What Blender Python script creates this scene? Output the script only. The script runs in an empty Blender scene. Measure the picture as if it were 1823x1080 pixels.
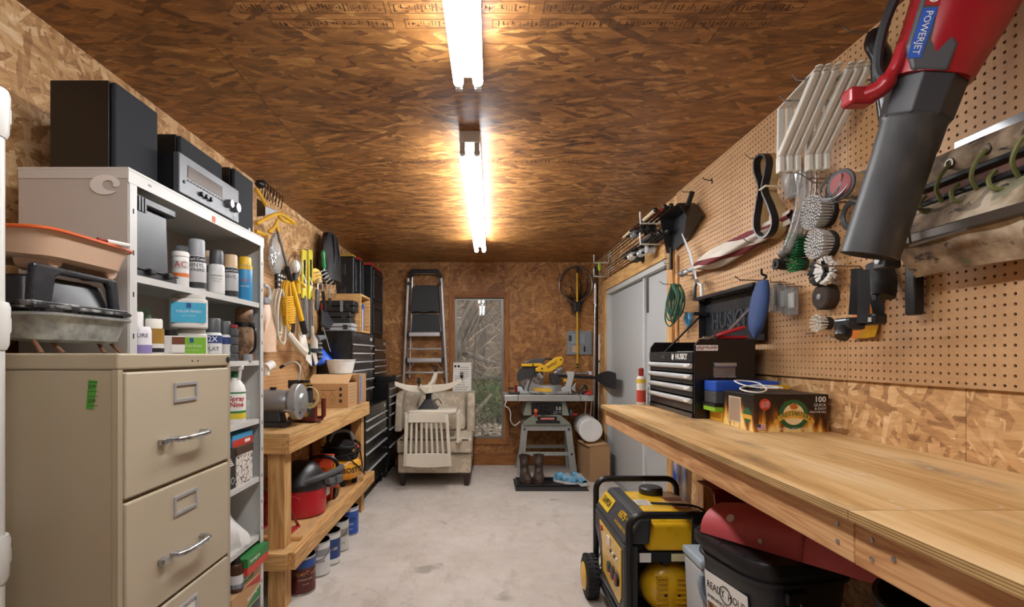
import bpy, bmesh, math, random
from mathutils import Matrix, Vector
random.seed(7)
SC = bpy.context.scene
COL = SC.collection
PI = math.pi
# ---------------------------------------------------------------- camera
F, CX, CY = 900.0, 864.0, 632.0          # focal length and vanishing point in pixels of 1823x1080
CZ, XL, XR, YB, YF, H = 1.32, -1.48, 1.335, 6.09, -1.75, 2.44
cam_d = bpy.data.cameras.new('camera')
cam_d.sensor_width = 36.0
cam_d.lens = F / 1823 * 36
cam_d.shift_x = (911.5 - CX) / 1823
cam_d.shift_y = (CY - 540.0) / 1823
cam_d.clip_start = 0.02
cam = bpy.data.objects.new('camera', cam_d)
COL.objects.link(cam)
cam.location = (0, 0, CZ)
cam.rotation_euler = (PI / 2, 0, 0)
SC.camera = cam
# ---------------------------------------------------------------- world and exposure
W = bpy.data.worlds.new('overcast_sky'); SC.world = W
W.use_nodes = True
wb = W.node_tree.nodes['Background']
wb.inputs[0].default_value = (1.0, 0.98, 0.95, 1)
wb.inputs[1].default_value = 1.5
SC.view_settings.view_transform = 'Standard'
SC.view_settings.look = 'None'
SC.view_settings.gamma = 1.0
SC.view_settings.use_curve_mapping = False
SC.view_settings.exposure = 1.0
TUBE_POWER = 21.0
# ---------------------------------------------------------------- pixel -> place helpers (measured distances)
def at(px, py, d): return Vector(((px - CX) * d / F, d, CZ - (py - CY) * d / F))
def onx(px, py, x): return at(px, py, x * F / (px - CX))
def onR(px, py, off=0.0): return onx(px, py, XR - off)
def onL(px, py, off=0.0): return onx(px, py, XL + off)
def onB(px, py, off=0.0): return at(px, py, YB - off)
def onz(px, py, z): return at(px, py, (CZ - z) * F / (py - CY))
V = Vector
# ---------------------------------------------------------------- materials
def lin(c):
    c = c / 255.0
    return c / 12.92 if c <= 0.04045 else ((c + 0.055) / 1.055) ** 2.4
def rgb(h):
    if isinstance(h, str):
        h = h.lstrip('#'); h = [int(h[i:i + 2], 16) for i in (0, 2, 4)]
    return (lin(h[0]), lin(h[1]), lin(h[2]), 1)
class NT:
    def __init__(s, name):
        s.m = bpy.data.materials.new(name); s.m.use_nodes = True
        s.t = s.m.node_tree; s.b = s.t.nodes['Principled BSDF']; s.out = s.t.nodes['Material Output']
    def n(s, typ, **kw):
        nd = s.t.nodes.new(typ)
        for k, v in kw.items():
            if k.startswith('i_'):
                key = k[2:]
                key = int(key) if key.isdigit() else key.replace('_', ' ')
                nd.inputs[key].default_value = v
            else: setattr(nd, k, v)
        return nd
    def l(s, a, b): s.t.links.new(a, b)
    def math(s, op, a, b=None):
        nd = s.n('ShaderNodeMath', operation=op)
        for i, q in enumerate((a, b)):
            if q is None: continue
            if isinstance(q, (int, float)): nd.inputs[i].default_value = q
            else: s.l(q, nd.inputs[i])
        return nd.outputs[0]
    def ramp(s, fac, stops):
        nd = s.n('ShaderNodeValToRGB'); e = nd.color_ramp.elements
        while len(e) < len(stops): e.new(0.5)
        for q, (p, c) in zip(e, stops): q.position = p; q.color = rgb(c)
        s.l(fac, nd.inputs[0]); return nd.outputs[0]
    def mix(s, fac, a, b, mode='MIX'):
        nd = s.n('ShaderNodeMix', data_type='RGBA', blend_type=mode)
        for q, i in ((fac, 0), (a, 6), (b, 7)):
            if isinstance(q, (int, float)): nd.inputs[i].default_value = q
            elif isinstance(q, (tuple, list, str)): nd.inputs[i].default_value = rgb(q) if not isinstance(q, tuple) or len(q) == 3 else q
            else: s.l(q, nd.inputs[i])
        return nd.outputs[2]
    def bump(s, h, strength=0.2, dist=0.002):
        nd = s.n('ShaderNodeBump', i_Strength=strength, i_Distance=dist)
        s.l(h, nd.inputs['Height']); s.l(nd.outputs[0], s.b.inputs['Normal'])
    def coord(s, kind='Object'):
        return s.n('ShaderNodeTexCoord').outputs[kind]
    def mapping(s, vec, scale=(1, 1, 1), rot=(0, 0, 0), loc=(0, 0, 0)):
        nd = s.n('ShaderNodeMapping'); s.l(vec, nd.inputs[0])
        nd.inputs['Scale'].default_value = scale; nd.inputs['Rotation'].default_value = rot; nd.inputs['Location'].default_value = loc
        return nd.outputs[0]
    def noise(s, vec, scale, detail=3, rough=0.55):
        nd = s.n('ShaderNodeTexNoise', i_Scale=scale, i_Detail=detail, i_Roughness=rough); s.l(vec, nd.inputs[0])
        return nd.outputs[0]
MATS = {}
def mat(h, rough=0.5, metal=0.0, var=0.12, scale=18.0, bump=0.0, spec=None, coat=0.0):
    """plain paint / plastic / metal with slight procedural unevenness"""
    key = (str(h), rough, metal, var, scale, bump, coat)
    if key in MATS: return MATS[key]
    t = NT('finish_%d' % len(MATS)); c = rgb(h)
    t.b.inputs['Roughness'].default_value = rough; t.b.inputs['Metallic'].default_value = metal
    if coat: t.b.inputs['Coat Weight'].default_value = coat; t.b.inputs['Coat Roughness'].default_value = 0.15
    if var > 0:
        nz = t.noise(t.coord(), scale, 4)
        lo = tuple(max(0, q * (1 - var)) for q in c[:3]) + (1,); hi = tuple(min(1, q * (1 + var)) for q in c[:3]) + (1,)
        t.l(t.mix(nz, lo, hi), t.b.inputs['Base Color'])
        r2 = t.math('MULTIPLY_ADD', nz, 0.2); t.t.nodes[-1].inputs[2].default_value = max(0.02, rough - 0.1)
        t.l(r2, t.b.inputs['Roughness'])
        if bump: t.bump(nz, bump)
    else: t.b.inputs['Base Color'].default_value = c
    MATS[key] = t.m; return t.m
def planar(t, axis, world=True):
    if world: p = t.n('ShaderNodeNewGeometry').outputs['Position']
    else: p = t.coord()
    sep = t.n('ShaderNodeSeparateXYZ'); t.l(p, sep.inputs[0])
    cmb = t.n('ShaderNodeCombineXYZ')
    a, b = {'x': (1, 2), 'y': (0, 2), 'z': (0, 1)}[axis]
    rnd = t.n('ShaderNodeObjectInfo').outputs['Random']
    off = t.math('MULTIPLY', rnd, 37.0)
    t.l(t.math('ADD', sep.outputs[a], off), cmb.inputs[0]); t.l(t.math('ADD', sep.outputs[b], off), cmb.inputs[1])
    return cmb.outputs[0]
def osb(name, axis, stops, long=8.0, wide=40.0, spread=1.2, base_ang=0.0, rough=0.62, coat=0.0, contrast=0.6):
    t = NT(name); uv = planar(t, axis)
    wn = t.n('ShaderNodeTexNoise', i_Scale=16.0, i_Detail=2.0); t.l(uv, wn.inputs[0])
    wv = t.n('ShaderNodeVectorMath', operation='MULTIPLY_ADD'); t.l(wn.outputs['Color'], wv.inputs[0])
    wv.inputs[1].default_value = (0.022, 0.022, 0); t.l(uv, wv.inputs[2]); uv = wv.outputs[0]
    best = val = None
    N = 5
    for k in range(N):
        ang = base_ang + (k / (N - 1) - 0.5) * 2 * spread + (0.13 if k % 2 else -0.1)
        f = 0.75 + 0.12 * ((k * 5) % N)
        rot = t.mapping(uv, rot=(0, 0, ang), loc=(k * 3.7, k * 1.9, 0))
        mp = t.mapping(rot, scale=(long * f, wide * f, 1))
        vo = t.n('ShaderNodeTexVoronoi', voronoi_dimensions='2D', distance='CHEBYCHEV', i_Scale=1.0, i_Randomness=1.0); t.l(mp, vo.inputs['Vector'])
        sp = t.n('ShaderNodeSeparateColor'); t.l(vo.outputs['Color'], sp.inputs[0])
        v = sp.outputs[1]
        pr = sp.outputs[0]
        if best is None: best, val = pr, v
        else:
            m = t.math('GREATER_THAN', pr, best)
            mx = t.n('ShaderNodeMix', data_type='FLOAT'); t.l(m, mx.inputs[0]); t.l(val, mx.inputs[2]); t.l(v, mx.inputs[3])
            val = mx.outputs[0]; best = t.math('MAXIMUM', best, pr)
    big = t.noise(uv, 1.3, 2)
    gr = t.noise(t.mapping(uv, rot=(0, 0, base_ang), scale=(14, 120, 1)), 1.0, 3)
    mid = t.noise(t.mapping(uv, rot=(0, 0, base_ang), scale=(12, 30, 1)), 1.0, 3)
    val2 = t.math('ADD', t.math('MULTIPLY', val, contrast), 0.5 - contrast / 2)
    for q, w in ((big, 0.45), (gr, 0.45), (mid, 0.7)): val2 = t.math('ADD', val2, t.math('MULTIPLY', t.math('SUBTRACT', q, 0.5), w))
    col = t.ramp(val2, stops)
    t.l(col, t.b.inputs['Base Color'])
    t.b.inputs['Roughness'].default_value = rough
    if coat: t.b.inputs['Coat Weight'].default_value = coat; t.b.inputs['Coat Roughness'].default_value = 0.35
    t.bump(val, 0.35, 0.0015)
    return t.m
def lumber(name, axis, stops, k=1.0, rough=0.6, world=False):
    """long-grained sawn wood; axis = grain direction"""
    t = NT(name); p = t.coord() if not world else t.n('ShaderNodeNewGeometry').outputs['Position']
    rnd = t.n('ShaderNodeObjectInfo').outputs['Random']
    ad = t.n('ShaderNodeVectorMath', operation='ADD'); t.l(p, ad.inputs[0])
    cb = t.n('ShaderNodeCombineXYZ'); q = t.math('MULTIPLY', rnd, 11.0)
    for i in range(3): t.l(q, cb.inputs[i])
    t.l(cb.outputs[0], ad.inputs[1])
    s = {'x': (0.9, 14, 14), 'y': (14, 0.9, 14), 'z': (14, 14, 0.9)}[axis]
    mp = t.mapping(ad.outputs[0], scale=tuple(v * k for v in s))
    n1 = t.noise(mp, 1.0, 3, 0.5)
    rings = t.math('FRACT', t.math('MULTIPLY', n1, 9.0))
    tri = t.math('ABSOLUTE', t.math('SUBTRACT', rings, 0.5))
    s2 = {'x': (4, 90, 90), 'y': (90, 4, 90), 'z': (90, 90, 4)}[axis]
    n2 = t.noise(t.mapping(ad.outputs[0], scale=s2), 1.0, 3)
    v = t.math('ADD', t.math('MULTIPLY', tri, 0.8), t.math('MULTIPLY', n2, 0.6))
    n3 = t.noise(ad.outputs[0], 2.2, 2)
    v = t.math('ADD', v, t.math('MULTIPLY', t.math('SUBTRACT', n3, 0.5), 0.7))
    t.l(t.ramp(v, stops), t.b.inputs['Base Color']); t.b.inputs['Roughness'].default_value = rough
    t.bump(n2, 0.12, 0.001); return t.m
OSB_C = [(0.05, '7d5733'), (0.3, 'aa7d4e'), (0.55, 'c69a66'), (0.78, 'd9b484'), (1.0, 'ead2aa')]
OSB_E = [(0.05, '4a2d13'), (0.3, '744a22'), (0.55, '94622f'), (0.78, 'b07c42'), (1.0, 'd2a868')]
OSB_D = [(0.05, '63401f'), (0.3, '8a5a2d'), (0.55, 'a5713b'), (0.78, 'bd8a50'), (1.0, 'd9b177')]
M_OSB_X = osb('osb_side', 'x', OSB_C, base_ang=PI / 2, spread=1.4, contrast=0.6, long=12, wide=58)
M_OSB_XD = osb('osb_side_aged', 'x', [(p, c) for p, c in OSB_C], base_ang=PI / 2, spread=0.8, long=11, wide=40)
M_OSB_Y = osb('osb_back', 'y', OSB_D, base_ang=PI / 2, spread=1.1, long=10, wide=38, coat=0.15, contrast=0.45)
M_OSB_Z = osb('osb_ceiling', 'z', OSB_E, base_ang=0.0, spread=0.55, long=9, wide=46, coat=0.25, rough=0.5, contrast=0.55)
PINE = [(0.0, '93602f'), (0.35, 'b98a52'), (0.65, 'd2a76c'), (1.0, 'e0bd86')]
FIR = [(0.0, '8a5a31'), (0.3, 'b98454'), (0.6, 'cf9f6c'), (1.0, 'dbb283')]
M_PINE = {a: lumber('pine_' + a, a, PINE) for a in 'xyz'}
M_FIR = {a: lumber('fir_' + a, a, FIR, k=1.4) for a in 'xyz'}
M_TRIMW = {a: lumber('trim_wood_' + a, a, [(0.0, '6f4220'), (0.4, '8f5a2c'), (0.7, 'a36c38'), (1.0, 'b98148')]) for a in 'xyz'}
def ply(name, stops, axis='y'):
    t = NT(name); p = t.n('ShaderNodeNewGeometry').outputs['Position']
    rnd = t.math('MULTIPLY', t.n('ShaderNodeObjectInfo').outputs['Random'], 9.0)
    cb = t.n('ShaderNodeCombineXYZ'); t.l(rnd, cb.inputs[0]); t.l(rnd, cb.inputs[1])
    ad = t.n('ShaderNodeVectorMath', operation='ADD'); t.l(p, ad.inputs[0]); t.l(cb.outputs[0], ad.inputs[1]); p = ad.outputs[0]
    n1 = t.noise(t.mapping(p, scale=(9, 0.8, 9)), 1.0, 4, 0.6)
    n2 = t.noise(t.mapping(p, scale=(60, 3, 60)), 1.0, 3)
    v = t.math('ADD', t.math('MULTIPLY', n1, 0.75), t.math('MULTIPLY', n2, 0.3))
    c = t.ramp(v, stops)
    st = t.noise(t.mapping(p, scale=(5, 1.6, 5), loc=(3, 1, 0)), 1.0, 5, 0.65)
    dirt = t.ramp(st, [(0.53, '000000'), (0.68, 'e0e0e0')])
    c = t.mix(dirt, c, '75573a')
    sp = t.noise(t.mapping(p, loc=(7, 2, 0)), 9.0, 5, 0.7)
    white = t.ramp(sp, [(0.665, '000000'), (0.70, 'ffffff')])
    c = t.mix(white, c, 'd9cfc0')
    t.l(c, t.b.inputs['Base Color']); t.b.inputs['Roughness'].default_value = 0.55; t.bump(n2, 0.1, 0.001); return t.m
M_PLY = ply('plywood_worn', [(0.3, '94683a'), (0.44, 'bd935a'), (0.56, 'd3ae78'), (0.72, 'e0c497')])
def ply_edge():
    t = NT('plywood_edge'); p = t.coord(); sp = t.n('ShaderNodeSeparateXYZ'); t.l(p, sp.inputs[0])
    w = t.math('ABSOLUTE', t.math('SUBTRACT', t.math('FRACT', t.math('MULTIPLY', sp.outputs[2], 190.0)), 0.5))
    nz = t.noise(t.mapping(p, scale=(30, 6, 30)), 1.0, 3)
    v = t.math('ADD', w, t.math('MULTIPLY', nz, 0.5))
    t.l(t.ramp(v, [(0.3, '7d5c34'), (0.6, 'b3905a'), (0.9, 'cdb07c')]), t.b.inputs['Base Color']); t.b.inputs['Roughness'].default_value = 0.7; return t.m
def concrete():
    t = NT('painted_concrete'); p = t.n('ShaderNodeNewGeometry').outputs['Position']
    n1 = t.noise(p, 1.3, 5, 0.6); n2 = t.noise(p, 9.0, 5, 0.65)
    c = t.ramp(t.math('ADD', t.math('MULTIPLY', n1, 0.6), t.math('MULTIPLY', n2, 0.4)), [(0.3, 'b0a89e'), (0.5, 'c6beb5'), (0.7, 'd5cfc7')])
    sc = t.noise(t.mapping(p, scale=(3.2, 1.3, 1), rot=(0, 0, 0.6)), 2.4, 6, 0.7)
    c = t.mix(t.ramp(sc, [(0.53, '000000'), (0.68, '9c9c9c')]), c, '8d7a68')
    sp = t.noise(t.mapping(p, loc=(4, 9, 0)), 3.1, 3, 0.5)
    c = t.mix(t.ramp(sp, [(0.655, '000000'), (0.72, 'c0c0c0')]), c, '6f6152')
    vo = t.n('ShaderNodeTexVoronoi', feature='DISTANCE_TO_EDGE', i_Scale=1.1)
    wz = t.n('ShaderNodeTexNoise', i_Scale=3.0, i_Detail=4.0); t.l(p, wz.inputs[0])
    ad = t.n('ShaderNodeVectorMath', operation='MULTIPLY_ADD'); t.l(wz.outputs['Color'], ad.inputs[0]); ad.inputs[1].default_value = (0.5, 0.5, 0); t.l(p, ad.inputs[2])
    t.l(ad.outputs[0], vo.inputs['Vector'])
    crack = t.math('LESS_THAN', vo.outputs['Distance'], 0.002)
    c = t.mix(t.math('MULTIPLY', crack, 0.22), c, '7d7063')
    t.l(c, t.b.inputs['Base Color']); t.l(t.math('ADD', t.math('MULTIPLY', n2, 0.3), 0.35), t.b.inputs['Roughness']); t.bump(n2, 0.06, 0.002); return t.m
def glass(name, tint=(1, 1, 1), haze=0.0, gl=0.08, fres=True):
    t = NT(name); t.t.nodes.remove(t.b)
    tr = t.n('ShaderNodeBsdfTransparent'); tr.inputs[0].default_value = tint + (1,)
    gs = t.n('ShaderNodeBsdfGlossy', i_Roughness=gl)
    fr = t.n('ShaderNodeFresnel', i_IOR=1.45)
    mx = t.n('ShaderNodeMixShader'); t.l(fr.outputs[0], mx.inputs[0]); t.l(tr.outputs[0], mx.inputs[1]); t.l(gs.outputs[0], mx.inputs[2])
    o = mx.outputs[0]
    if haze:
        df = t.n('ShaderNodeBsdfDiffuse'); df.inputs[0].default_value = (0.62, 0.62, 0.6, 1)
        m2 = t.n('ShaderNodeMixShader', i_0=haze); t.l(o, m2.inputs[1]); t.l(df.outputs[0], m2.inputs[2]); o = m2.outputs[0]
    t.l(o, t.out.inputs[0]); return t.m
M_GLASS = glass('window_glass', gl=0.02)
M_SCREEN = glass('insect_screen', tint=(.8, .8, .8), haze=0.025, gl=0.6)
M_CLEAR = glass('clear_plastic', haze=0.2, gl=0.12)
M_CLEAR2 = glass('clear_bag', haze=0.35, gl=0.2)
def emit(h, s):
    t = NT('lamp_glow'); t.t.nodes.remove(t.b); e = t.n('ShaderNodeEmission', i_Strength=s); e.inputs[0].default_value = h + (1,)
    t.l(e.outputs[0], t.out.inputs[0]); return t.m
def blotch(name, cols, scale=6.0, rough=0.7, stretch=(1, 1, 1), detail=4, bump=0.0):
    t = NT(name); nz = t.noise(t.mapping(t.coord(), scale=stretch), scale, detail, 0.6)
    n = len(cols); t.l(t.ramp(nz, [(0.3 + 0.4 * i / (n - 1), c) for i, c in enumerate(cols)]), t.b.inputs['Base Color'])
    t.b.inputs['Roughness'].default_value = rough
    if bump: t.bump(nz, bump)
    return t.m
# everyday finishes
BLACK = mat('17171a', 0.38); BLACKM = mat('101012', 0.6); BLACKG = mat('0c0c0e', 0.18, 0, 0.05); RUBBER = mat('1b1b1c', 0.75, bump=0.05)
DGREY = mat('3b3d40', 0.5); GREY = mat('808386', 0.5); LGREY = mat('b7bab9', 0.45); WHITE = mat('e3e1db', 0.45, 0, 0.04); CREAM = mat('d6cfbd', 0.45, 0, 0.06)
STEEL = mat('b9bcc0', 0.28, 1.0, 0.08, 40); STEELD = mat('6e6d6b', 0.35, 1.0, 0.1, 40); ALU = mat('c9cbcd', 0.38, 0.85, 0.05, 30); WIRE = mat('8f8b85', 0.4, 0.9, 0.1)
CARD = mat('b58f63', 0.8, 0, 0.1, 30); CARDD = mat('8f6d49', 0.85, 0, 0.1, 30); INK = mat('2a2622', 0.8, 0, 0.0)
RED = mat('b21f24', 0.4); REDD = mat('7d1418', 0.4); YELLOW = mat('e3b21c', 0.45); BLUE = mat('1f50b0', 0.4); GREEN = mat('1d6b3a', 0.5); ORANGE = mat('d8622a', 0.45)
BRASS = mat('c79f52', 0.35, 0.9); PAPER = mat('e8e6e0', 0.8, 0, 0.03)
SHELFP = mat('c3c3bf', 0.42, 0, 0.06, 6)
# ---------------------------------------------------------------- mesh builder
INV = {}
class G:
    def __init__(s, m=None): s.v = []; s.f = []; s.m = m
    def add(s, vs, fs):
        o = len(s.v)
        for p in vs:
            p = V(p); s.v.append(s.m @ p if s.m else p)
        s.f += [tuple(i + o for i in f) for f in fs]; return s
    def box(s, x0, x1, y0, y1, z0, z1):
        x0, x1 = min(x0, x1), max(x0, x1); y0, y1 = min(y0, y1), max(y0, y1); z0, z1 = min(z0, z1), max(z0, z1)
        return s.add([(x0, y0, z0), (x1, y0, z0), (x1, y1, z0), (x0, y1, z0), (x0, y0, z1), (x1, y0, z1), (x1, y1, z1), (x0, y1, z1)],
                     [(0, 3, 2, 1), (4, 5, 6, 7), (0, 1, 5, 4), (1, 2, 6, 5), (2, 3, 7, 6), (3, 0, 4, 7)])
    def hexa(s, b, t):      # two quads bottom, top (counter-clockwise seen from above)
        return s.add(list(b) + list(t), [(0, 3, 2, 1), (4, 5, 6, 7), (0, 1, 5, 4), (1, 2, 6, 5), (2, 3, 7, 6), (3, 0, 4, 7)])
    def beam(s, a, b, w, h, up=(0, 0, 1)):   # rectangular bar from a to b
        a, b = V(a), V(b); d = (b - a).normalized(); u = V(up)
        if abs(d.dot(u)) > 0.98: u = V((1, 0, 0))
        r = d.cross(u).normalized(); u = r.cross(d).normalized()
        q = [r * w / 2 * i + u * h / 2 * j for i, j in ((-1, -1), (1, -1), (1, 1), (-1, 1))]
        return s.add([a + k for k in q] + [b + k for k in q], [(0, 1, 2, 3), (7, 6, 5, 4), (1, 0, 4, 5), (2, 1, 5, 6), (3, 2, 6, 7), (0, 3, 7, 4)])
    def tube(s, pts, r, n=8, closed=False, sq=None):
        pts = [V(p) for p in pts]; N = len(pts)
        rr = list(r) if isinstance(r, (list, tuple)) else [r] * N
        tang = []
        for i in range(N):
            if closed: d = pts[(i + 1) % N] - pts[i - 1]
            else: d = pts[min(i + 1, N - 1)] - pts[max(i - 1, 0)]
            tang.append(d.normalized() if d.length > 1e-9 else V((0, 0, 1)))
        u = V((0, 0, 1)) if abs(tang[0].z) < 0.9 else V((1, 0, 0))
        u = (u - tang[0] * u.dot(tang[0])).normalized(); vs = []
        for i in range(N):
            u = u - tang[i] * u.dot(tang[i])
            u = u.normalized() if u.length > 1e-6 else tang[i].orthogonal().normalized()
            w = tang[i].cross(u)
            for k in range(n):
                a = 2 * PI * k / n + (PI / 4 if n == 4 else 0)
                vs.append(pts[i] + (u * math.cos(a) + w * math.sin(a) * (sq or 1)) * rr[i])
        fs = []
        for i in range(N if closed else N - 1):
            j = (i + 1) % N
            for k in range(n):
                k2 = (k + 1) % n; fs.append((i * n + k, i * n + k2, j * n + k2, j * n + k))
        if not closed:
            fs.append(tuple(range(n - 1, -1, -1))); fs.append(tuple((N - 1) * n + k for k in range(n)))
        return s.add(vs, fs)
    def cyl(s, a, b, r, r2=None, n=20): return s.tube([a, b], [r, r if r2 is None else r2], n)
    def lathe(s, prof, o=(0, 0, 0), axis=(0, 0, 1), n=24):   # prof: (radius, height)
        ax = V(axis).normalized(); u = ax.orthogonal().normalized(); w = ax.cross(u); o = V(o); vs = []; fs = []
        for r, h in prof:
            for k in range(n):
                a = 2 * PI * k / n; vs.append(o + ax * h + (u * math.cos(a) + w * math.sin(a)) * max(r, 1e-5))
        for i in range(len(prof) - 1):
            for k in range(n):
                k2 = (k + 1) % n; fs.append((i * n + k, i * n + k2, (i + 1) * n + k2, (i + 1) * n + k))
        if prof[0][0] > 1e-4: fs.append(tuple(range(n - 1, -1, -1)))
        if prof[-1][0] > 1e-4: fs.append(tuple((len(prof) - 1) * n + k for k in range(n)))
        return s.add(vs, fs)
    def prism(s, poly, axis, a, b):   # polygon in the plane across axis, extruded a..b
        def p3(p, t):
            if axis == 'x': return (t, p[0], p[1])
            if axis == 'y': return (p[0], t, p[1])
            return (p[0], p[1], t)
        n = len(poly); vs = [p3(p, a) for p in poly] + [p3(p, b) for p in poly]
        fs = [tuple(range(n))[::-1], tuple(range(n, 2 * n))] + [(i, (i + 1) % n, n + (i + 1) % n, n + i) for i in range(n)]
        return s.add(vs, fs)
    def ball(s, c, r, n=12):
        r = (r, r, r) if isinstance(r, (int, float)) else r; c = V(c); vs = []; fs = []; m = n // 2 + 1
        for i in range(m + 1):
            t = PI * i / m
            for k in range(n):
                a = 2 * PI * k / n; vs.append(c + V((math.sin(t) * math.cos(a) * r[0], math.sin(t) * math.sin(a) * r[1], math.cos(t) * r[2])))
        for i in range(m):
            for k in range(n):
                k2 = (k + 1) % n; fs.append((i * n + k, (i + 1) * n + k, (i + 1) * n + k2, i * n + k2))
        return s.add(vs, fs)
    def sheet(s, fn, nu, nv, th=0.0):    # fn(u,v)->point, u,v in 0..1 ; th>0 closes it into a slab along the normal
        P = [[V(fn(i / nu, j / nv)) for j in range(nv + 1)] for i in range(nu + 1)]
        def nor(i, j):
            a = P[min(i + 1, nu)][j] - P[max(i - 1, 0)][j]; b = P[i][min(j + 1, nv)] - P[i][max(j - 1, 0)]
            q = a.cross(b); return q.normalized() if q.length > 1e-12 else V((0, 0, 1))
        idx = lambda i, j: i * (nv + 1) + j
        vs = [P[i][j] for i in range(nu + 1) for j in range(nv + 1)]
        fs = [(idx(i, j), idx(i + 1, j), idx(i + 1, j + 1), idx(i, j + 1)) for i in range(nu) for j in range(nv)]
        if th:
            o = len(vs); vs += [P[i][j] - nor(i, j) * th for i in range(nu + 1) for j in range(nv + 1)]
            fs += [tuple(q + o for q in f)[::-1] for f in fs]
            for i in range(nu): fs += [(idx(i + 1, 0), idx(i, 0), o + idx(i, 0), o + idx(i + 1, 0)), (idx(i, nv), idx(i + 1, nv), o + idx(i + 1, nv), o + idx(i, nv))]
            for j in range(nv): fs += [(idx(0, j), idx(0, j + 1), o + idx(0, j + 1), o + idx(0, j)), (idx(nu, j + 1), idx(nu, j), o + idx(nu, j), o + idx(nu, j + 1))]
        return s.add(vs, fs)
    def quad(s, a, b, c, d): return s.add([a, b, c, d], [(0, 1, 2, 3)])
    def obj(s, name, m, parent=None, bevel=0.0, smooth=None, seg=2, sub=0):
        me = bpy.data.meshes.new(name); vs = s.v
        loc = None
        if parent is not None:
            root = parent
            while root.parent is not None: root = root.parent
            if root.name in INV: iv = INV[root.name]; vs = [iv @ p for p in vs]
        else:
            lo = V([min(p[i] for p in vs) for i in range(3)]); hi = V([max(p[i] for p in vs) for i in range(3)])
            loc = V(((lo.x + hi.x) / 2, (lo.y + hi.y) / 2, lo.z)); vs = [p - loc for p in vs]
        me.from_pydata([tuple(p) for p in vs], [], s.f); me.update()
        o = bpy.data.objects.new(name, me); COL.objects.link(o)
        me.materials.append(m)
        if smooth is None: smooth = bool(sub)
        if smooth:
            me.polygons.foreach_set('use_smooth', [True] * len(me.polygons))
            if not sub: me.set_sharp_from_angle(angle=math.radians(40))
        if bevel:
            b = o.modifiers.new('bevel', 'BEVEL'); b.width = bevel; b.segments = seg; b.limit_method = 'ANGLE'; b.angle_limit = 0.6; b.harden_normals = False
        if sub:
            b = o.modifiers.new('sub', 'SUBSURF'); b.levels = sub; b.render_levels = sub
        if parent is not None: o.parent = parent
        else: o.location = loc; INV[o.name] = Matrix.Translation(-loc)
        return o
def thing(name, label, cat, loc=(0, 0, 0), rz=0.0, group=None, world=False, rot=None):
    o = bpy.data.objects.new(name, None); COL.objects.link(o); o.empty_display_size = 0.05
    o.location = loc; o.rotation_euler = rot or (0, 0, rz); o['label'] = label; o['category'] = cat
    if group: o['group'] = group
    if world: INV[o.name] = (Matrix.Translation(V(loc)) @ o.rotation_euler.to_matrix().to_4x4()).inverted()
    return o
def tag(o, label, cat, group=None):
    o['label'] = label; o['category'] = cat
    if group: o['group'] = group
    return o
def struct(o, label=None):
    o['kind'] = 'structure'
    if label: o['label'] = label
    return o
def dup(root, loc=None, rz=None, label=None, group=None, recolor=None):
    r = root.copy(); COL.objects.link(r)
    if loc is not None: r.location = loc
    if rz is not None: r.rotation_euler = (0, 0, rz)
    if label: r['label'] = label
    if group: r['group'] = group
    for ch in list(root.children):
        c = ch.copy(); COL.objects.link(c); c.parent = r
        for g in list(ch.children):
            d = g.copy(); COL.objects.link(d); d.parent = c
    return r
def text(body, size, m, parent, o, xd=(1, 0, 0), yd=(0, 0, 1), align='LEFT', name='lettering', ext=0.0003, fit=None, bold=0.0, wrap=None):
    cu = bpy.data.curves.new(name, 'FONT'); cu.body = body; cu.size = size; cu.extrude = ext; cu.offset = bold
    cu.align_x = align; cu.align_y = 'CENTER'; cu.resolution_u = 2
    tmp = bpy.data.objects.new(name, cu); me = bpy.data.meshes.new_from_object(tmp); bpy.data.objects.remove(tmp)
    xd, yd = V(xd).normalized(), V(yd).normalized(); zd = xd.cross(yd).normalized(); o = V(o)
    vs = [v.co.copy() for v in me.vertices]
    if fit and vs:
        w = max(v.x for v in vs) - min(v.x for v in vs)
        if w > 0:
            for v in vs: v.x *= fit / w
    g = G()
    if wrap:   # wrap = (centre, radius, start angle): lettering bent round an upright can
        c, r, a0 = wrap; c = V(c)
        g.v = [V((c.x + (r + v.z) * math.cos(a0 + v.x / r), c.y + (r + v.z) * math.sin(a0 + v.x / r), c.z + v.y)) for v in vs]
    else: g.v = [o + xd * v.x + yd * v.y + zd * v.z for v in vs]
    g.f = [tuple(p.vertices) for p in me.polygons]
    bpy.data.meshes.remove(me)
    return g.obj(name, m, parent)
def arc(c, r, a0, a1, n, u, w):
    c, u, w = V(c), V(u), V(w)
    return [c + (u * math.cos(a0 + (a1 - a0) * i / n) + w * math.sin(a0 + (a1 - a0) * i / n)) * r for i in range(n + 1)]
def bez(pts, n=8):       # Catmull-Rom through pts
    P = [V(p) for p in pts]; P = [P[0] * 2 - P[1]] + P + [P[-1] * 2 - P[-2]]; out = []
    for i in range(1, len(P) - 2):
        for k in range(n):
            t = k / n; a, b, c, d = P[i - 1], P[i], P[i + 1], P[i + 2]
            out.append(0.5 * ((2 * b) + (c - a) * t + (2 * a - 5 * b + 4 * c - d) * t * t + (3 * b - a - 3 * c + d) * t ** 3))
    out.append(P[-2]); return out
# ================================================================ THE ROOM
T = 0.10
g = G().box(XL - T, XR + T, YF - T, YB + T, -0.12, 0.0); floor = struct(g.obj('floor', concrete()))
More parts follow.
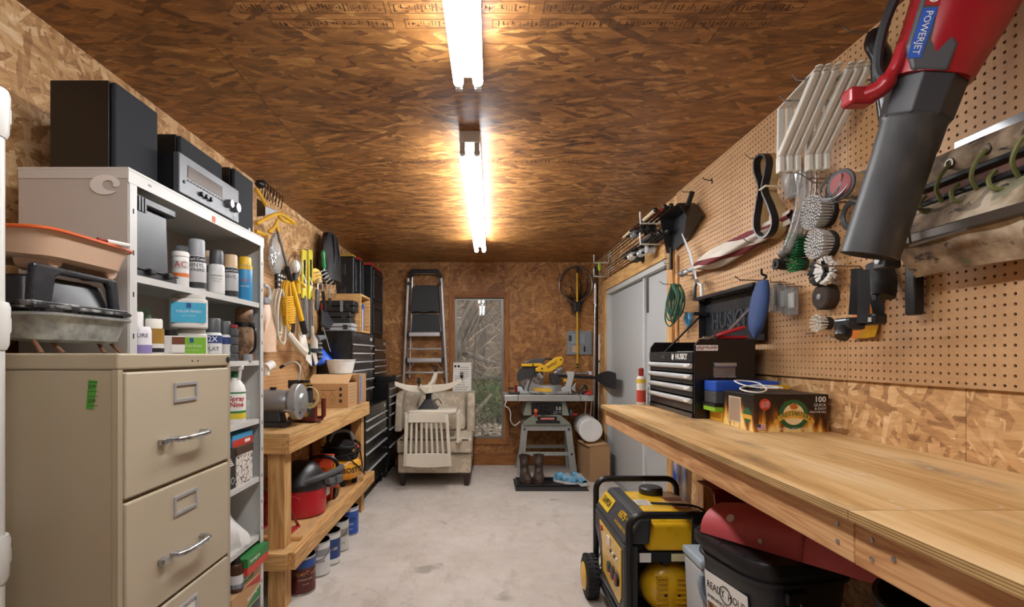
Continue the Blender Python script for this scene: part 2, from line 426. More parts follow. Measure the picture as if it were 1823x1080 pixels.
# ceiling: sheathing boards in rows of 1.22 m, joints left open a few millimetres
ceil = struct(G().box(XL - T, XR + T, YF - T, YB + T, H + 0.012, H + 0.06).obj('ceiling', mat('4a3018', 0.8)))
y = YF; row = 0; edges = []
yy = [YF, -0.62, 0.60, 1.82, 3.04, 4.26, 5.48, YB]
for a, b in zip(yy[:-1], yy[1:]):
    cuts = [XL, (-0.98 if row % 2 else 0.80), XR]
    for c, d in zip(cuts[:-1], cuts[1:]):
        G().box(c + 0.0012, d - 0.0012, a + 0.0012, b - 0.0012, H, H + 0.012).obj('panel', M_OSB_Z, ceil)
    row += 1
M_PRINT = mat('54371c', 0.8, 0, 0.3)
def print_strip(parent, o, u, v, n, length, hgt, seed, row2=True):
    """stamped grade marks: ruled boxes with short strokes"""
    rs = random.Random(seed); u, v, n = V(u), V(v), V(n); o = V(o) + n * 0.0008; g = G()
    def q(a, b, c, d): g.quad(o + u * a + v * c, o + u * b + v * c, o + u * b + v * d, o + u * a + v * d)
    x = 0.0
    while x < length:
        w = rs.uniform(0.16, 0.42); lw = 0.0022
        q(x, x + w, 0, lw); q(x, x + w, hgt, hgt + lw); q(x, x + lw, 0, hgt); q(x + w - lw, x + w, 0, hgt)
        k = x + 0.012
        while k < x + w - 0.015:
            ww = rs.uniform(0.003, 0.012); z0 = hgt * rs.uniform(0.12, 0.4); z1 = hgt * rs.uniform(0.55, 0.9)
            if rs.random() < 0.72: q(k, k + ww * 0.45, z0, z1)
            if rs.random() < 0.4: q(k, k + ww, z1 - 0.004, z1)
            if rs.random() < 0.3: q(k, k + ww, (z0 + z1) / 2 - 0.002, (z0 + z1) / 2 + 0.002)
            k += ww + rs.uniform(0.002, 0.006)
        x += w + rs.uniform(0.01, 0.07)
    return g.obj('grade_stamp', M_PRINT, parent)
for yq, x0, ln, hg, sd in ((1.60, -0.80, 1.66, 0.055, 1), (1.685, -0.72, 1.60, 0.045, 2), (2.90, -0.62, 0.50, 0.045, 3), (2.90, 0.02, 0.52, 0.045, 4), (4.10, -0.5, 1.0, 0.05, 5)):
    print_strip(ceil, (x0, yq, H), (1, 0, 0), (0, 1, 0), (0, 0, -1), ln, hg, sd)
# left wall
def pegboard(name, parent, xp, y0, y1, z0, z1, face, m, p=0.0254, r=0.0044, n=8, th=0.005):
    """hardboard with real holes; face = +1 looks to +x, -1 looks to -x; xp = front plane"""
    ny, nz = max(1, int((y1 - y0) / p)), max(1, int((z1 - z0) / p)); py, pz = (y1 - y0) / ny, (z1 - z0) / nz
    vs, fs = [], []
    if n == 8: sq = [(1, 0), (1, 1), (0, 1), (-1, 1), (-1, 0), (-1, -1), (0, -1), (1, -1)]
    else: sq = [(1, 1), (-1, 1), (-1, -1), (1, -1)]
    ci = [(math.cos(2 * PI * k / n + (0 if n == 8 else PI / 4)), math.sin(2 * PI * k / n + (0 if n == 8 else PI / 4))) for k in range(n)]
    for i in range(ny):
        for j in range(nz):
            cy, cz = y0 + (i + 0.5) * py, z0 + (j + 0.5) * pz; o = len(vs)
            vs += [(xp, cy + a * py / 2, cz + b * pz / 2) for a, b in sq]
            vs += [(xp, cy + a * r, cz + b * r) for a, b in ci]
            vs += [(xp - face * th, cy + a * r, cz + b * r) for a, b in ci]
            for k in range(n):
                k2 = (k + 1) % n
                A = (o + k, o + k2, o + n + k2, o + n + k); B = (o + n + k, o + n + k2, o + 2 * n + k2, o + 2 * n + k)
                fs += [A, B] if face > 0 else [A[::-1], B[::-1]]
    # rim of the sheet
    o = len(vs); xb = xp - face * th
    vs += [(x, a, b) for x in (xp, xb) for a, b in ((y0, z0), (y1, z0), (y1, z1), (y0, z1))]
    fs += [(o + k, o + (k + 1) % 4, o + 4 + (k + 1) % 4, o + 4 + k) for k in range(4)]
    g = G(); g.v = [V(q) for q in vs]; g.f = fs
    return g.obj(name, m, parent)
def pegmat():
    t = NT('hardboard'); p = t.coord(); nz = t.noise(p, 3.0, 4); n2 = t.noise(p, 160.0, 2)
    t.l(t.ramp(t.math('ADD', t.math('MULTIPLY', nz, 0.7), t.math('MULTIPLY', n2, 0.3)), [(0.3, 'a67c50'), (0.5, 'b78d60'), (0.7, 'c49c70')]), t.b.inputs['Base Color'])
    t.b.inputs['Roughness'].default_value = 0.55; return t.m
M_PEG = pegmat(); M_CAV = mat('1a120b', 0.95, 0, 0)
wl = struct(G().box(XL - T, XL - 0.02, YF - T, YB + T, 0, H + 0.012).obj('wall_left', M_CAV))
for a, b in zip([YF, -0.3, 0.92, 2.14, 3.36, 4.58, 5.45], [-0.3, 0.92, 2.14, 3.36, 4.58, 5.45, YB]):
    G().box(XL - 0.02, XL, a + 0.001, b - 0.001, 0.0, H).obj('panel', M_OSB_X, wl)
print_strip(wl, (XL, 1.05, 1.72), (0, 0, 1), (0, 1, 0), (1, 0, 0), 0.45, 0.10, 11)
print_strip(wl, (XL, 1.30, 1.75), (0, 0, 1), (0, 1, 0), (1, 0, 0), 0.35, 0.08, 12)
G().box(XL, XL + 0.012, 2.44, 4.4, 1.0, 1.06).obj('batten', M_PINE['y'], wl)
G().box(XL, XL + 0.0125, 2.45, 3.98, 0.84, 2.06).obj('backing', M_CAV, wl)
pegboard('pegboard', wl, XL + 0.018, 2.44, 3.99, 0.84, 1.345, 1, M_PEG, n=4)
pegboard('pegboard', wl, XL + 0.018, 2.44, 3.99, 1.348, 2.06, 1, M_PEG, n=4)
# right wall with the double steel door opening
D0, D1, DH = 3.66, 5.56, 2.03
wr = struct(G().box(XR + 0.02, XR + T, YF - T, D0, 0, H + 0.012).box(XR + 0.02, XR + T, D1, YB + T, 0, H + 0.012).box(XR + 0.02, XR + T, D0, D1, DH, H + 0.012).obj('wall_right', M_CAV))
for a, b, c, d in ((YF, 0.19, 0, H), (0.19, 1.404, 0, H), (1.404, 2.62, 0, H), (2.62, D0, 0, H), (D1, YB, 0, H), (D0, 4.2, DH, H), (4.2, D1, DH, H)):
    G().box(XR, XR + 0.02, a + 0.001, b - 0.001, c + (0.001 if c else 0), d).obj('panel', M_OSB_X, wr)
PZ = 1.229
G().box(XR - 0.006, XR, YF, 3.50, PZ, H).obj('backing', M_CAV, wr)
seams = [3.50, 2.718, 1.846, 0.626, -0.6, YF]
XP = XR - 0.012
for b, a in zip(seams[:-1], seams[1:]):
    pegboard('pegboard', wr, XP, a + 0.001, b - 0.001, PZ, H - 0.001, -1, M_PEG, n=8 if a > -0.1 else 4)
# back wall with the window opening
WX0, WX1, WZ0, WZ1 = onB(807, 0).x, onB(899, 0).x, onB(0, 783).z, onB(0, 527).z
wbk = struct(G().box(XL - T, WX0, YB + 0.02, YB + T, 0, H + .012).box(WX1, XR + T, YB + 0.02, YB + T, 0, H + .012).box(WX0, WX1, YB + 0.02, YB + T, 0, WZ0).box(WX0, WX1, YB + 0.02, YB + T, WZ1, H + .012).obj('wall_back', M_CAV))
xs = onB(990, 0).x
for a, b, c, d in ((XL, WX0, 0, H), (WX0, WX1, 0, WZ0), (WX0, WX1, WZ1, H), (WX1, xs, 0, H), (xs, XR, 0, H)):
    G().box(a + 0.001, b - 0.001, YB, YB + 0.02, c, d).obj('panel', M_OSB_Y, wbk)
print_strip(wbk, (onB(885, 0).x, YB, onB(0, 520).z), (1, 0, 0), (0, 0, 1), (0, -1, 0), 0.12, 0.18, 21)
print_strip(wbk, (xs + 0.01, YB, 1.35), (0, 0, 1), (1, 0, 0), (0, -1, 0), 0.62, 0.05, 22)
struct(G().box(XL, -0.58, YB - 0.016, YB - 0.0005, 0, 0.14).box(-0.576, xs + 0.1, YB - 0.016, YB - 0.0005, 0, 0.14).box(xs + 0.104, XR, YB - 0.016, YB - 0.0005, 0, 0.14).obj('baseboard_back', M_TRIMW['x'], bevel=0.003))
# front wall behind the viewer
wf = struct(G().box(XL - T, XR + T, YF - T, YF - 0.02, 0, H + .012).obj('wall_front', M_CAV))
for a, b, c, d in ((XL, -.26, 0, H), (-.26, .96, 0, H), (.96, XR, 0, H)):
    G().box(a + 0.001, b - 0.001, YF - 0.02, YF, c, d).obj('panel', M_OSB_Y, wf)
# ---- window_1: wood casing, two sashes, panes, insect screen
wn = thing('window_1', 'tall wood-trimmed window looking out on bare woods', 'window', ((WX0 + WX1) / 2, YB, WZ0), world=True)
del wn['category']; struct(wn)
cw = 0.05
for a, b, c, d, ax in ((WX0 - cw, WX0, WZ0 - cw, WZ1 + cw, 'z'), (WX1, WX1 + cw, WZ0 - cw, WZ1 + cw, 'z'), (WX0, WX1, WZ1, WZ1 + cw, 'x'), (WX0, WX1, WZ0 - cw, WZ0, 'x')):
    G().box(a, b, YB - 0.02, YB + 0.0, c, d).obj('casing', M_TRIMW[ax], wn, bevel=0.003)
for a, b, c, d, ax in ((WX0, WX0 + 0.016, WZ0, WZ1, 'z'), (WX1 - 0.016, WX1, WZ0, WZ1, 'z'), (WX0 + .016, WX1 - .016, WZ1 - 0.016, WZ1, 'x'), (WX0 + .016, WX1 - .016, WZ0, WZ0 + 0.016, 'x')):
    G().box(a, b, YB - 0.012, YB + 0.10, c, d).obj('jamb', M_TRIMW[ax], wn)
zm = onB(0, 672).z; SASH = mat('8b8a84', 0.4, 0.6)
def sash(z0, z1, yo, w=0.026):
    a, b = WX0 + 0.016, WX1 - 0.016
    s = G().box(a, a + w, yo, yo + 0.02, z0, z1).box(b - w, b, yo, yo + 0.02, z0, z1).box(a + w, b - w, yo, yo + 0.02, z0, z0 + w).box(a + w, b - w, yo, yo + 0.02, z1 - w, z1).obj('sash', SASH, wn)
    G().box(a + w, b - w, yo + 0.008, yo + 0.011, z0 + w, z1 - w).obj('pane', M_GLASS, s)
sash(zm - 0.013, WZ1 - 0.016, YB + 0.055); sash(WZ0 + 0.016, zm + 0.013, YB + 0.03)
G().box(WX0 + 0.02, WX1 - 0.02, YB + 0.088, YB + 0.0885, WZ0 + 0.02, WZ1 - 0.02).obj('insect_screen', M_SCREEN, wn)
# ---- door_1: pair of grey steel leaves in a wood-trimmed opening of the right wall
dr = thing('door_1', 'pair of flat grey steel doors in a wood-cased opening', 'door', (XR, (D0 + D1) / 2, 0), world=True)
del dr['category']; struct(dr)
M_DOOR = mat('a9abaa', 0.45, 0, 0.05, 4)
ym = onR(1141, 600).y
for a, b, nm in ((D0 + 0.045, ym - 0.02, 'n'), (ym + 0.02, D1 - 0.045, 'f')):
    lf = G().box(XR + 0.045, XR + 0.085, a, b, 0.01, DH - 0.05).obj('door_leaf', M_DOOR, dr, bevel=0.002)
G().box(XR + 0.02, XR + 0.05, ym - 0.02, ym + 0.02, 0.01, DH - 0.05).obj('astragal', mat('c0c1bf', 0.4), dr, bevel=0.003)
G().box(XR + 0.036, XR + 0.05, ym - 0.075, ym - 0.03, DH - 0.35, DH - 0.06).obj('flush_bolt', STEELD, dr, bevel=0.002)
G().box(XR + 0.038, XR + 0.046, ym - 0.08, ym - 0.055, 0.9, 1.05).obj('lock_plate', STEEL, dr, bevel=0.001)
for a, b, c, d in ((D0, D0 + 0.04, 0, DH), (D1 - 0.04, D1, 0, DH), (D0 + .04, D1 - .04, DH - 0.045, DH)):
    G().box(XR - 0.004, XR + 0.10, a, b, c, d).obj('frame', mat('b4b5b2', 0.45), dr, bevel=0.003)
G().box(XR + 0.0, XR + 0.1, D0 + .04, D1 - .04, 0.0, 0.012).obj('threshold', ALU, dr)
for a, b, c, d, ax in ((D0 - 0.1, D0, 0, DH + 0.14, 'z'), (D1, D1 + 0.09, 0, DH + 0.14, 'z'), (D0, D1, DH, DH + 0.14, 'y')):
    G().box(XR - 0.022, XR - 0.0005, a, b, c, d).obj('casing', M_PINE[ax], dr, bevel=0.003)
# ---- fluorescent strip lights
M_TUBE = emit((0.95, 0.97, 1.0), TUBE_POWER)
def strip_light(x, y0, y1, label, dx=0.0, glow=None):
    t = thing('strip_light', label, 'light', (x, (y0 + y1) / 2, H), world=True, group=None)
    sk = lambda y: x + dx * (y - y0) / (y1 - y0)
    a, b = sk(y0), sk(y1)
    w = 0.052
    G().hexa([(a - w, y0, H - 0.058), (a + w, y0, H - 0.058), (b + w, y1, H - 0.058), (b - w, y1, H - 0.058)], [(a - w, y0, H - 0.0005), (a + w, y0, H - 0.0005), (b + w, y1, H - 0.0005), (b - w, y1, H - 0.0005)]).obj('housing', mat('d9d7d0', 0.4, 0, 0.03), t, bevel=0.004)
    for s in (-0.036, 0.036):
        G().cyl((a + s, y0 + 0.05, H - 0.098), (b + s, y1 - 0.05, H - 0.098), 0.019, n=16).obj('tube', glow or M_TUBE, t, smooth=True)
        for yy, q in ((y0, a), (y1, b)):
            k = 1 if yy == y0 else -1
            g = G().box(q + s - 0.013, q + s + 0.013, yy + k * 0.008, yy + k * 0.03, H - 0.115, H - 0.058).cyl((q + s, yy + k * 0.03, H - 0.098), (q + s, yy + k * 0.052, H - 0.098), 0.017, n=12)
            g.obj('lamp_holder', mat('c9c8c4', 0.4), t, bevel=0.001)
    return t
strip_light(-0.088, -0.50, 1.94, 'two-tube fluorescent strip light over the file cabinet', dx=0.024)
strip_light(-0.078, 2.52, 4.98, 'two-tube fluorescent strip light on the ceiling towards the window wall', dx=0.028, glow=emit((0.95, 0.97, 1.0), TUBE_POWER * 1.5))
# ================================================================ OUTSIDE THE WINDOW
def litter():
    t = NT('leaf_litter'); p = t.n('ShaderNodeNewGeometry').outputs['Position']
    n1 = t.noise(p, 2.0, 6, 0.7); n2 = t.noise(t.mapping(p, scale=(1, 3, 1)), 22.0, 4, 0.7)
    t.l(t.ramp(t.math('ADD', t.math('MULTIPLY', n1, 0.5), t.math('MULTIPLY', n2, 0.5)), [(0.3, '3a3229'), (0.48, '65574a'), (0.6, '8a7a64'), (0.72, 'b0a084')]), t.b.inputs['Base Color'])
    t.b.inputs['Roughness'].default_value = 0.95; t.bump(n2, 0.8, 0.03); return t.m
gz = lambda x, y: -0.25 + max(0.0, y - 6.4) * 0.10 + max(0.0, y - 12) * 0.34 + 0.06 * math.sin(x * 2.1 + y) + 0.05 * math.sin(y * 1.7 - x)
g = G(); g.sheet(lambda u, v: ((u - 0.5) * 24, 6.5 + v * 26, gz((u - 0.5) * 24, 6.5 + v * 26)), 48, 52)
gr = struct(g.obj('ground', litter(), smooth=True)); gr['label'] = 'leaf-littered ground outside'
BARK = blotch('bark', ['4b443c', '6d645a', '8d8478'], 14, 0.9, (1, 1, 0.25), bump=0.4)
TWIG = blotch('twig', ['3d342b', '6b5e50', 'b9ae9d'], 1.2, 0.9)
def limb(g, a, d, ln, r, depth, rs, twigs):
    pts = [a]; rr = [r]; dd = d.copy()
    for i in range(4):
        dd = (dd + V((rs.uniform(-.22, .22), rs.uniform(-.22, .22), rs.uniform(-.12, .2)))).normalized()
        q = pts[-1] + dd * ln / 4; q.y = max(q.y, 6.9); pts.append(q); rr.append(r * (1 - 0.17 * (i + 1)))
    (g if r > 0.02 else twigs).tube(pts, rr, 6 if r > 0.03 else 4)
    if depth <= 0: return
    for i in range(2 if depth > 2 else 3):
        k = rs.randint(1, 4)
        nd = (dd + V((rs.uniform(-1, 1), rs.uniform(-1, 1), rs.uniform(-.35, .7)))).normalized()
        limb(g, pts[k], nd, ln * rs.uniform(0.55, 0.85), rr[k] * 0.62, depth - 1, rs, twigs)
def bare_tree(x, y, lean, r, hgt, seed, label, depth=4):
    rs = random.Random(seed); z = gz(x, y) - 0.05
    t = thing('bare_tree', label, 'tree', (x, y, z), world=True, group='bare trees outside the window')
    g, tw = G(), G()
    d = V((lean, rs.uniform(-.1, .1), 1)).normalized(); limb(g, V((x, y, z)), d, hgt, r, 0, rs, tw)
    for k in range(9):
        a = V((x, y, z)) + d * hgt * rs.uniform(0.15, 0.98)
        limb(g, a, V((rs.uniform(-1, 1), rs.uniform(-1, .6), rs.uniform(-.1, .8))).normalized(), rs.uniform(0.8, 1.6), r * 0.38, depth - 1, rs, tw)
    g.obj('trunk', BARK, t, smooth=True)
    if tw.v: tw.obj('branches', TWIG, t)['kind'] = 'stuff'
bare_tree(-0.95, 8.8, 0.28, 0.16, 4.2, 3, 'thick leaning bare tree just outside the window')
bare_tree(0.35, 9.6, -0.05, 0.07, 4.0, 5, 'slim bare tree standing beyond the leaning one')
bare_tree(1.3, 11.5, 0.1, 0.08, 4.6, 8, 'slim bare tree at the far side of the clearing')
bare_tree(-2.4, 12.5, 0.1, 0.09, 5.0, 9, 'bare tree behind the leaning trunk')
bare_tree(0.0, 14.5, -0.1, 0.09, 5.0, 12, 'distant bare tree in the thicket', 4)
bare_tree(-1.2, 17.0, 0.0, 0.10, 6.0, 15, 'tall bare tree deepest in the thicket', 4)
bare_tree(2.4, 16.5, 0.05, 0.10, 6.0, 16, 'tall bare tree at the edge of the thicket', 4)
def fallen(x0, y0, x1, y1, z1, r, label):
    tag(G().tube(bez([(x0, y0, gz(x0, y0)), ((x0 + x1) / 2, (y0 + y1) / 2, gz(x0, y0) + z1 * 0.55), (x1, y1, gz(x1, y1) + z1)], 5), [r * (1 - 0.05 * i) for i in range(11)], 7).obj('fallen_branch', BARK, smooth=True), label, 'branch', 'fallen branches outside')
fallen(0.30, 7.6, -0.55, 7.9, 0.62, 0.022, 'thin fallen branch propped across the litter outside the window')
fallen(-0.55, 7.9, 0.1, 8.6, 0.6, 0.05, 'thick fallen branch leaning outside the window')
for k, (x, y, s, lb) in enumerate(((0.25, 9.8, 0.85, 'low green juniper bush outside the window'), (-1.1, 10.9, 0.8, 'darker juniper bush beside the leaning tree'), (1.7, 13, 1.2, 'juniper bush at the far side of the clearing'), (-0.1, 12.4, 0.9, 'juniper branches high behind the slim tree'), (-2.6, 15.0, 1.4, 'large juniper deep in the thicket'))):
    rs = random.Random(50 + k); g = G(); zc = gz(x, y) + (s * 0.55 if k != 3 else 2.6)
    for i in range(2400):
        a, b = rs.uniform(0, 2 * PI), rs.uniform(-1, 1); q = math.sqrt(1 - b * b); rr = s * rs.uniform(0.35, 1.0)
        c = V((x + q * math.cos(a) * rr, y + q * math.sin(a) * rr, zc + b * rr * 0.6)); d = V((rs.uniform(-1, 1), rs.uniform(-1, 1), rs.uniform(-.5, 1))).normalized() * 0.07; w = d.orthogonal().normalized() * 0.014
        g.add([c - w, c + w, c + d], [(0, 1, 2)])
    t = thing('juniper_bush', lb, 'bush', (x, y, gz(x, y)), world=True, group='junipers outside'); g.obj('foliage', blotch('juniper%d' % k, ['2c3d20', '486030', '6d8046'], 3, 0.9), t)
    g2 = G()
    for i in range(6): g2.tube([(x + rs.uniform(-.1, .1), y, gz(x, y) - .05), (x + rs.uniform(-.3, .3) * s, y + rs.uniform(-.3, .3) * s, zc)], [0.03, 0.01], 5)
    g2.obj('stems', BARK, t)
# dense brush that nobody could count, closing the view
rs = random.Random(99); g = G()
for i in range(3200):
    x, y = rs.uniform(-7, 7), rs.uniform(9.0, 24); z = gz(x, y)
    a = V((x, y, z + rs.uniform(0, 2.4))); d = V((rs.uniform(-1, 1), rs.uniform(-.5, .5), rs.uniform(-.3, 1.1))).normalized()
    ln = rs.uniform(0.5, 1.6); b = a + d * ln * 0.5 + V((rs.uniform(-.1, .1), 0, rs.uniform(-.1, .1))); c = a + d * ln
    g.tube([a, b, c], [0.016, 0.011, 0.006], 3)
o = g.obj('brush_thicket', TWIG); o['kind'] = 'stuff'; o['label'] = 'tangle of bare brush twigs outside the window'; o['category'] = 'brush'
rs = random.Random(101); g = G()
for i in range(5000):
    x, y = rs.uniform(-3, 3), rs.uniform(6.6, 13); z = gz(x, y) + 0.01; a = rs.uniform(0, 6.28); l = rs.uniform(0.03, 0.07); u = V((math.cos(a), math.sin(a), rs.uniform(-.3, .5))) * l; w = V((-math.sin(a), math.cos(a), rs.uniform(-.3, .3))) * l * 0.5
    c = V((x, y, z)); g.quad(c - u, c + w, c + u, c - w)
o = g.obj('leaf_litter', blotch('dry_leaf', ['7b6a55', 'a08f76', 'c9bda6'], 1.5, 0.9)); o['kind'] = 'stuff'; o['label'] = 'dry leaves scattered on the ground outside'; o['category'] = 'leaves'
# ================================================================ BACK OF THE ROOM
# ---- step ladder hung flat on the back wall
dL = YB - 0.10
t = thing('step_ladder', 'folded aluminium step ladder with black treads hung on the back wall', 'ladder', at(755, 690, dL), world=True)
def pl(px, py, o=0.0): return at(px, py, dL - o)
for a, b in (((727, 495), (718, 702)), ((786, 495), (796, 688))):
    G().beam(pl(*a), pl(*b), 0.026, 0.05, up=(0, 1, 0)).obj('rail', ALU, t, bevel=0.004)
for a, b in (((734, 490), (729, 672)), ((781, 490), (792, 672))):
    G().tube([pl(*a, o=-0.05), pl(*b, o=-0.05)], 0.011, 8).obj('rear_leg', ALU, t, smooth=True)
top = G().prism([(pl(729, 0).x, pl(0, 489).z), (pl(732, 0).x, pl(0, 480).z), (pl(781, 0).x, pl(0, 480).z), (pl(786, 0).x, pl(0, 489).z), (pl(784, 0).x, pl(0, 495).z), (pl(777, 0).x, pl(0, 487).z), (pl(738, 0).x, pl(0, 487).z), (pl(731, 0).x, pl(0, 495).z)], 'y', dL - 0.045, dL + 0.07)
top.obj('top_handle', BLACK, t, bevel=0.006)
G().beam(pl(735, 486), pl(780, 486), 0.012, 0.02).obj('cross_bar', ALU, t, bevel=0.002)
G().prism([(pl(735, 0).x, pl(0, 511).z), (pl(742, 0).x, pl(0, 508).z), (pl(774, 0).x, pl(0, 508).z), (pl(779, 0).x, pl(0, 511).z), (pl(783, 0).x, pl(0, 556).z), (pl(768, 0).x, pl(0, 554).z), (pl(755, 0).x, pl(0, 557).z), (pl(742, 0).x, pl(0, 554).z), (pl(731, 0).x, pl(0, 557).z)], 'y', dL - 0.03, dL + 0.0).obj('platform', mat('2a2b2d', 0.6, bump=0.1), t, bevel=0.006)
G().prism([(pl(735, 0).x, pl(0, 560).z), (pl(782, 0).x, pl(0, 560).z), (pl(784, 0).x, pl(0, 592).z), (pl(733, 0).x, pl(0, 592).z)], 'y', dL - 0.022, dL).obj('tread_pad', mat('2a2b2d', 0.6, bump=0.1), t, bevel=0.004)
G().tube([pl(732, 592), pl(733, 560), pl(735, 558.5), pl(782, 558.5), pl(785, 592)], 0.006, 8).obj('tread_frame', ALU, t)
for yp, x0, x1 in ((595, 728, 785), (641, 725, 788)):
    s = G().box(pl(x0, 0).x, pl(x1, 0).x, dL - 0.055, dL + 0.02, pl(0, yp + 4).z, pl(0, yp - 4).z).obj('step', ALU, t, bevel=0.01)
    for q in (x0, x1): G().box(pl(q - 1.5, 0).x, pl(q + 1.5, 0).x, dL - 0.06, dL + 0.02, pl(0, yp + 5).z, pl(0, yp - 5).z).obj('step_bracket', BLACK, t, bevel=0.003)
for yp, x0, x1 in ((621, 727, 786), (663, 722, 789)):
    G().tube([pl(x0, yp), pl(x1, yp)], 0.012, 8).obj('brace', ALU, t, smooth=True)
G().tube([pl(776, 644), pl(790, 662)], 0.004, 6).obj('strut', ALU, t); G().tube([pl(738, 644), pl(726, 662)], 0.004, 6).obj('strut', ALU, t)
for a, b in (((728, 502), (728, 508)), ((783, 502), (783, 508))): G().beam(pl(*a), pl(*b), 0.034, 0.056, up=(0, 1, 0)).obj('hinge', BLACK, t, bevel=0.003)
for a, b in (((719, 697), (718, 704)), ((796, 684), (796, 691))): G().beam(pl(*a), pl(*b), 0.034, 0.056, up=(0, 1, 0)).obj('foot', RUBBER, t, bevel=0.003)
G().cyl(at(756, 483, YB), at(756, 483, YB - 0.14), 0.006, n=8).obj('wall_hook', STEELD, t)
# ---- white poster board standing before the window
t = thing('notice_board', 'white foam board sheet with small print standing before the window', 'board', at(822, 760, 5.95), world=True)
b0, b1 = at(805, 740, 5.98), at(839, 645, 6.0)
G().hexa([(b0.x, 5.93, b0.z), (b1.x, 5.95, b0.z), (b1.x, 5.957, b0.z), (b0.x, 5.937, b0.z)], [(b0.x + .01, 6.03, b1.z), (b1.x, 6.03, b1.z), (b1.x, 6.037, b1.z), (b0.x + .01, 6.037, b1.z)]).obj('board', PAPER, t)
g = G(); rs = random.Random(4)
for i in range(17):
    z = b1.z - 0.06 - i * 0.026; k = (b1.z - z) / (b1.z - b0.z); yq = 6.029 - 0.1 * k - 0.0015
    x0 = b0.x + (0.03 if i > 3 else 0.09); x1 = b1.x - rs.uniform(0.02, 0.09)
    g.quad((x0, yq + (x0 - b0.x) * .0, z), (x1, yq, z), (x1, yq, z + 0.006), (x0, yq, z + 0.006))
g.obj('print', mat('9a9a98', 0.8), t)
for xq in (0.025, 0.065): G().cyl((b0.x + xq + 0.01, 6.022, b1.z - 0.045), (b0.x + xq + 0.01, 6.0205, b1.z - 0.045), 0.015, n=10).obj('emblem', INK, t)
# ---- armchair
DA = 5.07
t = thing('armchair', 'cream armchair with script-pattern upholstery and dark tapered legs', 'armchair', (at(776, 0, 5.45).x, 5.55, 0), world=True)
def script_fabric():
    m = NT('script_fabric'); p = m.coord(); sc = m.mapping(p, scale=(60, 60, 130), rot=(0.3, 0.6, 0.3))
    wv = m.n('ShaderNodeTexWave', i_Scale=0.6, i_Distortion=9.0, i_Detail=3.0); m.l(sc, wv.inputs[0])
    nz = m.noise(p, 14, 3); mask = m.math('MULTIPLY', m.math('GREATER_THAN', wv.outputs['Fac'], 0.72), m.math('GREATER_THAN', nz, 0.47))
    m.l(m.mix(m.math('MULTIPLY', mask, 0.8), 'c9bda7', '6f5c44'), m.b.inputs['Base Color']); m.b.inputs['Roughness'].default_value = 0.9
    m.bump(m.noise(p, 300, 2), 0.1, 0.001); return m.m
FAB = script_fabric(); FABP = mat('c0b39c', 0.9); PIPE = mat('4a4238', 0.8)
x0, x1 = at(706, 0, DA).x, at(840, 0, DA).x; dz = lambda py: CZ - (py - CY) * DA / F
zb, zc, zt = dz(843), dz(808), dz(783)
G().box(x0 + .01, x1 - .01, DA + 0.02, 6.02, zb, zc).obj('base', FAB, t, bevel=0.015)
G().box(x0, x1, DA, 5.86, zc, zt + 0.012).obj('seat_cushion', FAB, t, bevel=0.03, seg=3)
G().tube([(x0 + .03, DA - .002, zt + .004), (x1 - .03, DA - .002, zt + .004)], 0.006, 6).obj('piping', PIPE, t)
G().tube([(x0 + .03, DA - .002, zc + .006), (x1 - .03, DA - .002, zc + .006)], 0.006, 6).obj('piping', PIPE, t)
zq = lambda py, d: CZ - (py - CY) * d / F
xa, xb = at(832, 0, 5.75).x, at(846, 0, 5.75).x
G().prism([(5.60, zt), (6.02, zt), (6.04, zq(697, 5.75)), (5.72, zq(699, 5.75)), (5.66, zq(720, 5.75))], 'x', xa, xb).obj('side_wing', FAB, t, bevel=0.02)
G().prism([(5.60, zt), (6.02, zt), (6.04, zq(697, 5.75)), (5.72, zq(699, 5.75)), (5.66, zq(720, 5.75))], 'x', at(706, 0, 5.75).x + .0, at(718, 0, 5.75).x).obj('side_wing', FAB, t, bevel=0.02)
G().box(at(716, 0, 5.8).x, xa + 0.01, 5.88, 6.05, zt - .02, zq(697, 5.9)).obj('back', FAB, t, bevel=0.04, seg=3)
bx0, bx1 = at(742, 0, 5.75).x, at(830, 0, 5.75).x
G().hexa([(bx0, 5.60, zt + .01), (bx1, 5.60, zt + .01), (bx1, 5.80, zt + .01), (bx0, 5.80, zt + .01)], [(bx0 + .02, 5.76, zq(700, 5.8)), (bx1 - .01, 5.76, zq(700, 5.8)), (bx1 - .01, 5.90, zq(698, 5.8)), (bx0 + .02, 5.90, zq(698, 5.8))]).obj('back_cushion', FAB, t, bevel=0.05, seg=3)
for xx in (x0 + 0.02, x1 - 0.09):
    for yy, nm in ((DA + 0.03, 0), (5.92, 1)):
        G().hexa([(xx + .015, yy + .01, 0), (xx + .055, yy + .01, 0), (xx + .055, yy + .05, 0), (xx + .015, yy + .05, 0)], [(xx, yy, zb), (xx + .07, yy, zb), (xx + .07, yy + .07, zb), (xx, yy + .07, zb)]).obj('leg', mat('2c1a16', 0.4), t, bevel=0.004)
# ---- white wooden swivel chair lying upside down on the armchair
CH = mat('d3ccbb', 0.42, 0, 0.05); dC = 4.98
t = thing('swivel_chair', 'cream wooden slat-back swivel chair turned upside down on the armchair', 'chair', at(760, 830, dC + 0.2), world=True)
def pc(px, py, d=dC): return at(px, py, d)
